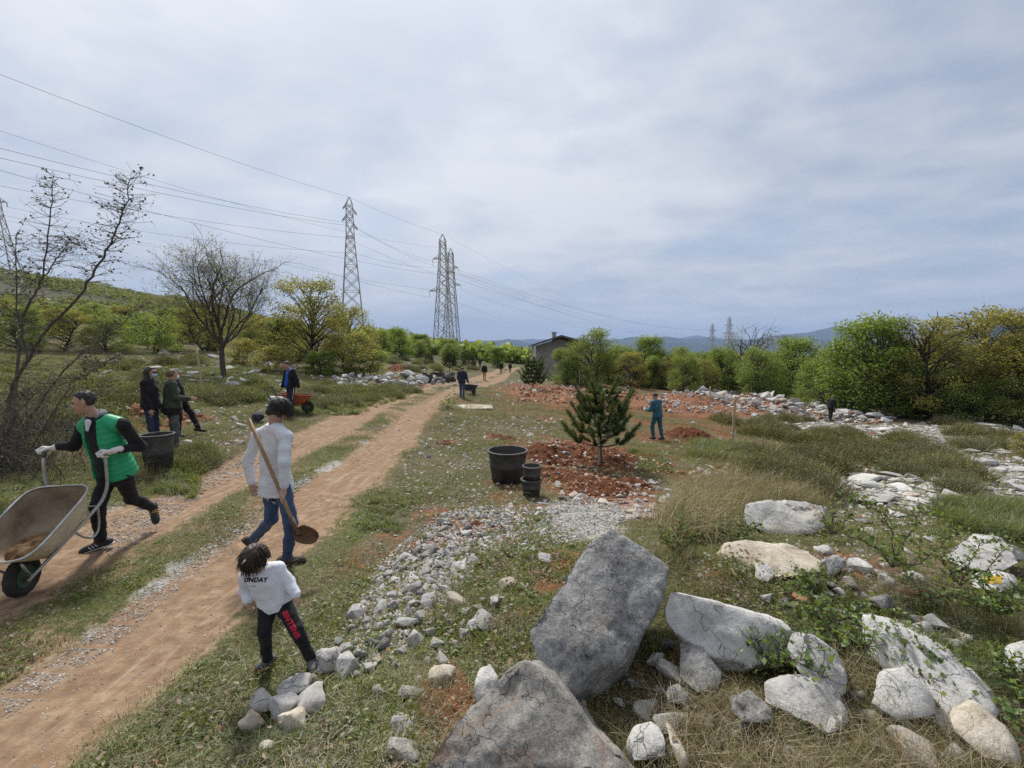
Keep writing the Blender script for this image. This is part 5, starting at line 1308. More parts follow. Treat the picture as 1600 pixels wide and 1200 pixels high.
M_GLOVE = cloth('white_work_glove', (.72, .69, .66), (.60, .57, .54), 20); M_SHOEB = simple('black_shoe', (.02, .02, .022), (.035, .034, .034), 12, .6); M_SHOEG = simple('grey_shoe', (.10, .10, .105), (.15, .145, .145), 12, .8)
M_SOLE = simple('white_sole', (.62, .60, .57), (.5, .48, .45), 10, .6); M_YEL = simple('yellow_laces', (.55, .33, .06), (.42, .25, .05), 30, .7); M_BROWNS = simple('brown_shoe', (.09, .065, .055), (.06, .045, .04), 14, .7)
M_MASKB = simple('blue_face_mask', (.35, .58, .72), (.28, .50, .64), 20, .8); M_MASKW = simple('white_face_mask', (.72, .70, .68), (.62, .6, .58), 20, .8); M_DARKEYE = simple('dark_eye', (.012, .01, .01), (.02, .016, .014), 9, .2); M_REDSOLE = simple('red_sole', (.30, .03, .05), (.22, .03, .04), 10, .6)
M_WOODH = simple('tool_handle', (.34, .22, .12), (.24, .155, .085), 30, .6, .003); M_RUST = simple('rusty_blade', (.14, .07, .032), (.075, .042, .026), 12, .7, .004); M_CAPB = cloth('navy_cap', (.03, .035, .07)); M_ORNG = cloth('orange_cloth', (.46, .16, .075), (.38, .13, .06))

def fk(pos, yaw, s=1.0, lean=0.0, side=0.0, thL=(0, .05, -1), shL_=(0, -.02, -1), thR=(0, .05, -1), shR_=(0, -.02, -1), uaL=(-.2, 0, -1), faL=(-.1, .2, -1), uaR=(.2, 0, -1), faR=(.1, .2, -1), nod=.0, turn=0.0, toeL=0.0, toeR=0.0, shw=.185):
    """joints from limb directions; x right, y ahead, z up in the person's own frame"""
    J = {}; c, s_ = math.cos(yaw), math.sin(yaw)
    def W(v): v = np.asarray(v, float); return np.array([v[0] * c - v[1] * s_, v[0] * s_ + v[1] * c, v[2]])
    pel = np.zeros(3); up = norm((side, lean, 1.0)); nk = up * .50 * s
    J['pel'] = pel; J['neck'] = nk
    for q, sg, th, sh, ua, fa in (('L', -1, thL, shL_, uaL, faL), ('R', 1, thR, shR_, uaR, faR)):
        J['hip' + q] = np.array([sg * .095, 0, -.03]) * s; J['kn' + q] = J['hip' + q] + norm(th) * .42 * s; J['an' + q] = J['kn' + q] + norm(sh) * .41 * s
        J['sh' + q] = nk * .90 + np.array([sg * shw, 0, 0]) * s; J['el' + q] = J['sh' + q] + norm(ua) * .29 * s; J['wr' + q] = J['el' + q] + norm(fa) * .25 * s
        J['hd' + q] = J['wr' + q] + norm(fa) * .09 * s
        J['toe' + q] = J['an' + q] + np.array([0, .17, -.06]) * s
    hf = norm((math.sin(turn), math.cos(turn), -nod)); J['head'] = nk + norm(up + np.array([0, .28 + .5 * nod, 0])) * .155 * s; J['hf'] = hf
    low = min(J['anL'][2], J['anR'][2]) - .085 * s
    for k in J:
        if k == 'hf': J[k] = W(J[k])
        else: J[k] = W(J[k] - np.array([0, 0, low])) + np.asarray(pos, float)
    return J
def person(label, J, s, top, legs, shoe, hair, h=.010, hands='skin', vest=None, headscale=1.0, top_puff=.016, leg_r=1.0, hair_kind='short', hem=.10, group=None, mask=None, glasses=False, cap=None, sleeve_mat=None, fingers=True, seed=0, open_front=None, extra=None, grip=None, collar=None, belly=0.0, name='person', hoodcol=None, laces=None, sole=None, facial=True):
    base = np.array([J['pel'][0], J['pel'][1], min(J['toeL'][2], J['toeR'][2]) - .02])
    J = {k: (v - base if k != 'hf' else norm(v)) for k, v in J.items()}
    pel, neck = J['pel'], J['neck']; up = norm(neck - pel)
    sb = norm(J['shR'] - J['shL']); sa = norm(J['hipR'] - J['hipL'])
    fwd = norm(np.cross(up, sb)); hs = s ** .75 * headscale if s < .8 else s * headscale
    A = np.array([v for k, v in J.items() if k != 'hf']); lo, hi = A.min(0) - .16 * max(s, .7), A.max(0) + .2 * max(s, .7)
    hc, hf = J['head'], J['hf']; hr = norm(np.cross(hf, norm(hc - neck) * .6 + np.array([0, 0, 1.0]))); hu = np.cross(hr, hf); HM = np.stack([hr, hf, hu])
    Hh = lambda x, y, z: hc + (hr * x + hf * y + hu * z) * hs
    # ---- body: one skin surface
    v = Vol(lo, hi, h)
    v.loft(pel - up * .04 * s, neck, sa, sb, np.array([.145, .13, .125, .145, .15, .07]) * s, np.array([.10, .095 + belly, .09 + belly, .10, .095, .05]) * s, .03 * s)
    for q in 'LR':
        v.cone(J['hip' + q], J['kn' + q], .075 * s, .05 * s, .04 * s); v.cone(J['kn' + q], J['an' + q], .05 * s, .034 * s, .03 * s); v.cone(J['an' + q], J['an' + q] + (J['toe' + q] - J['an' + q]) * .55, .035 * s, .024 * s, .02 * s)
        v.cone(neck * .75 + J['sh' + q] * .25, J['sh' + q], .05 * s, .05 * s, .03 * s); v.cone(J['sh' + q], J['el' + q], .044 * s, .035 * s, .02 * s); v.cone(J['el' + q], J['wr' + q], .036 * s, .025 * s, .02 * s)
    v.cone(neck - up * .03 * s, Hh(0, -.02, -.06), .052 * s, .05 * hs if s > .8 else .042 * hs, .02)
    v.ell(Hh(0, -.012, .03), HM, np.array([.073, .094, .088]) * hs, .02); v.ell(Hh(0, .022, -.035), HM, np.array([.058, .068, .082]) * hs, .025)
    v.cone(Hh(0, .07, -.098), Hh(0, .05, -.10), .022 * hs, .03 * hs, .02); v.cone(Hh(-.03, .078, -.028), Hh(.03, .078, -.028), .018 * hs, .018 * hs, .02)
    if facial:
        v.cone(Hh(0, .088, .012), Hh(0, .108, -.026), .009 * hs, .0145 * hs, .012); v.cone(Hh(-.034, .078, .026), Hh(.034, .078, .026), .014 * hs, .014 * hs, .016)
        v.cone(Hh(-.018, .082, -.06), Hh(.018, .082, -.06), .009 * hs, .009 * hs, .008)
        for sg in (-1, 1):
            v.ell(Hh(sg * .03, .09, .008), HM, np.array([.016, .012, .010]) * hs, .01, True); v.cone(Hh(sg * .074, -.004, .018), Hh(sg * .078, .0, -.022), .017 * hs, .012 * hs, .008, hr, 1.6)
    hand_ctx = {}
    for q, sg in (('L', -1), ('R', 1)):
        w, hd = J['wr' + q], J['hd' + q]; d = norm(hd - w); g = grip.get(q) if grip else None
        pn = norm(np.cross(d, fwd if abs(d @ fwd) < .8 else up)) * 1.0           # palm normal, sideways
        ac = norm(np.cross(pn, d))                                               # across the knuckles
        if ac @ fwd < 0: ac = -ac
        hand_ctx[q] = (w, d, pn, ac, sg)
    def do_hand(vol, q, gs=1.0, k=.006):
        w, d, pn, ac, sg = hand_ctx[q]; hs_ = s * gs
        inn = -pn if (pn @ sb) * sg > 0 else pn
        g = grip.get(q) if grip else None
        if g is not None:                                                        # close the hand round a bar through g with direction gd
            gc, gd = g; gc = gc - base; gd = norm(gd); d = norm(gc - w); inn = norm(np.cross(gd, d)); ac = gd
            if inn @ np.array([0, 0, -1.0]) < 0 and abs(inn[2]) > .2: inn = -inn
            palm = w + d * .05 * hs_
            vol.cone(w, palm, .026 * hs_, .036 * hs_, .012, inn, 1.5)
            for i in range(4):
                o = ac * (i - 1.5) * .0195 * hs_; p0 = gc + o - inn * .028 * hs_ - d * .012 * hs_; p1 = gc + o - inn * .012 * hs_ + d * .030 * hs_; p2 = gc + o + inn * .02 * hs_ + d * .022 * hs_; p3 = gc + o + inn * .026 * hs_ - d * .004
                vol.cone(palm + o, p0, .016 * hs_, .0115 * hs_, k); vol.cone(p0, p1, .0115 * hs_, .0105 * hs_, k); vol.cone(p1, p2, .0105 * hs_, .0095 * hs_, k); vol.cone(p2, p3, .0095 * hs_, .008 * hs_, k)
            t0 = palm - ac * .03 * hs_; vol.cone(t0, gc - ac * .042 * hs_ + inn * .012 * hs_, .014 * hs_, .0115 * hs_, k); vol.cone(gc - ac * .042 * hs_ + inn * .012 * hs_, gc - ac * .02 * hs_ + inn * .034 * hs_, .0115 * hs_, .009 * hs_, k)
            return
        pc = w + d * .085 * hs_
        vol.cone(w, w + d * .03 * hs_, .025 * hs_, .03 * hs_, .012, pn, 1.4); vol.cone(w + d * .03 * hs_, pc - d * .012 * hs_, .034 * hs_, .038 * hs_, .012, pn, 2.2)
        for i in range(4):
            L = [.062, .074, .070, .055][i] * hs_; o = ac * (1.5 - i) * .0195 * hs_
            a = pc + o; c1 = norm(d + inn * .28); c2 = norm(d + inn * .8)
            b = a + c1 * L * .5; e = b + c2 * L * .5
            vol.cone(a - d * .01, b, .0105 * hs_, .0095 * hs_, k); vol.cone(b, e, .0095 * hs_, .0075 * hs_, k)
        t0 = w + d * .03 * hs_ + ac * .026 * hs_; t1 = t0 + norm(d * .7 + ac * .75 + inn * .35) * .042 * hs_; t2 = t1 + norm(d * 1.0 + ac * .2 + inn * .4) * .032 * hs_
        vol.cone(t0, t1, .014 * hs_, .0115 * hs_, k); vol.cone(t1, t2, .0115 * hs_, .009 * hs_, k)
    for q in 'LR':
        if hands == 'skin': do_hand(v, q)
        else: v.cone(J['wr' + q], J['hd' + q], .02 * s, .02 * s, .01)
    body = v.mesh(name, M_SKIN); root = link(name, body, loc=base); tag(root, label, 'person', group)
    def part(nm, vol, mat, it=1):
        me = vol.mesh(nm, mat, it)
        return link(nm, me, root) if me is not None else None
    # ---- trousers
    t = Vol(lo, hi, h); lr = leg_r
    t.loft(pel - up * .09 * s, pel + up * .11 * s, sa, sa, np.array([.155, .165, .15]) * s, np.array([.105, .125 + belly, .11 + belly]) * s, .03 * s)
    for q in 'LR':
        t.cone(J['hip' + q] + up * .02 * s, J['kn' + q], .098 * s * lr, .07 * s * lr, .03 * s); e = J['kn' + q] + (J['an' + q] - J['kn' + q]) * .94; t.cone(J['kn' + q], e, .069 * s * lr, .056 * s * lr, .03 * s)
    t.rough(.010 * s, 8 / max(s, .6), seed, (1, 1, 1.6))
    # ---- top
    g = Vol(lo, hi, h); pf = top_puff * s
    bot = pel - up * (hem if vest is None else -.03) * s
    W_ = np.array([.182, .178, .16, .168, .172, .155, .085]) * s + pf; D_ = np.array([.150 + belly, .146 + belly, .122 + belly, .12, .118, .09, .062]) * s + pf
    wedge = None
    if open_front: wedge = lambda u, w_, tc: np.where(w_ > 0, open_front * s - np.abs(u), -1.0)
    if open_front is not None and sleeve_mat is not None: pass
    g.loft(bot, neck + up * .01, sa, sb, W_, D_, .03 * s, wedge=wedge, ripple=.006 * s, seed=seed)
    for q in 'LR':
        c0 = neck * .7 + J['sh' + q] * .3 - up * .02 * s
        if not open_front: g.cone(c0, J['sh' + q], .062 * s + pf, .058 * s + pf, .03 * s)
        e = J['el' + q] + (J['wr' + q] - J['el' + q]) * .92
        g.cone(J['sh' + q] - up * .005, J['el' + q], .056 * s + pf * .8, .047 * s + pf * .7, .03 * s); g.cone(J['el' + q], e, .047 * s + pf * .7, .036 * s + pf * .6, .025 * s)
    # folds, tighter round the arms
    g.rough(.005 * s, 8 / max(s, .6), seed + 5, (1, 1, 1.5)); g.rough(.004 * s, 19 / max(s, .6), seed + 9, (1, 1, .6))
    t.D = np.maximum(t.D, -(g.D + np.float32(.010))); part('trousers' if legs is not M_JEANS and legs is not M_DJEANS else 'jeans', t, legs)
    top_o = part('jacket' if open_front or top_puff > .024 else ('sweater' if top in (M_WHITEK, M_WHITES) else 'top'), g, top)
    if open_front:                                                             # what shows under an open jacket
        u_ = Vol(lo, hi, h); u_.loft(bot + up * .04 * s, neck, sa, sb, W_ - pf - .004, D_ - pf - .004, .03 * s); part('shirt', u_, sleeve_mat or M_BLK)
    if collar is not None:
        co = Vol(lo, hi, h); 
        for k in range(9):
            a = -2.2 + 4.4 * k / 8; p = neck + (sb * math.sin(a) * .075 - fwd * math.cos(a) * .062 + up * (.012 + .012 * math.cos(a))) * s; a2 = -2.2 + 4.4 * (k + 1) / 8; p2 = neck + (sb * math.sin(a2) * .075 - fwd * math.cos(a2) * .062 + up * (.012 + .012 * math.cos(a2))) * s
            if k < 8: co.cone(p, p2, .030 * s, .030 * s, .015)
        part('hood' if hoodcol else 'collar', co, collar)
    if vest is not None:
        ve = Vol(lo, hi, max(h * .9, .006)); op = lambda u, w_, tc: np.where(w_ > 0, (.066 + .04 * (1 - tc)) * s - np.abs(u), -1.0)
        ve.loft(pel - up * .03 * s, neck - up * .02 * s, sa, sb, (W_ + .020 * s) * np.array([1.0, 1.0, 1, 1, 1, 1, 1]), (D_ + .020 * s) * np.array([1.02, 1.0, 1, 1, 1, 1, 1]), .02 * s, wedge=op, quilt=.007 * s)
        for q in 'LR': ve.cone(J['sh' + q] * .45 + neck * .55 - up * .01, J['sh' + q] * .74 + neck * .26 - up * .02 * s, .078 * s, .092 * s, .03 * s)
        fr = Vol(lo, hi, h); part('vest', ve, vest)
    # ---- hair, cap, mask
    hv = Vol(hc - .26 * hs, hc + .22 * hs, max(h * .8, .006))
    if hair_kind == 'short': hv.ell(Hh(0, -.016, .036), HM, np.array([.079, .098, .092]) * hs, .01, cut=lambda q: (q[..., 1] * .80 - q[..., 2] * .62 - .028 * hs))
    elif hair_kind == 'mop':
        hv.ell(Hh(0, -.014, .03), HM, np.array([.094, .112, .104]) * hs, .01, cut=lambda q: (q[..., 1] * .72 - q[..., 2] * .68 - .048 * hs)); hv.ell(Hh(0, -.06, -.035), HM, np.array([.080, .05, .07]) * hs, .03)
        for sg in (-1, 1): hv.cone(Hh(sg * .075, .0, .02), Hh(sg * .078, .012, -.05), .030 * hs, .02 * hs, .02)
    elif hair_kind == 'long':
        hv.ell(Hh(0, -.016, .034), HM, np.array([.086, .104, .096]) * hs, .01, cut=lambda q: (q[..., 1] * .80 - q[..., 2] * .62 - .030 * hs)); hv.cone(Hh(0, -.075, .0), Hh(0, -.10, -.24), .068 * hs, .05 * hs, .03, hf, 1.4)
        for sg in (-1, 1): hv.cone(Hh(sg * .07, -.02, .0), Hh(sg * .075, -.03, -.17), .032 * hs, .025 * hs, .03)
    hv.rough(.010 * hs, 24, seed + 2, (1, 1, .5)); hv.rough(.006 * hs, 60, seed + 4, (1, 1, .4)); 
    ho = part('hair', hv, hair) if hair is not None and cap is None else None
    if cap is not None:
        cv = Vol(hc - .2 * hs, hc + .25 * hs, h); cv.ell(Hh(0, -.012, .04), HM, np.array([.084, .102, .090]) * hs, .01, cut=lambda q: -q[..., 2] - .012 * hs); cv.cone(Hh(-.03, .10, .04), Hh(.03, .10, .04), .045 * hs, .045 * hs, .01, hu, 5.0); part('cap', cv, cap)
    if mask is not None:
        mv = Vol(hc - .2 * hs, hc + .2 * hs, max(h * .7, .006)); mv.ell(Hh(0, .04, -.05), HM, np.array([.066, .075, .056]) * hs, .01, cut=lambda q: (.01 * hs - q[..., 1])); part('face_mask', mv, mask)
    if glasses:
        m = MB(); 
        for sg in (-1, 1): m.lathe([(0, 0), (.026 * hs, .002), (.026 * hs, .006), (0, .006)], 12)
        gm = MB()
        for sg in (-1, 1): gm.tube([Hh(sg * .012, .098, .012), Hh(sg * .055, .088, .012)], .018 * hs, 6); gm.tube([Hh(sg * .06, .085, .014), Hh(sg * .078, .0, .018)], .004, 4)
        gm.build('sunglasses', M_DARKEYE, root)
    elif facial and h < .012:
        for sg in (-1, 1):
            m = MB(); m.tube([Hh(sg * .020, .083, .008), Hh(sg * .031, .086, .009), Hh(sg * .042, .079, .008)], [.003 * hs, .0065 * hs, .003 * hs], 6); m.build('eye', M_DARKEYE, root)
            m = MB(); m.tube([Hh(sg * .014, .092, .026), Hh(sg * .032, .092, .032), Hh(sg * .05, .078, .026)], [.004 * hs, .005 * hs, .003 * hs], 5); m.build('eyebrow', hair or M_HAIR, root)
        m = MB(); m.tube([Hh(-.02, .086, -.0605), Hh(0, .0925, -.060), Hh(.02, .086, -.0605)], [.002 * hs, .0035 * hs, .002 * hs], 5); m.build('mouth', simple('lips', (.33, .13, .11), None, 9, .5) if 'lips' not in bpy.data.materials else bpy.data.materials['lips'], root)
    # ---- gloves, shoes
    if hands != 'skin':
        for q in 'LR':
            w = J['wr' + q]; gv = Vol(w - .22, w + .22, .006); do_hand(gv, q, 1.18, .008); d = hand_ctx[q][1]; gv.cone(w - d * .03, w + d * .02, .036 * s, .034 * s, .01); part('glove', gv, hands)
    for q in 'LR':
        an, to = J['an' + q], J['toe' + q]; fd = norm(to - an); 
        dn = norm(np.cross(fd, np.cross(np.array([0, 0, -1.0]) if abs(fd[2]) < .93 else -fwd, fd)))
        if dn[2] > .3 and abs(fd[2]) < .93: dn = -dn
        flatd = norm(fd - dn * (fd @ dn) + dn * .0)
        heel = an + dn * .055 * s - fd * .055 * s; tip = to + dn * .005 * s
        sv = Vol(np.minimum(heel, tip) - .12 * s, np.maximum(an, tip) + .12 * s, min(h, .008)); up_ = -dn
        sv.cone(heel + up_ * .012 * s, tip - fd * .02, .042 * s, .040 * s, .02, dn, 1.25); sv.cone(heel + up_ * .03 * s + fd * .02 * s, an + up_ * .01 * s, .045 * s, .043 * s, .03); sv.cone(an + fd * .05 * s + dn * .02 * s, tip - fd * .05, .042 * s, .034 * s, .03)
        so = part('shoe', sv, shoe)
        if h < .012:
            sl = Vol(np.minimum(heel, tip) - .1 * s, np.maximum(heel, tip) + .1 * s, .006); sl.cone(heel + dn * .022 * s, tip + dn * .018 * s - fd * .012, .044 * s, .043 * s, .01, dn, 3.2)
            me = sl.mesh('sole', sole or M_SOLE); 
            if me: link('sole', me, so)
            if laces is not None:
                lm = MB(); sdv = norm(np.cross(fd, dn))
                for i in range(4):
                    p = an + fd * (.045 + .024 * i) * s + up_ * (.036 - .012 * i) * s; lm.tube([p - sdv * .03 * s, p + up_ * .008 * s, p + sdv * .03 * s], .008 * s, 5)
                lm.build('laces', laces, so)
                st = MB()
                for sg in (-1, 1):
                    for i in range(3):
                        p = an + fd * (.03 + .03 * i) * s + dn * .03 * s + sdv * sg * .046 * s; st.tube([p, p + fd * .016 * s + up_ * .036 * s - sdv * sg * .006 * s], .0065 * s, 5)
                st.build('stripes', M_SOLE, so)
    root['_top'] = top_o.name if top_o else ''
    return root, base, dict(Hh=Hh, hs=hs, fwd=fwd, sb=sb, up=up, J=J, top=top_o, hair=ho, HM=HM)
def strands(root, ctx, mat, n, ln, seed, wind, part='hair_strand', low=False, r=.0015):
    """loose locks blown by the wind, part of the hair"""
    rg = np.random.default_rng(seed); Hh, hs = ctx['Hh'], ctx['hs']; m = MB()
    for _ in range(n):
        u = rg.normal(size=3); u[2] = abs(u[2]) * .9 - (.35 if low else .1); u[1] -= .25; u /= np.linalg.norm(u)
        p = Hh(u[0] * .088, -.014 + u[1] * .106, .03 + u[2] * .096); out = norm(p - Hh(0, 0, .0)); L = ln * rg.uniform(.4, 1.0)
        tng = np.array([0, 0, -1.0]) - out * (-out[2]); d = norm(out * .06 + tng * .9 + np.asarray(wind) + rg.normal(size=3) * .16); pts = [p]
        for k in range(4): d = norm(d + np.array([0, 0, -.30]) + np.asarray(wind) * .15 + rg.normal(size=3) * .10); pts.append(pts[-1] + d * L / 4)
        m.tube(pts, [r * 1.6, r * 1.5, r * 1.1, r * .7, r * .2], 3, cap=False)
    o = m.build('hair_strands', mat, ctx['hair'] or root); o['kind'] = 'stuff'

def px_joints(spec, Y0, hf):
    J = {k: P(v[0], v[1], Y0 + (v[2] if len(v) > 2 else 0)) for k, v in spec.items()}
    J['hf'] = norm(hf)
    for a, b in (('hipL', 'knL'), ('knL', 'anL'), ('hipR', 'knR'), ('knR', 'anR'), ('shL', 'elL'), ('elL', 'wrL'), ('shR', 'elR'), ('elR', 'wrR'), ('pel', 'neck'), ('shL', 'shR')):
        print('  ', a, b, round(float(np.linalg.norm(J[a] - J[b])), 3), end=';')
    print()
    return J

# ------------------------------------------------------------------ the man with the shovel
def shovel_man():
    Y0 = G(452, 886)[1] + .05
    J = px_joints(dict(pel=(431, 757, .0), hipR=(440, 763, -.06), hipL=(424, 763, .07), neck=(428, 664, .03), shR=(446, 682, -.13), shL=(404, 680, .17), head=(437, 640, .05),
                       elR=(444, 722, -.25), wrR=(444, 762, -.25), hdR=(443, 776, -.26), elL=(387, 722, .14), wrL=(393, 755, .14), hdL=(395, 766, .14),
                       knR=(455, 815, -.10), anR=(449, 871, -.02), toeR=(476, 874, .06), knL=(424, 812, .10), anL=(394, 845, .36), toeL=(402, 862, .42)), Y0, (.62, .52, -.55))
    # the shovel first, so that the hand closes on it
    a, b = P(389, 655, Y0 - .17), P(465, 832, Y0 - .31); d = norm(b - a)
    root = empty('shovel', b); tag(root, 'wooden handled shovel with a rusty blade carried by the white shirted man', 'shovel')
    m = MB(); m.tube(np.array([a, a + (b - a) * .3, a + (b - a) * .7, b + d * .02]) - b, [.017, .0185, .019, .018], 10); m.build('handle', M_WOODH, root)
    # heart shaped, dished blade
    bd = norm(P(497, 842, Y0 - .24) - b); sd = norm(d - bd * (d @ bd)); nn = norm(np.cross(sd, bd)); V = []; nu, nv = 13, 9; Lb = .235
    for i in range(nu):
        u = i / (nu - 1); wdt = .078 * (min(1, (u + .12) * 3.2)) * math.sqrt(max(1 - (max(u - .45, 0) / .56) ** 2, 0)) + .004
        for j in range(nv):
            t = j / (nv - 1) * 2 - 1; V.append(bd * (u * Lb - .03) + sd * t * wdt + nn * (.035 * t * t - .03 * math.sin(u * 2.6)))
    F = [(i * nv + j, i * nv + j + 1, (i + 1) * nv + j + 1, (i + 1) * nv + j) for i in range(nu - 1) for j in range(nv - 1)]
    me = mesh('blade', V, np.array(F), M_RUST); o = link('blade', me, root); sm = o.modifiers.new('thick', 'SOLIDIFY'); sm.thickness = .004
    m = MB(); m.tube(np.array([b - d * .16, b - d * .02, b + bd * .05]) - b, [.024, .024, .015], 10); m.build('socket', M_RUST, root)
    hp = a + d * np.dot(J['hdR'] - a, d); J['hdR'] = hp; J['wrR'] = J['wrR'] + (hp - J['wrR']) * .0
    r, base, ctx = person('man in a white knitted sweater and jeans walking away with a shovel', J, 1.0, M_WHITEK, M_JEANS, M_BROWNS, M_HAIR, h=.0095, hair_kind='mop', hem=.10, top_puff=.012, leg_r=.92, grip={'R': (hp, d)}, seed=3, sole=M_SHOEB)
    strands(r, ctx, M_HAIR, 800, .12, 5, (.45, -.05, -.05), low=True)
shovel_man()

# ------------------------------------------------------------------ the man with the wheelbarrow
def barrow_man():
    Y0 = 4.80; hy = HAND_Y - Y0
    gl = P(163, 709, HAND_Y); gr_ = P(71, 704, HAND_Y)
    J = px_joints(dict(pel=(182, 738, .10), hipL=(192, 744, .06), hipR=(172, 742, .14), neck=(150, 650, -.08), shL=(192, 664, -.06), shR=(131, 668, -.02), head=(131, 629, -.16),
                       elL=(219, 698, .06), wrL=(182, 703, hy + .04), hdL=(170, 706, hy), elR=(115, 697, -.06), wrR=(91, 698, hy + .06), hdR=(76, 702, hy),
                       knR=(152, 790, -.10), anR=(158, 846, .02), toeR=(126, 862, -.06), knL=(205, 778, .30), anL=(240, 793, .62), toeL=(244, 816, .56)), Y0, (-.80, -.60, -.10))
    r, base, ctx = person('man in a black tracksuit and bright green vest pushing the large wheelbarrow', J, 1.0, M_BLK, M_BLK, M_SHOEB, M_HAIR, h=.0095, hands=M_GLOVE, vest=M_GREENV, hair_kind='short', top_puff=.012, leg_r=1.0, grip={'L': (gl, np.array([.1, 1, -.3])), 'R': (gr_, np.array([.1, 1, -.3]))}, seed=8, collar=M_GREYHOOD, hoodcol=True, laces=M_YEL)
    # white T-shirt at the throat
    J = ctx['J']; v = Vol(J['neck'] - .2, J['neck'] + .2, .007); n = J['neck']; f, u = ctx['fwd'], ctx['up']
    v.cone(n + f * .098 - u * .03, n + f * .136 - u * .11, .036, .016, .01, f, 1.6); me = v.mesh('shirt_front', M_WHITEK); link('shirt_front', me, r)
barrow_man()

# ------------------------------------------------------------------ the toddler
def toddler():
    Y0 = 2.84
    J = px_joints(dict(pel=(430, 938, .05), hipR=(420, 945, .03), hipL=(441, 943, .05), neck=(407, 890, -.02), shR=(386, 899, .0), shL=(433, 889, .02), head=(397, 874, -.10),
                       elR=(383, 922, .02), wrR=(388, 938, -.02), hdR=(391, 947, -.03), elL=(452, 911, .04), wrL=(463, 930, .0), hdL=(466, 938, -.01),
                       knR=(413, 986, -.05), anR=(418, 1030, .04), toeR=(398, 1046, -.02), knL=(464, 985, -.04), anL=(486, 1030, -.01), toeL=(489, 1049, -.10)), Y0, (-.28, -.62, -.78))
    r, base, ctx = person('toddler in a white printed sweatshirt and black trousers stepping on a stone', J, .52, M_WHITES, M_BLK, M_SHOEG, M_HAIRB, h=.006, hair_kind='mop', headscale=1.28, hem=.05, top_puff=.042, leg_r=1.22, seed=12, sole=M_REDSOLE, laces=M_SHOEG)
    strands(r, ctx, M_HAIRB, 800, .085, 15, (.12, -.22, -.05), low=True, r=.0012)
    m = MB(); Hh = ctx['Hh']; m.tube([Hh(-.04, .03, .128), Hh(-.015, .062, .112)], .006, 6); m.build('hair_clip', simple('pink_clip', (.75, .5, .48), None, 9, .4), r)
    # print on the sweatshirt and the trouser leg, laid onto the cloth
    dg = bpy.context.evaluated_depsgraph_get()
    def lay(nm, me, target, loc_px, size_px, rot, Yg, mat, width=None):
        tv = np.array([v.co[:] for v in target.data.vertices]) + np.array(r.location); bv = BVHTree.FromPolygons([Vector(q) for q in tv], [p.vertices[:] for p in target.data.polygons])
        V = np.array([v.co[:] for v in me.vertices]); V = V * size_px
        c, s = math.cos(rot), math.sin(rot); X = loc_px[0] + V[:, 0] * c + V[:, 1] * s; Yp = loc_px[1] - (-V[:, 0] * s + V[:, 1] * c)
        out = []; hits = 0
        for x, y in zip(X, Yp):
            d = Vector(ray(x, y)).normalized(); h_ = bv.ray_cast(Vector((0, 0, CAMZ)), d)
            if h_[0] is None: h_ = bv.find_nearest(Vector(P(x, y, Yg)))[:2] + (0, 0)
            else: hits += 1
            nrm = h_[1] if h_[1].dot(d) < 0 else -h_[1]
            out.append((h_[0] + nrm * .0025)[:])
        out = np.array(out) - np.array(r.location)
        m2 = mesh(nm, out, [tuple(p.vertices) for p in me.polygons], mat, False); return link(nm, m2, target)
    def text_mesh(s, shear=0.25, bold=.03):
        cu = bpy.data.curves.new('print', 'FONT'); cu.body = s; cu.size = 1; cu.shear = shear; cu.offset = bold; cu.align_x = 'LEFT'; cu.resolution_u = 3; cu.space_character = 1.12
        ob = bpy.data.objects.new('print', cu); COL.objects.link(ob); bpy.context.view_layer.update()
        me = bpy.data.meshes.new_from_object(ob.evaluated_get(bpy.context.evaluated_depsgraph_get())); bpy.data.objects.remove(ob); bpy.data.curves.remove(cu)
        bm = bmesh.new(); bm.from_mesh(me); bmesh.ops.triangulate(bm, faces=bm.faces[:])
        for _ in range(2):
            le = [e for e in bm.edges if e.calc_length() > .16]
            if le: bmesh.ops.subdivide_edges(bm, edges=le, cuts=1); bmesh.ops.triangulate(bm, faces=bm.faces[:])
        bm.to_mesh(me); bm.free(); return me
    ink = simple('black_print', (.012, .012, .013), None, 9, .8); red = simple('red_print', (.50, .025, .05), (.40, .02, .045), 9, .8); gry = simple('grey_print', (.35, .35, .37), None, 9, .8)
    lay('chest_lettering', text_mesh('UNDAY', .22, .045), ctx['top'], (381, 909), 9.6, 0.0, Y0 - .1, ink)
    lay('small_lettering', text_mesh('Sunday', 0, .0), ctx['top'], (388, 917), 4.0, 0.0, Y0 - .1, gry)
    tr = [c for c in r.children if c.name.startswith('trousers')][0]
    lay('leg_lettering', text_mesh('BNTSNB', 0, .07), tr, (441, 957), 11.5, math.radians(62), Y0 - .1, red)
toddler()

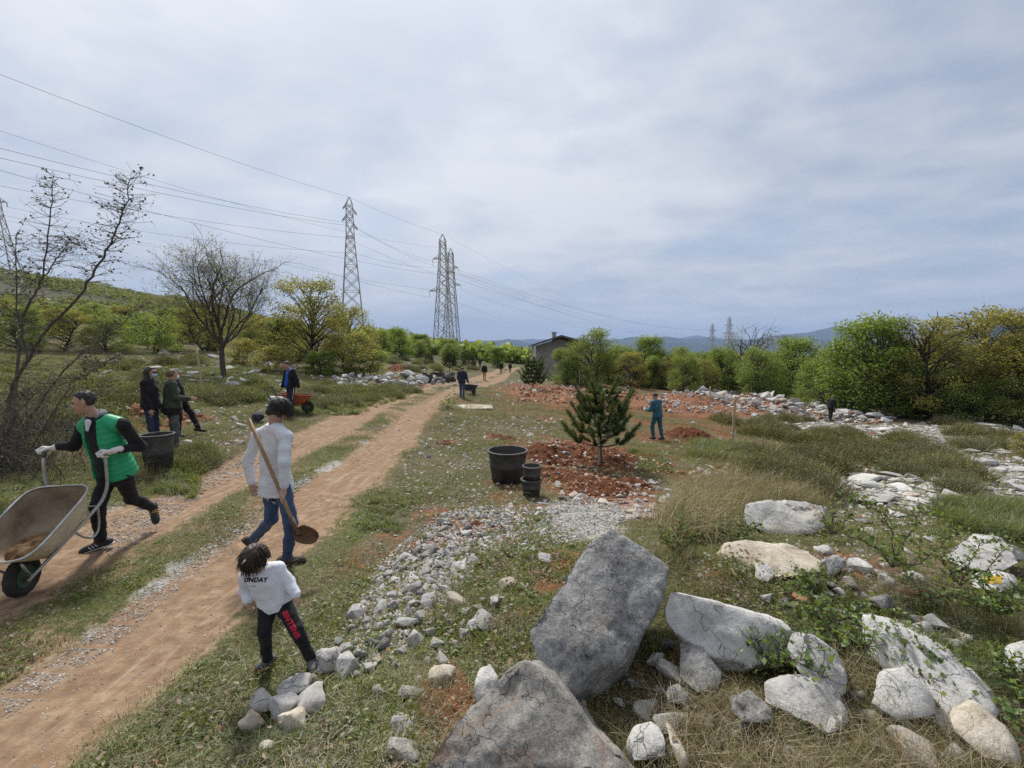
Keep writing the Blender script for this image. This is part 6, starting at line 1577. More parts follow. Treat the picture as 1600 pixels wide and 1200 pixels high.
# ------------------------------------------------------------------ people further off
def at(px, py): return G(px, py)
def yaw_of(dx, dy): return math.atan2(-dx, dy)
def far_people():
    p = at(240, 703); J = fk(p, yaw_of(.95, .25), 1.0, shw=.155, lean=.0, uaL=(-.1, .05, -1), faL=(0, .25, -1), uaR=(.12, .0, -1), faR=(.05, .3, -1), turn=.1)
    person('woman with long dark hair, sunglasses and blue mask in a black jacket', J, .98, M_BLK, M_DJEANS, M_SHOEB, M_HAIR, h=.014, hair_kind='long', top_puff=.020, mask=M_MASKB, glasses=True, hem=.08, seed=21, leg_r=.85)
    p = at(273, 700); J = fk(p, yaw_of(.6, .7), .98, shw=.16, uaL=(-.2, .1, -1), faL=(.1, .8, -.2), uaR=(.2, .1, -1), faR=(-.1, .85, -.15), turn=-.15)
    r, b, ctx = person('woman with short sandy hair and white mask in a dark green jacket', J, .97, M_GREENJ, M_GREYP, M_SHOEB, M_HAIRS, h=.014, hair_kind='short', top_puff=.024, mask=M_MASKW, hem=.06, seed=22)
    J = ctx['J']; w = Vol(J['pel'] - .3, J['pel'] + .3, .014); sa = norm(J['hipR'] - J['hipL']); w.loft(J['pel'] - np.array([0, 0, .20]), J['pel'] + np.array([0, 0, .02]), sa, sa, np.array([.185, .20, .195]), np.array([.155, .17, .165]), .02, ripple=.012, seed=4); link('tied_jacket', w.mesh('tied_jacket', M_BLK), r)
    p = at(283, 682); J = fk(p, yaw_of(.9, .3), .95, lean=-.12, thL=(0, .5, -.85), shL_=(0, .35, -1), thR=(.05, .05, -1), shR_=(0, -.1, -1), turn=.1)
    person('person in a red scarf and grey cap half hidden between the two women', J, .95, M_BLK, M_BLK, M_SHOEB, None, h=.016, cap=M_GREYHOOD, seed=23, top_puff=.02, collar=M_REDC)
    p = at(456, 648); J = fk(p, yaw_of(-.55, -.85), 1.02, lean=.05, uaL=(-.35, -.25, -1), faL=(-.15, -.1, -1), uaR=(.25, .05, -1), faR=(.0, .35, -.8), nod=.5, thL=(0, .15, -1), thR=(0, -.05, -1))
    r, b, ctx = person('man in a bright blue shirt under an open black jacket', J, 1.03, M_BLK, M_NAVYC, M_SHOEB, M_HAIRB, h=.014, hair_kind='short', top_puff=.026, hem=.06, seed=24, open_front=.10, sleeve_mat=M_BLUET, belly=.03, collar=M_BLUET)
    J = ctx['J']; m = MB(); s = norm(J['hipR'] - J['hipL'])
    for q, sg in (('L', -1), ('R', 1)): m2 = MB(); a = J['hip' + q] + s * sg * .10; k = J['kn' + q] + s * sg * .072; m2.tube([a, k], .012, 5); m2.build('side_stripe', M_SOLE, r)
    p = at(1026, 687); J = fk(p, yaw_of(-.55, .83), 1.0, lean=.12, thL=(-.05, .30, -1), shL_=(0, -.15, -1), thR=(.05, -.12, -1), shR_=(0, -.25, -1), uaL=(-.35, .1, -1), faL=(.3, .9, -.1), uaR=(.25, .2, -1), faR=(-.3, .8, -.2))
    r, b, ctx = person('man in teal work overalls and navy cap walking behind the young pine', J, 1.02, M_TEAL, M_TEAL, M_SHOEB, M_HAIR, h=.015, cap=M_CAPB, hair_kind='short', seed=25, top_puff=.026, leg_r=1.08, hem=.1)
    p = at(1297, 657); J = fk(p, yaw_of(.8, .5), 1.0, lean=.22, thL=(0, .5, -1), shL_=(0, -.35, -1), thR=(0, -.15, -1), shR_=(0, -.35, -1), faL=(0, .5, -.9), faR=(0, .4, -.9))
    person('man dressed all in black walking before the tree line at the right', J, .99, M_BLK, M_BLK, M_SHOEB, M_HAIRS, h=.018, seed=26, top_puff=.03)
    p = at(722, 622); J = fk(p, yaw_of(.25, 1), 1.0, lean=.08, thL=(0, .12, -1), thR=(0, -.05, -1), uaR=(.25, .1, -1), faR=(.15, .5, -1), uaL=(-.25, .15, -1), faL=(.1, .5, -1))
    person('worker in a dark purple jacket and jeans wheeling the dark blue barrow', J, 1.0, M_NAVYC, M_JEANS, M_BROWNS, M_HAIR, h=.017, seed=27, top_puff=.036)
    far = [(757, 594, (.0, -1), M_BLK, M_ORNG, 'person in a black top with an orange cloth round the waist on the track'), (783, 583, (.1, -1), M_BLK, M_BLK, 'person in black walking on the track, left one of the far pair'), (797, 583, (-.1, 1), M_NAVYC, M_DJEANS, 'person in dark blue on the track, right one of the far pair'),
           (742, 577, (1, -.2), M_BLK, M_DJEANS, 'dark dressed person beside the wide pine left of the track'), (750, 575, (.2, 1), M_NAVYC, M_BLK, 'person in dark blue behind the one with the orange cloth'), (846, 590, (.5, -.8), M_NAVYC, M_BLK, 'person in dark blue by the white column of the house'),
           (896, 600, (-.7, -.5), M_NAVYC, M_DJEANS, 'person in dark blue beside the white stake'), (925, 598, (.6, -.6), M_TEAL, M_TEAL, 'person in teal bending at the far heap behind the young pine')]
    for k, (px, py, d, tp, lg, lab) in enumerate(far):
        p = at(px, py); J = fk(p, yaw_of(*d), 1.0, lean=.08 if k not in (7,) else .5, thL=(0, .2, -1), thR=(0, -.12, -1), shL_=(0, -.1, -1), shR_=(0, -.2, -1))
        person(lab, J, 1.0, tp, lg, M_SHOEB, M_HAIR, h=.028, seed=30 + k, top_puff=.03, facial=False)
far_people()
# ================================================================== PLANTS
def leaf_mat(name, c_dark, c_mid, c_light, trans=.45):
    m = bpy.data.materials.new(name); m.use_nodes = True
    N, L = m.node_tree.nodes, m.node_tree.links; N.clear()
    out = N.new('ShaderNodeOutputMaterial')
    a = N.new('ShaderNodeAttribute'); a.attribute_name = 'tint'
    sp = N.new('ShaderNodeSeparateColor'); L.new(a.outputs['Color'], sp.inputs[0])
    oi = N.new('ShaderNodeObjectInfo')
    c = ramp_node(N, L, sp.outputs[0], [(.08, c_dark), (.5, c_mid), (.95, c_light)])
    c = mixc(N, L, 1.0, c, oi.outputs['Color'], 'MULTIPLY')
    d = N.new('ShaderNodeBsdfDiffuse'); t = N.new('ShaderNodeBsdfTranslucent'); g = N.new('ShaderNodeBsdfGlossy')
    g.inputs['Roughness'].default_value = .5
    L.new(c, d.inputs['Color']); L.new(mixc(N, L, .5, c, (.42, .46, .06)), t.inputs['Color'])
    mx = N.new('ShaderNodeMixShader'); mx.inputs[0].default_value = trans
    L.new(d.outputs[0], mx.inputs[1]); L.new(t.outputs[0], mx.inputs[2])
    m2 = N.new('ShaderNodeMixShader'); m2.inputs[0].default_value = .04
    L.new(mx.outputs[0], m2.inputs[1]); L.new(g.outputs[0], m2.inputs[2])
    L.new(m2.outputs[0], out.inputs[0])
    return m
M_BARK = simple('bark', (.12, .105, .088), (.058, .051, .044), 14, .95, .02, 40, .1)
M_BARKG = simple('grey_bark', (.13, .12, .105), (.065, .06, .052), 14, .95, .02, 40, .1)
M_LEAF_G = leaf_mat('spring_leaf', (0.079, 0.131, 0.026), (0.185, 0.264, 0.049), (0.351, 0.430, 0.105))
M_LEAF_B = leaf_mat('bright_leaf', (0.071, 0.135, 0.020), (0.167, 0.262, 0.038), (0.317, 0.428, 0.079))
M_LEAF_O = leaf_mat('ochre_leaf', (0.128, 0.109, 0.027), (0.282, 0.234, 0.051), (0.474, 0.392, 0.109))
M_LEAF_S = leaf_mat('grey_green_leaf', (0.081, 0.098, 0.060), (0.167, 0.190, 0.121), (0.287, 0.305, 0.213))
M_LEAF_BR = leaf_mat('bramble_leaf', (0.036, 0.072, 0.018), (0.102, 0.174, 0.042), (0.204, 0.300, 0.090))
M_NEEDLE = leaf_mat('pine_needle', (.016, .036, .014), (.050, .088, .034), (.11, .155, .065), .2)
M_TWIG = simple('dry_twig', (.16, .145, .12), (.085, .075, .062), 20, .95)
M_BROOM = leaf_mat('broom_twig', (0.084, 0.074, 0.036), (0.180, 0.156, 0.074), (0.300, 0.258, 0.144), .1)

class Wood:
    """branches as tapered tubes, kept as arrays"""
    def __init__(s): s.V = []; s.F = []; s.n = 0
    def tube(s, pts, r0, r1, n):
        pts = np.asarray(pts); m = len(pts); t = np.gradient(pts, axis=0); t /= np.linalg.norm(t, axis=1)[:, None] + 1e-9
        ref = np.array([.31, .74, .2]); a = np.cross(t, ref); a /= np.linalg.norm(a, axis=1)[:, None] + 1e-9; b = np.cross(t, a)
        r = np.linspace(r0, r1, m); th = np.arange(n) * 2 * math.pi / n
        V = pts[:, None] + r[:, None, None] * (np.cos(th)[None, :, None] * a[:, None] + np.sin(th)[None, :, None] * b[:, None])
        i = np.arange(m - 1)[:, None] * n; k = np.arange(n)[None]; k2 = (k + 1) % n
        F = np.stack([i + k, i + k2, i + n + k2, i + n + k], -1).reshape(-1, 4) + s.n
        s.V.append(V.reshape(-1, 3)); s.F.append(F); s.n += m * n
    def mesh(s, name, mat): return mesh(name, np.concatenate(s.V), np.concatenate(s.F), mat)
def leaf_quads(C, size, rg, aspect=.62, up=.35, tint=None, dirs=None):
    """rhombic leaves at points C"""
    n = len(C)
    nr = rg.normal(size=(n, 3)); nr[:, 2] += up * 2; nr /= np.linalg.norm(nr, axis=1)[:, None]
    a = rg.normal(size=(n, 3)) if dirs is None else dirs + .25 * rg.normal(size=(n, 3))
    a -= nr * (a * nr).sum(1)[:, None]; a /= np.linalg.norm(a, axis=1)[:, None] + 1e-9
    b = np.cross(nr, a)
    s = (size * rg.uniform(.65, 1.3, n))[:, None]
    V = np.stack([C - a * s * .5, C + b * s * .5 * aspect - a * s * .05 + nr * s * .06, C + a * s * .5, C - b * s * .5 * aspect - a * s * .05 + nr * s * .06], 1).reshape(-1, 3)
    F = np.arange(4 * n).reshape(-1, 4)
    T = rg.random(n) if tint is None else np.clip(tint + rg.normal(0, .13, n), 0, 1)
    return V, F, np.repeat(T, 4)
def branch_path(p, d, L, m, rg, wob, trop):
    pts = [p]; d = norm(d)
    for k in range(m):
        d = norm(d + rg.normal(size=3) * wob + np.array([0, 0, trop]))
        pts.append(pts[-1] + d * L / m)
    return np.array(pts), d
def grow(wood, tips, p, d, L, r, lev, rg, cfg, maxlev):
    m = 5 if lev < 2 else 3
    pts, dl = branch_path(p, d, L, m, rg, cfg['wob'], cfg['trop'])
    r1 = r * (.62 if lev else .7)
    wood.tube(pts, r, max(r1, .004) if lev < maxlev else .003, 7 if lev == 0 else (5 if lev < 2 else 3))
    if lev == maxlev:
        tips.append(pts[1:]); return
    if lev >= maxlev - 1: tips.append(pts[2:])
    nb = cfg['n'][lev]
    for k in range(nb):
        t = rg.uniform(cfg['start'][lev], 1.0) if k < nb - 1 else 1.0
        i = min(int(t * m), m - 1); q = pts[i] + (pts[i + 1] - pts[i]) * (t * m - i)
        base = norm(pts[i + 1] - pts[i])
        side = rg.normal(size=3); side -= base * side.dot(base); side = norm(side)
        ang = rg.uniform(*cfg['ang']) * (0.45 if k == nb - 1 else 1)
        dd = norm(base * math.cos(ang) + side * math.sin(ang) + np.array([0, 0, cfg['lift']]))
        grow(wood, tips, q, dd, L * rg.uniform(*cfg['len'][lev]) if isinstance(cfg['len'], list) else L * rg.uniform(.55, .8), r1 * rg.uniform(.55, .8), lev + 1, rg, cfg, maxlev)
CROWN = dict(n=[6, 5, 4, 3], start=[.35, .25, .2, .2], ang=(.45, 1.1), wob=.16, trop=.03, lift=.12, len=[(.65, .95), (.5, .75), (.45, .7), (.4, .6)])
def tree_meshes(name, seed, height, lv, cfg, leafmat, leaf_n, leaf_size, spread=.28, trunk=.3, barkmat=None, hang=0.0, skirt=0.0):
    rg = np.random.default_rng(seed); w = Wood(); tips = []
    stems = cfg.get('stems', 1)
    for s_ in range(stems):
        d = np.array([rg.normal() * .12 * (stems > 1) * 3, rg.normal() * .12 * (stems > 1) * 3, 1])
        p = np.array([rg.normal() * .1, rg.normal() * .1, -.25]) if stems > 1 else np.array([0, 0, -.25])
        grow(w, tips, p, d, height * trunk * rg.uniform(.85, 1.15), height * .028 / math.sqrt(stems), 0, rg, cfg, lv)
    T = np.concatenate(tips); 
    V = np.concatenate(w.V); sc = height / max(V[:, 2].max(), .1)
    for a in w.V: a *= sc
    T = T * sc
    wm = w.mesh(name + '_trunk', barkmat or M_BARK)
    lm = None
    if leaf_n:
        idx = rg.integers(0, len(T), leaf_n)
        C = T[idx] + rg.normal(size=(leaf_n, 3)) * spread * np.array([1, 1, .7])
        if skirt:                                            # suckers round the foot
            k = int(leaf_n * skirt); C[:k, 2] = rg.uniform(.1, height * .45, k); C[:k, :2] = rg.normal(size=(k, 2)) * height * .2
        C[:, 2] = np.maximum(C[:, 2], .06)
        clump = vnoise(C * 1.1 + seed) * .5 + .5
        V, F, tt = leaf_quads(C, leaf_size, rg, tint=.15 + .75 * clump)
        lm = mesh(name + '_crown', V, F, leafmat, False); vcol(lm, 'tint', tt)
    return wm, lm
PROTO = {}
def crown_tree(name, seed, height, leafmat, leaf_n, leaf_size, stems=1, low=.12, wide=.40, nclump=46, clump=.13, gaps=.2, barkmat=None, flat=.82, r0=.020, bare=0):
    """trunk and limbs that reach to separate clumps of leaves; the outline stays uneven and open"""
    rg = np.random.default_rng(seed); w = Wood(); C = []; T = []
    trunks = []
    for s_ in range(stems):
        d = np.array([rg.normal() * .22 * (stems > 1), rg.normal() * .22 * (stems > 1), 1.0])
        p = np.array([rg.normal() * .15, rg.normal() * .15, -.25]) * (1 if stems > 1 else np.array([0, 0, 1]))
        pts, _ = branch_path(p, d, height * rg.uniform(.72, .9), 9, rg, .07, .05)
        w.tube(pts, height * r0 / math.sqrt(stems) * 1.2, height * .004, 7); trunks.append(pts)
    ex = rg.uniform(.8, 1.2, 3)
    per = leaf_n // nclump
    for k in range(nclump):
        u = rg.normal(size=3); u /= np.linalg.norm(u)
        rr = rg.uniform(.45, 1.0) ** .5 * (1 + .25 * vnoise(u * 1.7 + seed * 3.1))
        zc = low + (1 - low) * .5
        zf = low + (1 - low) * (1 - (1 - rg.random()) ** 1.15) * .97; pr = math.sqrt(max(1 - ((zf - .40 - low * .3) / .64) ** 2, .04)); th_ = rg.uniform(0, 6.283)
        lob = 1 + .28 * vnoise(np.array([math.cos(th_) * 1.3, math.sin(th_) * 1.3, zf * 3 + seed * 3.1])); rd = wide * pr * lob * rg.uniform(.35, 1.0) ** .5
        u = np.array([math.cos(th_), math.sin(th_), (zf - .5) * 1.6]); c = np.array([math.cos(th_) * rd * ex[0], math.sin(th_) * rd * ex[1], zf]) * height
        tr = trunks[int(rg.integers(0, stems))]
        lim = np.clip((c[2] / height - .18), .08, .8)
        q = tr[int(np.argmin(np.abs(tr[:, 2] - lim * height * rg.uniform(.65, .95))))]
        mid = q + (c - q) * .5 + np.array([0, 0, .04 * height]) + rg.normal(size=3) * .03 * height
        t_ = np.linspace(0, 1, 6)[:, None]; path = (1 - t_) ** 2 * q + 2 * t_ * (1 - t_) * mid + t_ ** 2 * c; path[1:] += rg.normal(size=(5, 3)) * .008 * height
        w.tube(path, height * .0075, height * .002, 5)
        for _ in range(5):
            e, _d = branch_path(path[int(rg.integers(2, 6))], u + rg.normal(size=3) * .8, height * clump * rg.uniform(.7, 1.5), 3, rg, .2, .04); w.tube(e, height * .0025, height * .0008, 3)
        if rg.random() < gaps * .5: continue
        n = int(per * rg.uniform(.6, 1.35)); rad = clump * height * rg.uniform(.75, 1.3)
        v = rg.normal(size=(n, 3)); v /= np.linalg.norm(v, axis=1)[:, None]; v *= (rg.random(n) ** .42)[:, None] * rad
        v *= np.array([1, 1, flat]); v *= (1 + .35 * fbm(v / rad * 1.6 + k, 2))[:, None]
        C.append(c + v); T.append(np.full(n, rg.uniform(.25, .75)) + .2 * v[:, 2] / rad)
    V = np.concatenate(w.V)
    C = np.concatenate(C); T = np.concatenate(T); C[:, 2] = np.maximum(C[:, 2], .05)
    sc = height / np.percentile(C[:, 2], 99.5)
    for a_ in w.V: a_ *= sc
    C = C * sc
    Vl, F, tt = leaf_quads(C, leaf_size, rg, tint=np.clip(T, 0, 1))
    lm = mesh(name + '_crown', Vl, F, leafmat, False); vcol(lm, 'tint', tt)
    return w.mesh(name + '_trunk', barkmat or M_BARK), lm
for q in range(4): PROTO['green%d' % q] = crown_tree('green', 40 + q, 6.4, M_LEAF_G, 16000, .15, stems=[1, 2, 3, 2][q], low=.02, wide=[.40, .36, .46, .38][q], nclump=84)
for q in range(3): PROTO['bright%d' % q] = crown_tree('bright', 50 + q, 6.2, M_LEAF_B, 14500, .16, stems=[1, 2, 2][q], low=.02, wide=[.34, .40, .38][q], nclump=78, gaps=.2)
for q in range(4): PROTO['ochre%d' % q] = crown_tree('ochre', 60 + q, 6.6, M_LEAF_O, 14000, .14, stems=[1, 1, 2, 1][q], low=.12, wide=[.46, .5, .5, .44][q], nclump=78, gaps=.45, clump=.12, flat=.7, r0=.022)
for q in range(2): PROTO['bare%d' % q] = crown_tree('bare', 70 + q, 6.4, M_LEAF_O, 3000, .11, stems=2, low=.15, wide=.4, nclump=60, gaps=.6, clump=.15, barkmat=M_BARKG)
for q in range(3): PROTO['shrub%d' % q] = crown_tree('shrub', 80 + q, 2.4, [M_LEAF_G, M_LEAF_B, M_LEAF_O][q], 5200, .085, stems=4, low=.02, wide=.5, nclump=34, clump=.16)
def plant(name, key, label, cat, px, py, height, group=None, rz=None, tone=1.0, wide=1.0, leaf_part='crown', wood_part='trunk', loc=None, seedz=0):
    c = G(px, py) if loc is None else loc
    wm, lm = PROTO[key]
    root = empty(name, (c[0], c[1], c[2]), (px * 1.7 + py) % 6.28 if rz is None else rz)
    hh = max(v.co.z for v in (wm.vertices[-1],)) if False else None
    href = {'g': 6.4, 'b': 6.2, 'o': 6.6, 's': 2.4}[key[0]] if not key.startswith('bare') else 6.4
    s = height / href
    root.scale = (s * wide, s * wide, s)
    t = link(wood_part, wm, root)
    if lm is not None:
        l = link(leaf_part, lm, root); l.color = (tone, tone, tone * .97, 1)
    tag(root, label, cat, group)
    return root
def top_h(px, py_base, py_top, Y=None):
    c = G(px, py_base); return (py_base - py_top) / FPX * c[1], c
def trees():
    rg = np.random.default_rng(5)
    # right tree line, left to right: key, px, base py, top py, label
    R_ = [('green0', 884, 590, 546, 'olive green tree in front of the grey house', 'a'), ('green1', 925, 597, 517, 'tall round dark green tree just right of the house', 'a'),
          ('green2', 965, 600, 540, 'green tree right of the tall round tree by the house', 'a'), ('bright0', 1015, 604, 528, 'leafy tree between the house group and the far masts', 'a'),
          ('green3', 1060, 608, 545, 'green tree behind the left end of the rubble bank', 'a'), ('ochre0', 1092, 612, 560, 'yellowish bush tree over the left end of the rubble bank', 'a'),
          ('bright1', 1130, 612, 545, 'light green tree behind the middle of the rubble bank', 'a'), ('bare0', 1172, 612, 512, 'brownish half bare tree standing highest behind the rubble bank', 'a'),
          ('green1', 1185, 622, 545, 'rounded green tree below the half bare one', 'a'), ('bright2', 1245, 622, 530, 'pale green tree left of the tallest bright tree', 'a'),
          ('bright0', 1352, 648, 500, 'tallest bright green tree of the right tree line', 'a'), ('ochre1', 1452, 655, 503, 'ochre leaved oak right of the tallest bright tree', 'a'),
          ('ochre2', 1545, 660, 490, 'widest ochre oak with dark limbs at the right', 'a'), ('ochre3', 1625, 668, 520, 'ochre oak cut by the right edge of the picture', 'a'),
          ('green2', 1290, 640, 560, 'green bush tree behind the man in black', 'a'), ('green0', 1400, 652, 575, 'dark green tree in the shade between tall tree and ochre oak', 'a'),
          ('green3', 1500, 662, 580, 'dark green thicket tree between the two ochre oaks', 'a'), ('green1', 1580, 668, 590, 'dark green thicket tree under the right hand oak', 'a')]
    for key, px, b, t, lab, _ in R_:
        h, c = top_h(px, b, t)
        if px < 975:
            Yt = 50 if px < 960 else 56; c = np.array([(px - 800) / FPX * Yt, Yt, 0]); c[2] = h1(c[0], Yt); h = (548 - t) / FPX * Yt + CAMZ - c[2]
        plant('oak_tree' if key[0] in 'o' else 'leafy_tree', key, lab, 'tree', px, b, h * 1.03, 'trees of the right tree line', tone=.85 if 'dark' in lab else 1.0, wide=1.12 if key[0] == 'o' else (1.12 if px < 975 else 1.08), loc=c)
    for k, (px, b, hp, key, lab) in enumerate([(1472, 655, 62, 'shrub2', 'yellow green bush in front of the ochre oaks'), (1110, 607, 30, 'shrub2', 'yellow bush behind the left end of the rubble bank'), (1240, 628, 34, 'shrub1', 'bright bush at the right end of the rubble bank'),
                                              (1160, 613, 34, 'shrub0', 'green bush behind the top of the rubble bank'), (1420, 650, 40, 'shrub0', 'low dark bush under the first ochre oak'), (1590, 642, 60, 'shrub2', 'ochre bush at the right edge under the oak'),
                                              (1605, 715, 40, 'shrub2', 'ochre bush cut by the right edge over the limestone'), (1520, 648, 36, 'shrub0', 'dark bush beside the limestone under the oak'),
                                              (1330, 648, 40, 'shrub1', 'bright bush at the foot of the tallest tree')]):
        c = G(px, b); plant('bush', key, lab, 'bush', px, b, hp / FPX * c[1], 'bushes along the right tree line', wide=1.35, leaf_part='foliage', wood_part='stems')
    # the second row behind, whose tops show between
    row = []; what = {}
    for k in range(34):
        px = 940 + k * 21 + rg.uniform(-8, 8); Y = rg.uniform(46, 70) if px < 1250 else rg.uniform(40, 52)
        x = (px - 800) / FPX * Y; z = h1(x, Y)
        tp = np.interp(px, [930, 1000, 1100, 1180, 1300, 1400, 1600], [548, 548, 550, 552, 550, 540, 530]) + rg.uniform(-4, 10)
        h = (548 - tp) / FPX * Y + 2.3 - z
        key = ['green%d' % (k % 4), 'bright%d' % (k % 3), 'ochre%d' % (k % 4)][int(rg.choice(3, p=[.5, .25, .25]))]
        o = plant('leafy_tree', key, 'tree of the second row showing between the crowns of the right tree line', 'tree', px, 0, max(h, 4), 'second row of the right tree line', loc=(x, Y, z), tone=rg.uniform(.8, 1.05))
        row.append(o); what[o.name] = {'g': 'green', 'b': 'bright green', 'o': 'ochre'}[key[0]] + ' tree'
    number_row(row, what, 'in the second row behind the right tree line')
    # left side
    for key, px, b, t, lab, wd in [('ochre0', 488, 578, 438, 'half leafed oak right of the bare oak', .95), ('ochre1', 545, 572, 480, 'low ochre oak in front of the first mast', .95), ('shrub2', 545, 583, 520, 'broad yellow green bush right of the half leafed oak', 1.6),
                              ('bright1', 625, 560, 512, 'green tree left of the double mast', 1.2), ('green1', 595, 562, 515, 'dark green tree behind the broad yellow bush', 1.0), ('shrub1', 240, 545, 488, 'bright green bush under the bare oak on the left', 1.5),
                              ('ochre2', 320, 548, 482, 'ochre tree behind the bare oak', 1.3), ('green2', 165, 540, 484, 'yellow green tree on the left slope', 1.3), ('ochre3', 100, 540, 476, 'ochre tree on the left slope behind the thorn shrub', 1.3), ('shrub2', 430, 582, 540, 'yellow green bush under the bare oak', 1.7),
                              ('green0', 30, 540, 470, 'tree at the left edge behind the thorn shrub', 1.2), ('ochre1', 420, 560, 492, 'ochre tree between bare oak and half leafed oak', 1.2), ('bright2', 500, 585, 548, 'small bright bush below the half leafed oak', 1.6), ('bright0', 778, 568, 532, 'round tree over the far end of the track', 1.3),
                              ('shrub2', 382, 570, 530, 'bright yellow bush right of the bare oak trunk', 1.6), ('green3', 700, 562, 540, 'small tree at the foot of the double mast', 1.4), ('green1', 655, 560, 532, 'small tree left of the double mast foot', 1.3), ('shrub0', 575, 585, 540, 'green bush at the right end of the broad yellow bush', 1.5)]:
        h, c = top_h(px, b, t)
        if px == 778: c = np.array([(778 - 800) / FPX * 85, 85, h1(-2.8, 85)]); h = (565 - 532) / FPX * 85
        nm = 'bush' if key[0] == 's' else ('oak_tree' if key[0] == 'o' else 'leafy_tree')
        plant(nm, key, lab, 'bush' if key[0] == 's' else 'tree', px, b, h, 'trees and bushes left of the track', wide=wd, loc=c, leaf_part='foliage' if key[0] == 's' else 'crown', wood_part='stems' if key[0] == 's' else 'trunk')
    row = []; what = {}
    for k in range(64):
        px = rg.uniform(-60, 480); Y = rg.uniform(34, 75); x = (px - 800) / FPX * Y; z = h1(x, Y)
        key = ['green%d' % (k % 4), 'bright%d' % (k % 3), 'ochre%d' % (k % 4)][int(rg.choice(3, p=[.36, .28, .36]))]
        o = plant('leafy_tree', key, 'low spring tree in the scrub wood on the left slope', 'tree', px, 0, max(1.6, (548 - (np.interp(px, [0, 300, 480], [474, 490, 505]) + rg.uniform(-8, 22))) / FPX * Y + 2.3 - z), 'scrub wood on the left slope', loc=(x, Y, z), tone=rg.uniform(.85, 1.15), wide=1.35)
        row.append(o); what[o.name] = {'g': 'green', 'b': 'bright green', 'o': 'ochre'}[key[0]] + ' low tree'
    number_row(row, what, 'in the scrub wood on the left slope')
    row = []; what = {}
    for k in range(36):
        px = rg.uniform(560, 850); Y = rg.uniform(85, 150); x = (px - 800) / FPX * Y; z = h1(x, Y)
        if abs(x - float(road_x(Y))) < 5: continue
        key = ['green%d' % (k % 4), 'bright%d' % (k % 3), 'ochre%d' % (k % 4)][int(rg.choice(3, p=[.45, .2, .35]))]
        o = plant('leafy_tree', key, 'distant low tree beyond the end of the track', 'tree', px, 0, rg.uniform(2.8, 5.0), 'distant trees beyond the track', loc=(x, Y, z), tone=rg.uniform(.85, 1.05), wide=1.4)
        row.append(o); what[o.name] = {'g': 'green', 'b': 'bright green', 'o': 'ochre'}[key[0]] + ' distant tree'
    number_row(row, what, 'beyond the end of the track')
trees()
def far_woods():
    """wooded plain and hillside scrub: leaf clumps spread over the land, one mass each"""
    rg = np.random.default_rng(77)
    for nm, lab, n, ang, rr, hgt, mat in (('far_wood', 'far wood covering the plain', 9500, (-20, 58), (120, 900), 4.5, M_LEAF_G), ('hillside_scrub', 'scrub and small trees dotted over the left hill', 14000, (-62, -24), (80, 330), 1.7, M_LEAF_S)):
        a = np.radians(rg.uniform(*ang, n)); d = np.exp(rg.uniform(math.log(rr[0]), math.log(rr[1]), n))
        x = d * np.sin(a); y = d * np.cos(a)
        keep = fbm2(x, y, .03, 3, 4.4) > (-.9 if nm == 'far_wood' else .05)
        keep &= ~((np.abs(x - np.interp(y, _RY, _RX)) < 6) & (y < 125))
        x, y, d = x[keep], y[keep], d[keep]
        z = H(x, y)
        k = 7
        C = np.stack([x, y, z], -1)[:, None] + rg.normal(size=(len(x), k, 3)) * np.array([1, 1, .55]) * (hgt * .42) + np.array([0, 0, hgt * .5])
        tn = np.repeat(.3 + .4 * rg.random(len(x)), k)
        V, F, tt = leaf_quads(C.reshape(-1, 3), hgt * (.52 if nm == 'far_wood' else .42), rg, aspect=.9, tint=tn)
        me = mesh(nm, V, F, mat, False); vcol(me, 'tint', tt); ob = link(nm, me); ob.color = (1, 1, 1, 1) if nm == 'far_wood' else (.55, .58, .5, 1)
        tag(ob, lab, None, None, 'stuff')
far_woods()

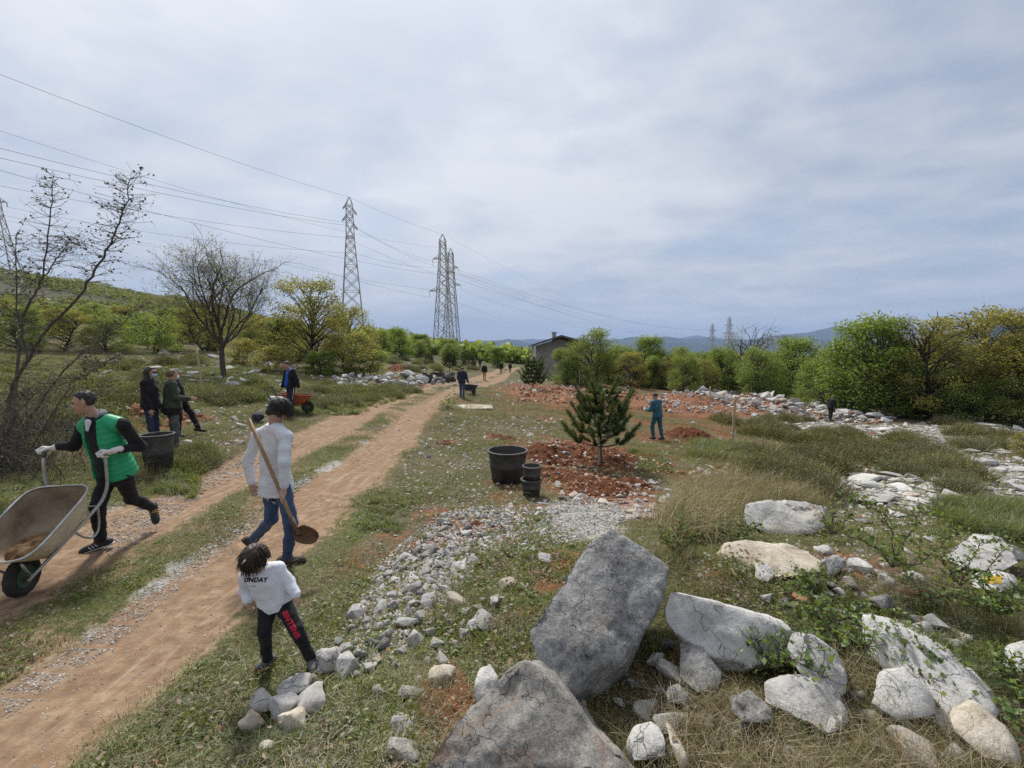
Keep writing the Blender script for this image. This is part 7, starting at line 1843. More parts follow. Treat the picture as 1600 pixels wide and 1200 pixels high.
# ------------------------------------------------------------------ the bare oak
def bare_oak():
    c = G(349, 588); h = (588 - 354) / FPX * c[1]
    rg = np.random.default_rng(23); w = Wood(); tips = []
    def rec(p, d, L, r, lev):
        m = [6, 6, 5, 4, 3, 2][lev]
        pts, dl = branch_path(p, d, L, m, rg, [.05, .12, .16, .2, .24, .25][lev], .035 if lev < 3 else .02)
        r1 = r * (.7 if lev else .82)
        w.tube(pts, r, max(r1, .006), [8, 6, 5, 4, 3, 3][lev])
        if lev == 5: tips.append(pts[-1]); return
        n = [9, 6, 5, 4, 4][lev]
        for k in range(n):
            last = k == n - 1
            t = 1.0 if last or (lev == 0 and k > 5) else rg.uniform([.52, .3, .25, .2, .15][lev], 1)
            i = min(int(t * m), m - 1); q = pts[i] + (pts[i + 1] - pts[i]) * (t * m - i)
            b = norm(pts[i + 1] - pts[i]); a = 2.4 * k + rg.uniform(-.4, .4)
            u = norm(np.cross(b, [.3, .5, .2])); v = np.cross(b, u); s = u * math.cos(a) + v * math.sin(a)
            an = rg.uniform(.45, 1.0) if lev else (rg.uniform(.25, .6) if k > 5 else rg.uniform(.7, 1.15))
            if last: an *= .35
            dd = norm(b * math.cos(an) + s * math.sin(an) + np.array([0, 0, .22 if lev < 2 else .08]))
            rec(q, dd, L * (rg.uniform(1.0, 1.25) if lev == 0 else rg.uniform(.5, .72)), r1 * rg.uniform(.42, .6) if not last else r1 * .8, lev + 1)
    rec(np.array([0, 0, -.2]), np.array([.02, 0, 1.0]), h * .34, h * .022, 0)
    V = np.concatenate(w.V); sc = h / V[:, 2].max()
    for a_ in w.V: a_ *= sc
    T = np.array(tips) * sc
    C = np.repeat(T, 3, 0)[rg.random(len(T) * 3) < .42]; C = C + rg.normal(size=C.shape) * .07
    Vl, F, tt = leaf_quads(C, .08, rg)
    root = empty('oak_tree', c, 0.6); tag(root, 'large bare branched oak with a few brown leaf buds left of the masts', 'tree')
    link('trunk', w.mesh('oak_trunk', M_BARK), root)
    lm = mesh('oak_buds', Vl, F, M_LEAF_O, False); vcol(lm, 'tint', tt); l = link('crown', lm, root); l.color = (.9, .8, .75, 1)
bare_oak()

# ------------------------------------------------------------------ pines
def pine(name, label, px, py, top_px, seed, spread=.42, nsh=60, stake=None, leanx=0.0):
    h, c = top_h(px, py, top_px)
    rg = np.random.default_rng(seed); w = Wood()
    trunk, _ = branch_path(np.array([0, 0, -.1]), np.array([0, 0, 1.0]), h * .86, 8, rg, .03, .05)
    w.tube(trunk, h * .018, h * .008, 7)
    shoots = []
    levels = 6
    for lv in range(levels):
        f = .24 + .64 * lv / (levels - 1); z = f * h * .88
        n = 7 if lv < 4 else 5
        L = h * spread * (1.02 - .78 * max(f - .3, 0) ** 1.0 - .25 * max(.34 - f, 0))
        a0 = rg.uniform(0, 6.28)
        for k in range(n):
            a = a0 + k * 6.283 / n + rg.uniform(-.3, .3); LL = L * rg.uniform(.72, 1.12)
            q0 = np.array([0, 0, z]); out_ = np.array([math.cos(a), math.sin(a), 0.0])
            e0 = q0 + out_ * LL * .62 + np.array([0, 0, LL * (.12 + .3 * f)]); e1 = e0 + out_ * LL * .34 + np.array([0, 0, LL * (.34 + .3 * f)])
            pts = np.array([q0, (q0 + e0) / 2 - np.array([0, 0, LL * .03]), e0, e1])
            w.tube(pts, h * .0065, h * .003, 4)
            shoots.append((pts[1] * .4 + e0 * .6, e0, .8)); shoots.append((e0, e1 + norm(e1 - e0) * h * .02, 1.0))
            for sd in (-1, 1):
                sdv = norm(np.array([-math.sin(a) * sd, math.cos(a) * sd, .75]) + .7 * out_)
                q = q0 + (e0 - q0) * rg.uniform(.6, .95); e = q + sdv * LL * rg.uniform(.3, .46)
                w.tube(np.array([q, (q + e) / 2, e]), h * .004, h * .0025, 3); shoots.append((q + (e - q) * .35, e, .9))
    shoots.append((trunk[-3], trunk[-1], .9)); shoots.append((trunk[-1], trunk[-1] + np.array([0, 0, h * .11]), 1.0))
    Cs, Ds, Ls = [], [], []
    for a, b, s in shoots:
        m = 210
        t = rg.random(m)[:, None]; ax = norm(b - a)
        pos = a + (b - a) * t
        rad = rg.normal(size=(m, 3)); rad -= ax * (rad @ ax)[:, None]; rad /= np.linalg.norm(rad, axis=1)[:, None]
        d = norm(ax) * rg.uniform(.5, 1.1, m)[:, None] + rad * rg.uniform(.35, .8, m)[:, None]; d /= np.linalg.norm(d, axis=1)[:, None]
        Cs.append(pos); Ds.append(d); Ls.append(np.full(m, h * .072 * s))
    C = np.concatenate(Cs); D = np.concatenate(Ds); Ln = np.concatenate(Ls) * rg.uniform(.7, 1.2, len(C))
    wd = np.cross(D, rg.normal(size=D.shape)); wd /= np.linalg.norm(wd, axis=1)[:, None]
    ww = max(h * .0022, .0018) * 1.4
    V = np.stack([C - wd * ww, C + wd * ww, C + D * Ln[:, None]], 1).reshape(-1, 3); F = np.arange(len(V)).reshape(-1, 3)
    root = empty(name, c); tag(root, label, 'pine tree')
    link('trunk', w.mesh('pine_trunk', M_BARKG), root)
    me = mesh('pine_needles', V, F, M_NEEDLE, False); tt = np.repeat(np.clip(.2 + .6 * rg.random(len(C)), 0, 1), 3); tt[2::3] = np.clip(tt[2::3] + .2, 0, 1)
    vcol(me, 'tint', tt); link('needles', me, root)
    root.rotation_euler = (0, leanx, rg.uniform(0, 6))
    return root
pine('pine_tree', 'young bushy pine planted in the red soil beside a wooden stake', 938, 726, 592, 1, spread=.47, nsh=66)
pine('pine_tree', 'second young pine in the orange soil bank near the house', 833, 614, 558, 2, spread=.40, nsh=50)
pine('pine_tree', 'small dark pine by the black crates left of the track', 703, 581, 548, 3, spread=.42, nsh=44)
pine('pine_tree', 'wide dark pine just behind the small pine by the track', 732, 579, 552, 4, spread=.6, nsh=44)
pine('pine_tree', 'tiny pine left of the mast foot', 671, 568, 553, 5, spread=.6, nsh=40)
def stake(label, px, py, tpx, tpy, thick=.022):
    c = G(px, py); t = P(tpx, tpy, c[1])
    mb = MB(); n = 9
    pts = [c + (t - c) * (k / (n - 1)) + np.array([.003 * math.sin(k * 2.3), .003 * math.cos(k * 1.7), 0]) for k in range(n)]
    pts[0] = pts[0] - (t - c) * .06
    mb.tube(np.array(pts) - c, np.linspace(thick, thick * .85, n), 7)
    tag(mb.build('stake', M_STAKE, loc=c), label, 'stake')
M_STAKE = simple('raw_wood', (.48, .38, .24), (.36, .27, .16), 30, .85, .004)
stake('thick pale stake tied close to the young pine trunk', 936, 727, 935, 640, .03)
stake('long leaning wooden stake in the grass right of the teal overalls man', 1144, 697, 1149, 619, .042)
stake('thin stake in front of the rubble bank', 1107, 648, 1110, 604, .045)
stake('leaning stake behind the two women', 317, 620, 307, 545, .04)
stake('white stake by the far men near the house', 893, 600, 893, 571, .06)
stake('thin brown stake right of the far men', 905, 606, 906, 580, .025)
stake('stake beside the second pine', 838, 606, 840, 570, .03)
stake('stake beside the small dark pine', 707, 582, 707, 551, .03)

# ------------------------------------------------------------------ thorn shrub at the left edge
def thorn():
    Y0 = 5.6
    base = G(22, 735)
    def Q(px, py, Y): return P(px, py, Y)
    w = Wood(); rg = np.random.default_rng(31); tw = []
    stems = [
     ([(22,735,5.9),(18,660,5.9),(18,604,5.85),(48,556,5.8),(72,515,5.75),(111,478,5.7),(141,436,5.7),(162,400,5.65),(177,371,5.6),(190,338,5.6),(198,315,5.6),(203,280,5.6)], .034, .006),
     ([(10,740,5.9),(6,680,5.9),(14,620,6.1),(45,560,6.2),(31,511,6.2),(27,484,6.2),(25,430,6.2),(25,368,6.2)], .026, .005),
     ([(18,735,5.9),(22,650,6),(28,560,6.1),(38,490,6.2),(57,457,6.2),(66,437,6.2),(74,377,6.2),(81,317,6.2),(84,276,6.2)], .03, .005),
     ([(66,437,6.2),(85,410,6.2),(100,388,6.2),(111,372,6.2)], .014, .004),
     ([(25,735,5.9),(42,660,5.8),(95,583,5.6),(136,548,5.6),(177,520,5.6),(218,478,5.6)], .022, .003),
     ([(25,735,5.9),(55,690,5.6),(80,650,5.5),(110,600,5.5),(149,580,5.5),(173,560,5.5)], .016, .003),
     ([(20,735,5.9),(-20,660,6),(-40,560,6),(-30,480,6)], .024, .004), ([(20,735,5.9),(60,715,5.4),(110,690,5.2),(160,600,5.3)], .014, .003),
     ([(20,735,5.9),(0,700,5.2),(30,640,5.0),(70,600,5.0)], .014, .003)]
    pods = []
    for pts, r0, r1 in stems:
        k = np.array([Q(*p) for p in pts]); n = len(k); tt = np.linspace(0, n - 1, n * 4)
        k = np.stack([np.interp(tt, np.arange(n), k[:, i]) for i in range(3)], -1); k[1:-1] += rg.normal(size=(len(k) - 2, 3)) * .008
        w.tube(k - base, r0 * .7, r1 * .8, 6)
        L = len(k)
        for i in range(int(L * .22), L):
            f = i / L
            for _ in range(5 if f > .5 else 3):
                ln = rg.uniform(.12, .5) * (1.15 - .6 * f)
                a = rg.uniform(0, 6.28); d = np.array([math.cos(a), math.sin(a) * .6, rg.uniform(-.12, .5)])
                p, dl = branch_path(k[i], d, ln, 4, rg, .16, .03); w.tube(p - base, .0042, .0016, 3)
                for q in range(4):
                    if rg.random() < .75:
                        s_, _ = branch_path(p[1 + q % 4], d + rg.normal(size=3) * .7, rg.uniform(.04, .16), 2, rg, .2, .04); w.tube(s_ - base, .0022, .0012, 3)
                        if f > .6 and rg.random() < .28: pods.append(s_[-1])
                if f > .5 and rg.random() < .75: pods += [p[-1]]
    # tangle of dry suckers round the foot
    for _ in range(420):
        a = rg.uniform(0, 6.28); r = abs(rg.normal()) * .75
        b = base + np.array([r * math.cos(a) * 1.5 - .5, r * math.sin(a) * .9, 0]); b[2] = h1(b[0], b[1])
        d = np.array([rg.normal() * .6, rg.normal() * .5, 1.0])
        p, _ = branch_path(b, d, rg.uniform(.5, 1.9), 6, rg, .16, 0.0); w.tube(p - base, .007, .0018, 3)
        for q in range(6):
            s_, _ = branch_path(p[rg.integers(1, 6)], norm(d) * .5 + rg.normal(size=3) * .7, rg.uniform(.15, .55), 3, rg, .25, .0); w.tube(s_ - base, .0034, .0014, 3)
    root = empty('thorn_shrub', base); tag(root, 'tall leafless thorn shrub with dark dry seed heads at the left edge', 'shrub')
    link('branches', w.mesh('thorn_branches', simple('thorn_bark', (.13, .115, .095), (.06, .054, .045), 20, .95)), root)
    C = np.array(pods) - base
    C = np.concatenate([C, C + rg.normal(size=C.shape) * .02])
    V, F, tt = leaf_quads(C, .034, rg, aspect=.7)
    me = mesh('seed_heads', V, F, leaf_mat('dry_pod', (.02, .016, .012), (.045, .036, .026), (.085, .07, .045), .1), False); vcol(me, 'tint', tt)
    link('seed_heads', me, root)
thorn()

# ------------------------------------------------------------------ low bushes
def low_bush_mesh(seed, mat_t, h, w_, n, leaves=0, leafmat=None):
    rg = np.random.default_rng(seed)
    b = rg.normal(size=(n, 2)) * w_ * .33; ht = h * rg.uniform(.5, 1.1, n) * np.exp(-(np.hypot(b[:, 0], b[:, 1]) / w_ / .9) ** 2)
    d = np.stack([b[:, 0] / w_ * .9 + rg.normal(size=n) * .32, b[:, 1] / w_ * .9 + rg.normal(size=n) * .32, np.ones(n)], -1); d /= np.linalg.norm(d, axis=1)[:, None]
    p0 = np.c_[b, np.full(n, -.03)]; p1 = p0 + d * ht[:, None] * .6; d2 = d + rg.normal(size=(n, 3)) * .35; p2 = p1 + d2 * ht[:, None] * .45
    sd = np.cross(d, rg.normal(size=(n, 3))); sd /= np.linalg.norm(sd, axis=1)[:, None]; tw = .0055 * (h / .5) ** .5
    V = np.stack([p0 - sd * tw, p0 + sd * tw, p1 + sd * tw * .8, p1 - sd * tw * .8, p2], 1).reshape(-1, 3)
    i = np.arange(n) * 5
    F = [(a, a + 1, a + 2, a + 3) for a in i] + [(a + 3, a + 2, a + 4) for a in i]
    me = mesh('low_bush_twigs', V, F, mat_t, False); vcol(me, 'tint', np.repeat(rg.random(n), 5))
    lm = None
    if leaves:
        k = rg.integers(0, n, leaves); t = rg.uniform(.3, 1, leaves)[:, None]
        C = np.where(t < .6, p0[k] + (p1[k] - p0[k]) * t / .6, p1[k] + (p2[k] - p1[k]) * (t - .6) / .4) + rg.normal(size=(leaves, 3)) * .02
        V, F2, tt = leaf_quads(C, .035 * (h / .5) ** .5, rg, tint=None); lm = mesh('low_bush_leaves', V, F2, leafmat, False); vcol(lm, 'tint', tt)
    return me, lm
LB = [low_bush_mesh(1, M_BROOM, .62, .62, 1100, 900, M_LEAF_O), low_bush_mesh(2, M_BROOM, .55, .7, 1100, 700, M_LEAF_S), low_bush_mesh(3, M_BROOM, .5, .6, 800, 1600, M_LEAF_S), low_bush_mesh(4, M_BROOM, .45, .6, 700, 1600, M_LEAF_G)]
def low_bush(px, py, s, kind, label, group, tone=1.0, wide=1.0):
    c = G(px, py); root = empty('low_bush', c, (px * 3.3) % 6.28); root.scale = (s * wide, s * wide, s)
    tag(root, label, 'bush', group)
    a, b = LB[kind]
    o = link('twigs', a, root); o.color = (tone,) * 3 + (1,)
    if b: o = link('foliage', b, root); o.color = (tone,) * 3 + (1,)
    return root
rgb_ = np.random.default_rng(8)
for poly, n, kinds, lab, grp, s0, s1 in [
    ([(1210,690),(1330,672),(1440,690),(1540,745),(1500,760),(1400,735),(1290,725),(1215,715)], 46, (0, 1, 0), 'brown olive broom bush of the low thicket right of the leaning stake', 'broom bushes of the low thicket', .65, 1.1),
    ([(1390,735),(1460,720),(1560,760),(1540,775),(1440,765)], 16, (2, 2), 'grey green herb bush at the edge of the low thicket', 'grey green bushes by the thicket', .7, 1.0),
    ([(1150,715),(1290,720),(1330,770),(1240,780),(1190,760)], 16, (0, 1), 'dry twiggy bush behind the flat topped boulder', 'dry bushes behind the flat topped boulder', .8, 1.15),
    ([(1120,650),(1290,660),(1210,690),(1100,668)], 16, (1, 0), 'low broom bush in the rough grass behind the leaning stake', 'broom bushes behind the leaning stake', .8, 1.2),
    ([(1460,650),(1600,690),(1600,730),(1500,700)], 12, (2, 0), 'low bush among the limestone under the far right trees', 'bushes in the limestone at the far right', .9, 1.3),
    ([(330,650),(420,640),(410,600),(300,605)], 16, (2, 3), 'grey green herb bush on the bank left of the track', 'herb bushes on the left bank', .8, 1.2),
    ([(440,600),(660,605),(640,622),(520,640),(470,640)], 40, (2, 2, 3), 'grey green herb bush along the left edge of the track', 'herb bushes along the track', .7, 1.15),
    ([(0,620),(170,560),(330,560),(300,600),(200,640),(60,690)], 42, (2, 1, 3), 'low grey herb bush on the left slope', 'herb bushes on the left slope', .8, 1.3),
    ([(260,720),(330,690),(340,720),(290,745)], 9, (3, 2), 'green herb bush beside the black bin', 'herb bushes by the black bin', .5, .75),
    ([(600,560),(760,575),(680,590),(620,580)], 22, (2, 1, 3), 'low bush on the far left bank near the masts', 'bushes on the far left bank', 1.0, 1.9)]:
    xs, ys = sample_poly(poly, n, rgb_)
    row = []
    for k in range(n): row.append(low_bush(xs[k], ys[k], rgb_.uniform(s0, s1), kinds[k % len(kinds)], lab, grp, rgb_.uniform(.8, 1.1), rgb_.uniform(1, 1.3)))
    number_row(row, lab.split(' bush')[0] + ' bush', 'of the ' + grp)

# ------------------------------------------------------------------ brambles
def bramble(label, stems, leaf_n=15, leaf_s=.038, seed=0, spread=.05):
    rg = np.random.default_rng(seed); w = Wood(); base = P(*stems[0][0])
    Cs = []
    for pts in stems:
        k = np.array([P(*p) for p in pts]); n = len(k); tt = np.linspace(0, n - 1, n * 5)
        k = np.stack([np.interp(tt, np.arange(n), k[:, i]) for i in range(3)], -1); k[1:] += rg.normal(size=(len(k) - 1, 3)) * .006
        w.tube(k - base, .006, .002, 5)
        for i in range(2, len(k)):
            for _ in range(2):
                d = rg.normal(size=3); d[2] = abs(d[2]) * .8
                p, _d = branch_path(k[i], d, rg.uniform(.04, .16), 3, rg, .25, .08); w.tube(p - base, .0026, .0012, 3)
                for q in range(leaf_n // 5): Cs.append(p[1 + q % 3] + rg.normal(size=3) * spread * .35)
    C = np.array(Cs) - base
    V, F, tt = leaf_quads(C, leaf_s, rg, aspect=.75, up=.5)
    root = empty('bramble', base); tag(root, label, 'bramble')
    link('stems', w.mesh('bramble_stems', simple('bramble_cane', (.10, .07, .05), (.05, .045, .03), 20, .8)), root)
    me = mesh('bramble_leaves', V, F, M_LEAF_BR, False); vcol(me, 'tint', tt); link('leaves', me, root)
bramble('tall arching bramble above the loose stones at the right', [[(1395,885,3.4),(1398,870,3.4),(1392,830,3.42),(1375,800,3.45),(1345,785,3.5),(1322,783,3.5)], [(1395,885,3.4),(1420,830,3.5),(1440,800,3.55),(1470,808,3.6)], [(1395,885,3.4),(1378,862,3.3),(1350,845,3.25),(1320,838,3.2)], [(1396,885,3.4),(1440,880,3.4),(1470,850,3.5),(1500,830,3.5)]], seed=1)
bramble('bramble trailing across the white ridge', [[(1340,975,2.72),(1370,985,2.6),(1410,1000,2.5),(1440,1025,2.42),(1475,1060,2.32),(1510,1090,2.2)], [(1340,975,2.72),(1400,970,2.75),(1440,1005,2.55),(1500,1045,2.4)], [(1360,985,2.62),(1390,1030,2.45),(1440,1070,2.3),(1470,1120,2.15)], [(1400,1000,2.5),(1420,1020,2.45),(1460,1030,2.4)], [(1350,980,2.6),(1330,1000,2.55),(1350,1020,2.5)]], seed=2, leaf_n=16)
bramble('leafy bramble between the smooth slab and the white ridge', [[(1300,980,2.75),(1280,965,2.78),(1250,955,2.8),(1235,985,2.6)], [(1300,980,2.75),(1330,960,2.75),(1350,945,2.8)], [(1300,980,2.75),(1310,1000,2.6),(1350,1010,2.5)], [(1300,980,2.75),(1270,990,2.6),(1240,1010,2.5)], [(1300,980,2.75),(1290,950,2.9),(1260,930,2.95)]], seed=3, leaf_n=16)
bramble('bramble stems in front of the rounded boulder', [[(1215,1045,2.35),(1230,1010,2.4),(1250,1000,2.4),(1270,1020,2.35)], [(1215,1045,2.35),(1190,1020,2.4),(1180,1000,2.45)], [(1215,1045,2.35),(1240,1030,2.3),(1290,1060,2.2)]], seed=4, leaf_n=12)
bramble('bramble at the right edge above the pale stone', [[(1560,960,3.0),(1575,930,3.0),(1600,915,3.05)], [(1560,960,3.0),(1545,930,3.05),(1530,900,3.1)], [(1560,960,3.0),(1590,955,2.9),(1630,935,2.9)], [(1560,960,3.0),(1540,950,3.0),(1510,945,3.0)]], seed=5, leaf_n=16)
bramble('bramble leaves at the lower right edge', [[(1590,1080,2.3),(1600,1050,2.35),(1625,1030,2.35)], [(1590,1080,2.3),(1570,1050,2.4),(1560,1030,2.45)], [(1590,1080,2.3),(1610,1100,2.2),(1640,1110,2.15)], [(1595,1100,2.2),(1590,1130,2.1),(1610,1150,2.05)]], seed=6, leaf_n=16)
bramble('green sprig in front of the cream boulder', [[(1265,925,3.2),(1260,905,3.25),(1250,895,3.25)], [(1265,925,3.2),(1280,905,3.25),(1300,900,3.2)], [(1265,925,3.2),(1245,925,3.2),(1225,930,3.15)]], seed=7, leaf_n=12)
bramble('green sprig in the dry grass left of the cream boulder', [[(1060,868,3.65),(1058,840,3.7),(1062,815,3.75)], [(1060,868,3.65),(1075,850,3.7),(1085,835,3.75)], [(1060,868,3.65),(1045,850,3.65),(1035,840,3.7)]], seed=8, leaf_n=12)
bramble('bramble in front of the grey flat boulder at the right edge', [[(1500,915,3.4),(1515,880,3.5),(1530,850,3.6),(1560,845,3.6)], [(1500,915,3.4),(1480,885,3.5),(1470,870,3.5)], [(1500,915,3.4),(1540,890,3.4),(1580,850,3.5)]], seed=9, leaf_n=12)
bramble('low bramble right of the loose stones', [[(1460,950,3.0),(1440,930,3.05),(1420,900,3.1)], [(1460,950,3.0),(1490,930,3.0),(1520,935,3.0)], [(1460,950,3.0),(1475,920,3.1),(1490,890,3.2)]], seed=10, leaf_n=12)
bramble('bramble sprig in dry grass at the foot of the wedge boulder', [[(1270,1160,2.05),(1275,1140,2.08),(1290,1125,2.1)], [(1270,1160,2.05),(1255,1145,2.06),(1245,1130,2.1)]], seed=11, leaf_n=12)
bramble('green sprig by the flat topped boulder', [[(1150,850,4.0),(1170,830,4.05),(1185,820,4.1)], [(1150,850,4.0),(1135,835,4.05),(1120,825,4.1)], [(1150,850,4.0),(1155,835,4.1),(1165,815,4.15)]], seed=12, leaf_n=12)
bramble('green sprig right of the flat topped boulder', [[(1305,835,4.3),(1300,810,4.4),(1310,790,4.45)], [(1305,835,4.3),(1320,815,4.4),(1335,800,4.45)], [(1305,835,4.3),(1292,825,4.3),(1288,810,4.4)]], seed=13, leaf_n=14)
bramble('weed clump left of the white stone slab', [[(700,640,19),(700,628,19),(703,622,19)], [(700,640,19),(708,632,19),(712,628,19)], [(700,640,19),(692,634,19),(690,630,19)]], seed=14, leaf_n=14, leaf_s=.10, spread=.3)

# ================================================================== GRASS
def blade_mesh(name, mat, seed, n, h, spread, lean, width, curve=.5, tone=(0, 1)):
    rg = np.random.default_rng(seed)
    b = rg.normal(size=(n, 2)) * spread; hh = h * rg.uniform(.45, 1.15, n)
    a = rg.uniform(0, 6.283, n); ln = np.abs(rg.normal(size=n)) * lean
    dx, dy = np.cos(a) * ln, np.sin(a) * ln
    p0 = np.c_[b, np.full(n, -.012)]
    p1 = p0 + np.stack([dx * .35, dy * .35, np.ones(n)], -1) * hh[:, None] * .55
    p2 = p0 + np.stack([dx * (.8 + curve), dy * (.8 + curve), np.ones(n) * (1 - .4 * np.minimum(ln, 1))], -1) * hh[:, None]
    s = np.stack([-np.sin(a), np.cos(a), np.zeros(n)], -1) * width
    V = np.stack([p0 - s, p0 + s, p1 + s * .75, p1 - s * .75, p2], 1).reshape(-1, 3)
    i = np.arange(n) * 5
    F = [(q, q + 1, q + 2, q + 3) for q in i] + [(q + 3, q + 2, q + 4) for q in i]
    me = mesh(name, V, F, mat, False); vcol(me, 'tint', np.repeat(rg.uniform(*tone, n), 5))
    return me
M_GRASS = leaf_mat('green_blade', (.06, .085, .016), (.13, .165, .036), (.235, .255, .085), .35)
M_STRAW = leaf_mat('straw_blade', (.135, .105, .055), (.265, .21, .12), (.43, .36, .23), .3)
M_MIXG = leaf_mat('olive_blade', (.08, .082, .028), (.165, .16, .058), (.30, .27, .13), .35)
def gn_scatter(name, label, pts, rot, scl, pick, meshes):
    """uncountable ground cover: tufts instanced on points that lie on the ground"""
    src = bpy.data.collections.new(name + '_tufts')
    for k, me in enumerate(meshes):
        o = bpy.data.objects.new('tuft_%02d' % k, me); src.objects.link(o)
    pm = bpy.data.meshes.new(name); pm.vertices.add(len(pts)); pm.vertices.foreach_set('co', np.asarray(pts, np.float32).ravel())
    for an, ty, dat, key in (('rot', 'FLOAT_VECTOR', rot, 'vector'), ('scl', 'FLOAT', scl, 'value'), ('pick', 'INT', pick, 'value')):
        at = pm.attributes.new(an, ty, 'POINT')
        at.data.foreach_set(key, np.asarray(dat, np.int32 if ty == 'INT' else np.float32).ravel())
    o = link(name, pm); tag(o, label, None, None, 'stuff')
    ng = bpy.data.node_groups.new(name, 'GeometryNodeTree')
    ng.interface.new_socket('Geometry', in_out='INPUT', socket_type='NodeSocketGeometry'); ng.interface.new_socket('Geometry', in_out='OUTPUT', socket_type='NodeSocketGeometry')
    N, L = ng.nodes, ng.links
    gi = N.new('NodeGroupInput'); go = N.new('NodeGroupOutput')
    iop = N.new('GeometryNodeInstanceOnPoints'); ci = N.new('GeometryNodeCollectionInfo')
    ci.inputs['Collection'].default_value = src; ci.inputs['Separate Children'].default_value = True; ci.inputs['Reset Children'].default_value = True
    def attr(nm, ty):
        n = N.new('GeometryNodeInputNamedAttribute'); n.data_type = ty; n.inputs['Name'].default_value = nm; return n.outputs[0]
    e2r = N.new('FunctionNodeEulerToRotation')
    L.new(attr('rot', 'FLOAT_VECTOR'), e2r.inputs[0]); L.new(e2r.outputs[0], iop.inputs['Rotation'])
    L.new(attr('scl', 'FLOAT'), iop.inputs['Scale']); L.new(attr('pick', 'INT'), iop.inputs['Instance Index'])
    iop.inputs['Pick Instance'].default_value = True
    L.new(gi.outputs[0], iop.inputs['Points']); L.new(ci.outputs[0], iop.inputs['Instance']); L.new(iop.outputs[0], go.inputs[0])
    md = o.modifiers.new('tufts', 'NODES'); md.node_group = ng
    return o
BARE = [([(365,1025),(530,1025),(525,1080),(365,1075)], .6), ([(540,985),(585,890),(680,800),(800,785),(840,835),(760,870),(725,940),(650,1015),(540,1060)], .72), (SPILL, .97), (SPILL2, .6), (MID, .95), ([(840,780),(900,770),(990,790),(985,822),(930,845),(870,855),(825,840)], .95), ([(1290,740),(1400,730),(1500,705),(1600,720),(1600,780),(1520,770),(1440,800),(1330,800),(1250,770)], .72), ([(1180,652),(1400,660),(1600,650),(1600,705),(1450,700),(1220,672)], .7),
        ([(1290,860),(1340,870),(1450,935),(1510,985),(1480,1005),(1400,965),(1290,915)], .85), ([(380,1060),(520,1060),(530,1110),(470,1170),(390,1150)], .75), ([(515,598),(700,588),(705,602),(520,610)], .8), ([(1000,1030),(1140,1000),(1140,1110),(1010,1110)], .5), ([(620,800),(720,785),(700,820),(620,845)], .6), ([(640,1040),(740,1040),(720,1100),(650,1110)], .6)]
def bare_px(px, py):
    m = np.zeros(len(px))
    for poly, s in BARE: m = np.where(in_poly(px + 14 * vnoise(np.stack([px / 40, py / 30, px * 0], -1)), py, poly), np.maximum(m, s), m)
    return m
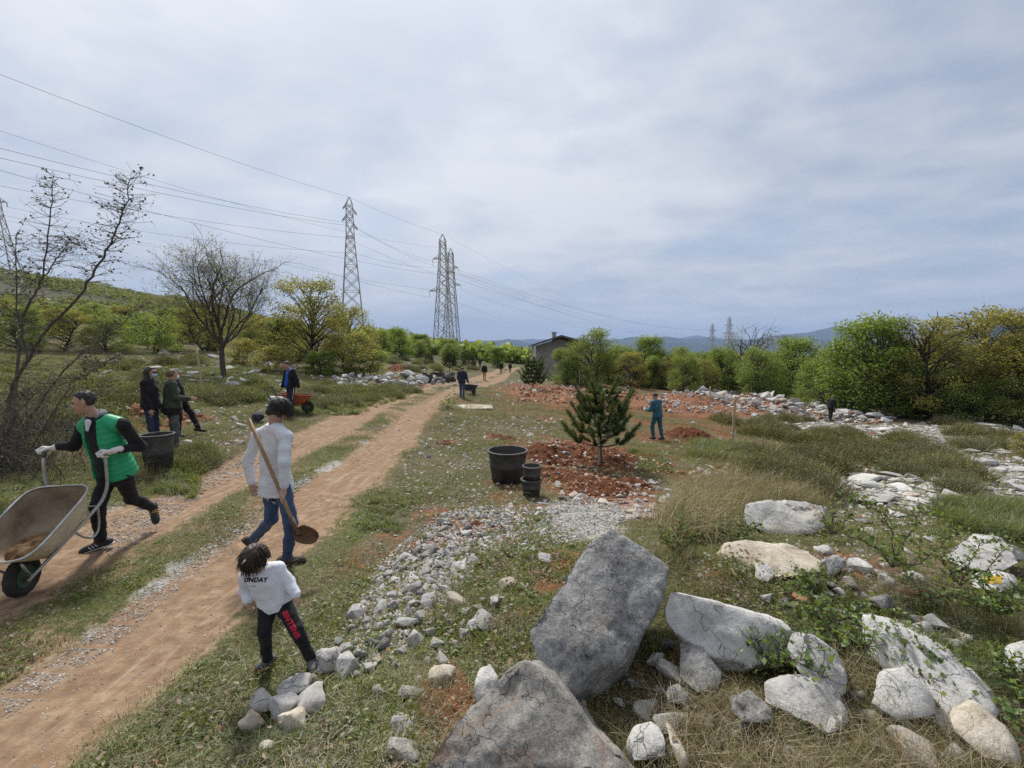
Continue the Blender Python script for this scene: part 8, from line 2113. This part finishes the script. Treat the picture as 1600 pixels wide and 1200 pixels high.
def grass():
    rg = np.random.default_rng(99)
    def cloud(n, rmin, rmax, pw):
        a = np.radians(rg.uniform(-56, 56, n)); u = rg.random(n)
        d = (rmin ** pw + u * (rmax ** pw - rmin ** pw)) ** (1 / pw)
        x, y = d * np.sin(a), d * np.cos(a)
        k = y > .9
        return x[k], y[k]
    # short turf, green or strawy by zone
    for nm, lab, n, rmin, rmax, pw, fn, mats, sc in [
        ('short_grass', 'short green and olive turf beside and between the wheel tracks', 120000, 1.6, 32, .7, lambda r, s, d, red, st, g, x, y: (1 - sstep(.12, .55, r)) * (1 - .5 * s) * (1 - .45 * np.exp(-((np.abs(d) - 1.8) / .35) ** 2)) * (1 - .85 * st) * (1 - .95 * red) * (.25 + .9 * g), [(M_GRASS, .032, .06, 1.1), (M_MIXG, .03, .065, 1.4), (M_MIXG, .04, .06, 1.3), (M_GRASS, .045, .05, .9)], 1.0),
        ('dry_grass', 'matted dry straw between the green turf', 90000, 1.6, 36, .7, lambda r, s, d, red, st, g, x, y: (1 - sstep(.12, .55, r)) * (1 - .85 * st) * (1 - .9 * red) * np.clip(1.1 - 1.0 * g, .12, 1) * (1 - .4 * s) * (1 - .4 * np.exp(-((np.abs(d) - 1.8) / .35) ** 2)), [(M_STRAW, .028, .075, 1.4), (M_STRAW, .04, .065, 1.1), (M_MIXG, .034, .07, 1.3)], 1.0)]:
        x, y = cloud(n, rmin, rmax, pw)
        r, s, d, red, st, g = masks(x, y)
        pr = fn(r, s, d, red, st, g, x, y) * np.clip(.62 + .75 * fbm2(x, y, 1.1, 4, 61.0), .05, 1.2)
        k = rg.random(len(x)) < np.clip(pr, 0, 1)
        x, y = x[k], y[k]; z = H(x, y); ex, ey = proj(np.stack([x, y, z], -1)); k = rg.random(len(x)) > bare_px(ex, ey); x, y, z = x[k], y[k], z[k]; dist = np.hypot(x, y)
        meshes = [blade_mesh(nm + '_blades', m_, 500 + q, 30, h_, sp, ln, .0017) for q, (m_, h_, sp, ln) in enumerate(mats)]
        rot = np.stack([rg.normal(size=len(x)) * .12, rg.normal(size=len(x)) * .12, rg.uniform(0, 6.283, len(x))], -1)
        scl = rg.uniform(.6, 1.25, len(x)) * (1 + np.clip(dist / 14, 0, 1.6)) * sc
        gn_scatter(nm, lab, np.stack([x, y, z], -1), rot, scl, rg.integers(0, len(meshes), len(x)), meshes)
    # tall dry stems
    polys = [([(1090,760),(1160,740),(1260,770),(1300,800),(1150,800),(1100,850),(1060,860),(1040,820)], 620, .46), ([(990,1110),(1080,1080),(1160,1110),(1330,1130),(1480,1120),(1600,1200),(1600,1280),(950,1280)], 430, .20), ([(1040,900),(1120,890),(1160,930),(1060,1000)], 40, .18),
             ([(1320,1000),(1400,1020),(1370,1110),(1320,1080)], 60, .24), ([(760,620),(900,628),(890,650),(740,660),(700,650)], 420, .30), ([(1040,690),(1200,690),(1250,720),(1130,740),(1050,715)], 260, .36), ([(700,940),(800,930),(830,1000),(740,1040),(700,1000)], 60, .14), ([(1180,700),(1600,690),(1600,720),(1300,720)], 70, .2),
             ([(640,1020),(720,1020),(700,1180),(620,1180)], 50, .12), ([(1300,900),(1600,960),(1600,1000),(1330,930)], 90, .2), ([(960,880),(1040,850),(1120,840),(1060,900)], 70, .2), ([(0,650),(250,600),(420,640),(300,760),(100,800)], 200, .28), ([(660,640),(780,640),(780,670),(700,680)], 120, .25)]
    X, Y_, S = [], [], []
    for poly, n, h_ in polys:
        xs, ys = sample_poly(poly, n, rg); p = GN(xs, ys); X.append(p); S.append(np.full(n, h_ / .4))
    p = np.concatenate(X); S = np.concatenate(S) * rg.uniform(.6, 1.3, len(p))
    meshes = [blade_mesh('tall_grass_blades', M_STRAW, 520 + q, 22, .4, .05 + .02 * q, .34 + .16 * q, .0023, .3) for q in range(4)]
    gn_scatter('tall_grass', 'tall pale dry grass stems among the boulders', p, np.stack([rg.normal(size=len(p)) * .16, rg.normal(size=len(p)) * .16, rg.uniform(0, 6.28, len(p))], -1), S, rg.integers(0, 4, len(p)), meshes)
    # green herbs
    polys = [([(1460,790),(1600,790),(1600,850),(1500,830)], 500, .24), ([(1080,690),(1180,700),(1170,725),(1080,715)], 200, .32), ([(720,850),(860,800),(860,900),(740,960),(690,960)], 200, .07), ([(250,730),(340,700),(300,780),(240,770)], 120, .16), ([(1240,900),(1480,960),(1600,1000),(1600,1100),(1300,1000)], 150, .1), ([(580,780),(660,780),(620,840),(560,830)], 60, .1),
             ([(400,1150),(470,1160),(440,1200),(390,1200)], 50, .09), ([(980,700),(1040,720),(1060,740),(1000,738)], 140, .16), ([(850,1120),(900,1140),(920,1200),(850,1190)], 20, .06), ([(440,600),(660,610),(560,650),(450,650)], 350, .22), ([(0,560),(420,560),(400,620),(150,690),(0,720)], 700, .26), ([(1200,660),(1500,690),(1600,760),(1250,740)], 140, .18)]
    X, S = [], []
    for poly, n, h_ in polys:
        xs, ys = sample_poly(poly, n, rg); X.append(GN(xs, ys)); S.append(np.full(n, h_ / .2))
    p = np.concatenate(X); S = np.concatenate(S) * rg.uniform(.6, 1.3, len(p))
    meshes = [blade_mesh('herb_blades', m_, 540 + q, 46, .2, .055, .55, .0042, .4) for q, m_ in enumerate([M_GRASS, M_LEAF_S, M_GRASS])]
    gn_scatter('green_herbs', 'lush green herbs in patches', p, np.stack([rg.normal(size=len(p)) * .1, rg.normal(size=len(p)) * .1, rg.uniform(0, 6.28, len(p))], -1), S, rg.integers(0, 3, len(p)), meshes)
    # broad leaved weeds and dead leaves in the turf
    def rosette(mat, n, rad, size, seed, up):
        r2 = np.random.default_rng(seed); C = r2.normal(size=(n, 3)) * rad * np.array([1, 1, .25]) + np.array([0, 0, rad * .5]); C[:, 2] = np.abs(C[:, 2])
        V, F, tt = leaf_quads(C, size, r2, aspect=.6, up=up); me = mesh('weed_leaves', V, F, mat, False); vcol(me, 'tint', tt); return me
    meshes = [rosette(M_LEAF_BR, 26, .035, .030, 1, .6), rosette(M_GRASS, 30, .05, .026, 2, .5), rosette(M_LEAF_S, 24, .04, .028, 3, .5), rosette(leaf_mat('dead_leaf', (.06, .04, .022), (.15, .10, .055), (.28, .20, .12), .1), 16, .06, .028, 4, 1.5)]
    x, y = cloud(16000, 1.7, 15, .8); r, s, d, red, st, g = masks(x, y)
    k = (rg.random(len(x)) < np.clip((.15 + .9 * g) * (1 - sstep(.1, .5, r)) * (.5 + .9 * fbm2(x, y, .8, 3, 91.)), 0, .8)) & (d > -4)
    x, y, g = x[k], y[k], g[k]; p = np.stack([x, y, H(x, y)], -1); ex, ey = proj(p); k = rg.random(len(x)) > bare_px(ex, ey) * .9; p = p[k]
    gn_scatter('weeds', 'small broad leaved weeds and dead leaves in the turf', p, np.stack([rg.normal(size=len(p)) * .1, rg.normal(size=len(p)) * .1, rg.uniform(0, 6.28, len(p))], -1), rg.uniform(.5, 1.5, len(p)), rg.integers(0, 4, len(p)), meshes)
grass()
# ================================================================== HAZE
def build_haze():
    mb = MB(); mb.box((-17000, -13500, -140), (17000, 17000, 900))
    m = bpy.data.materials.new('haze_air'); m.use_nodes = True
    N, L = m.node_tree.nodes, m.node_tree.links
    N.clear()
    o = N.new('ShaderNodeOutputMaterial'); v = N.new('ShaderNodeVolumePrincipled')
    v.inputs['Color'].default_value = (.46, .64, 1.0, 1)
    v.inputs['Density'].default_value = HAZE
    L.new(v.outputs[0], o.inputs['Volume'])
    ob = mb.build('haze', m, smooth=False)
    tag(ob, kind='stuff')
HAZE = 8.5e-5
build_haze()
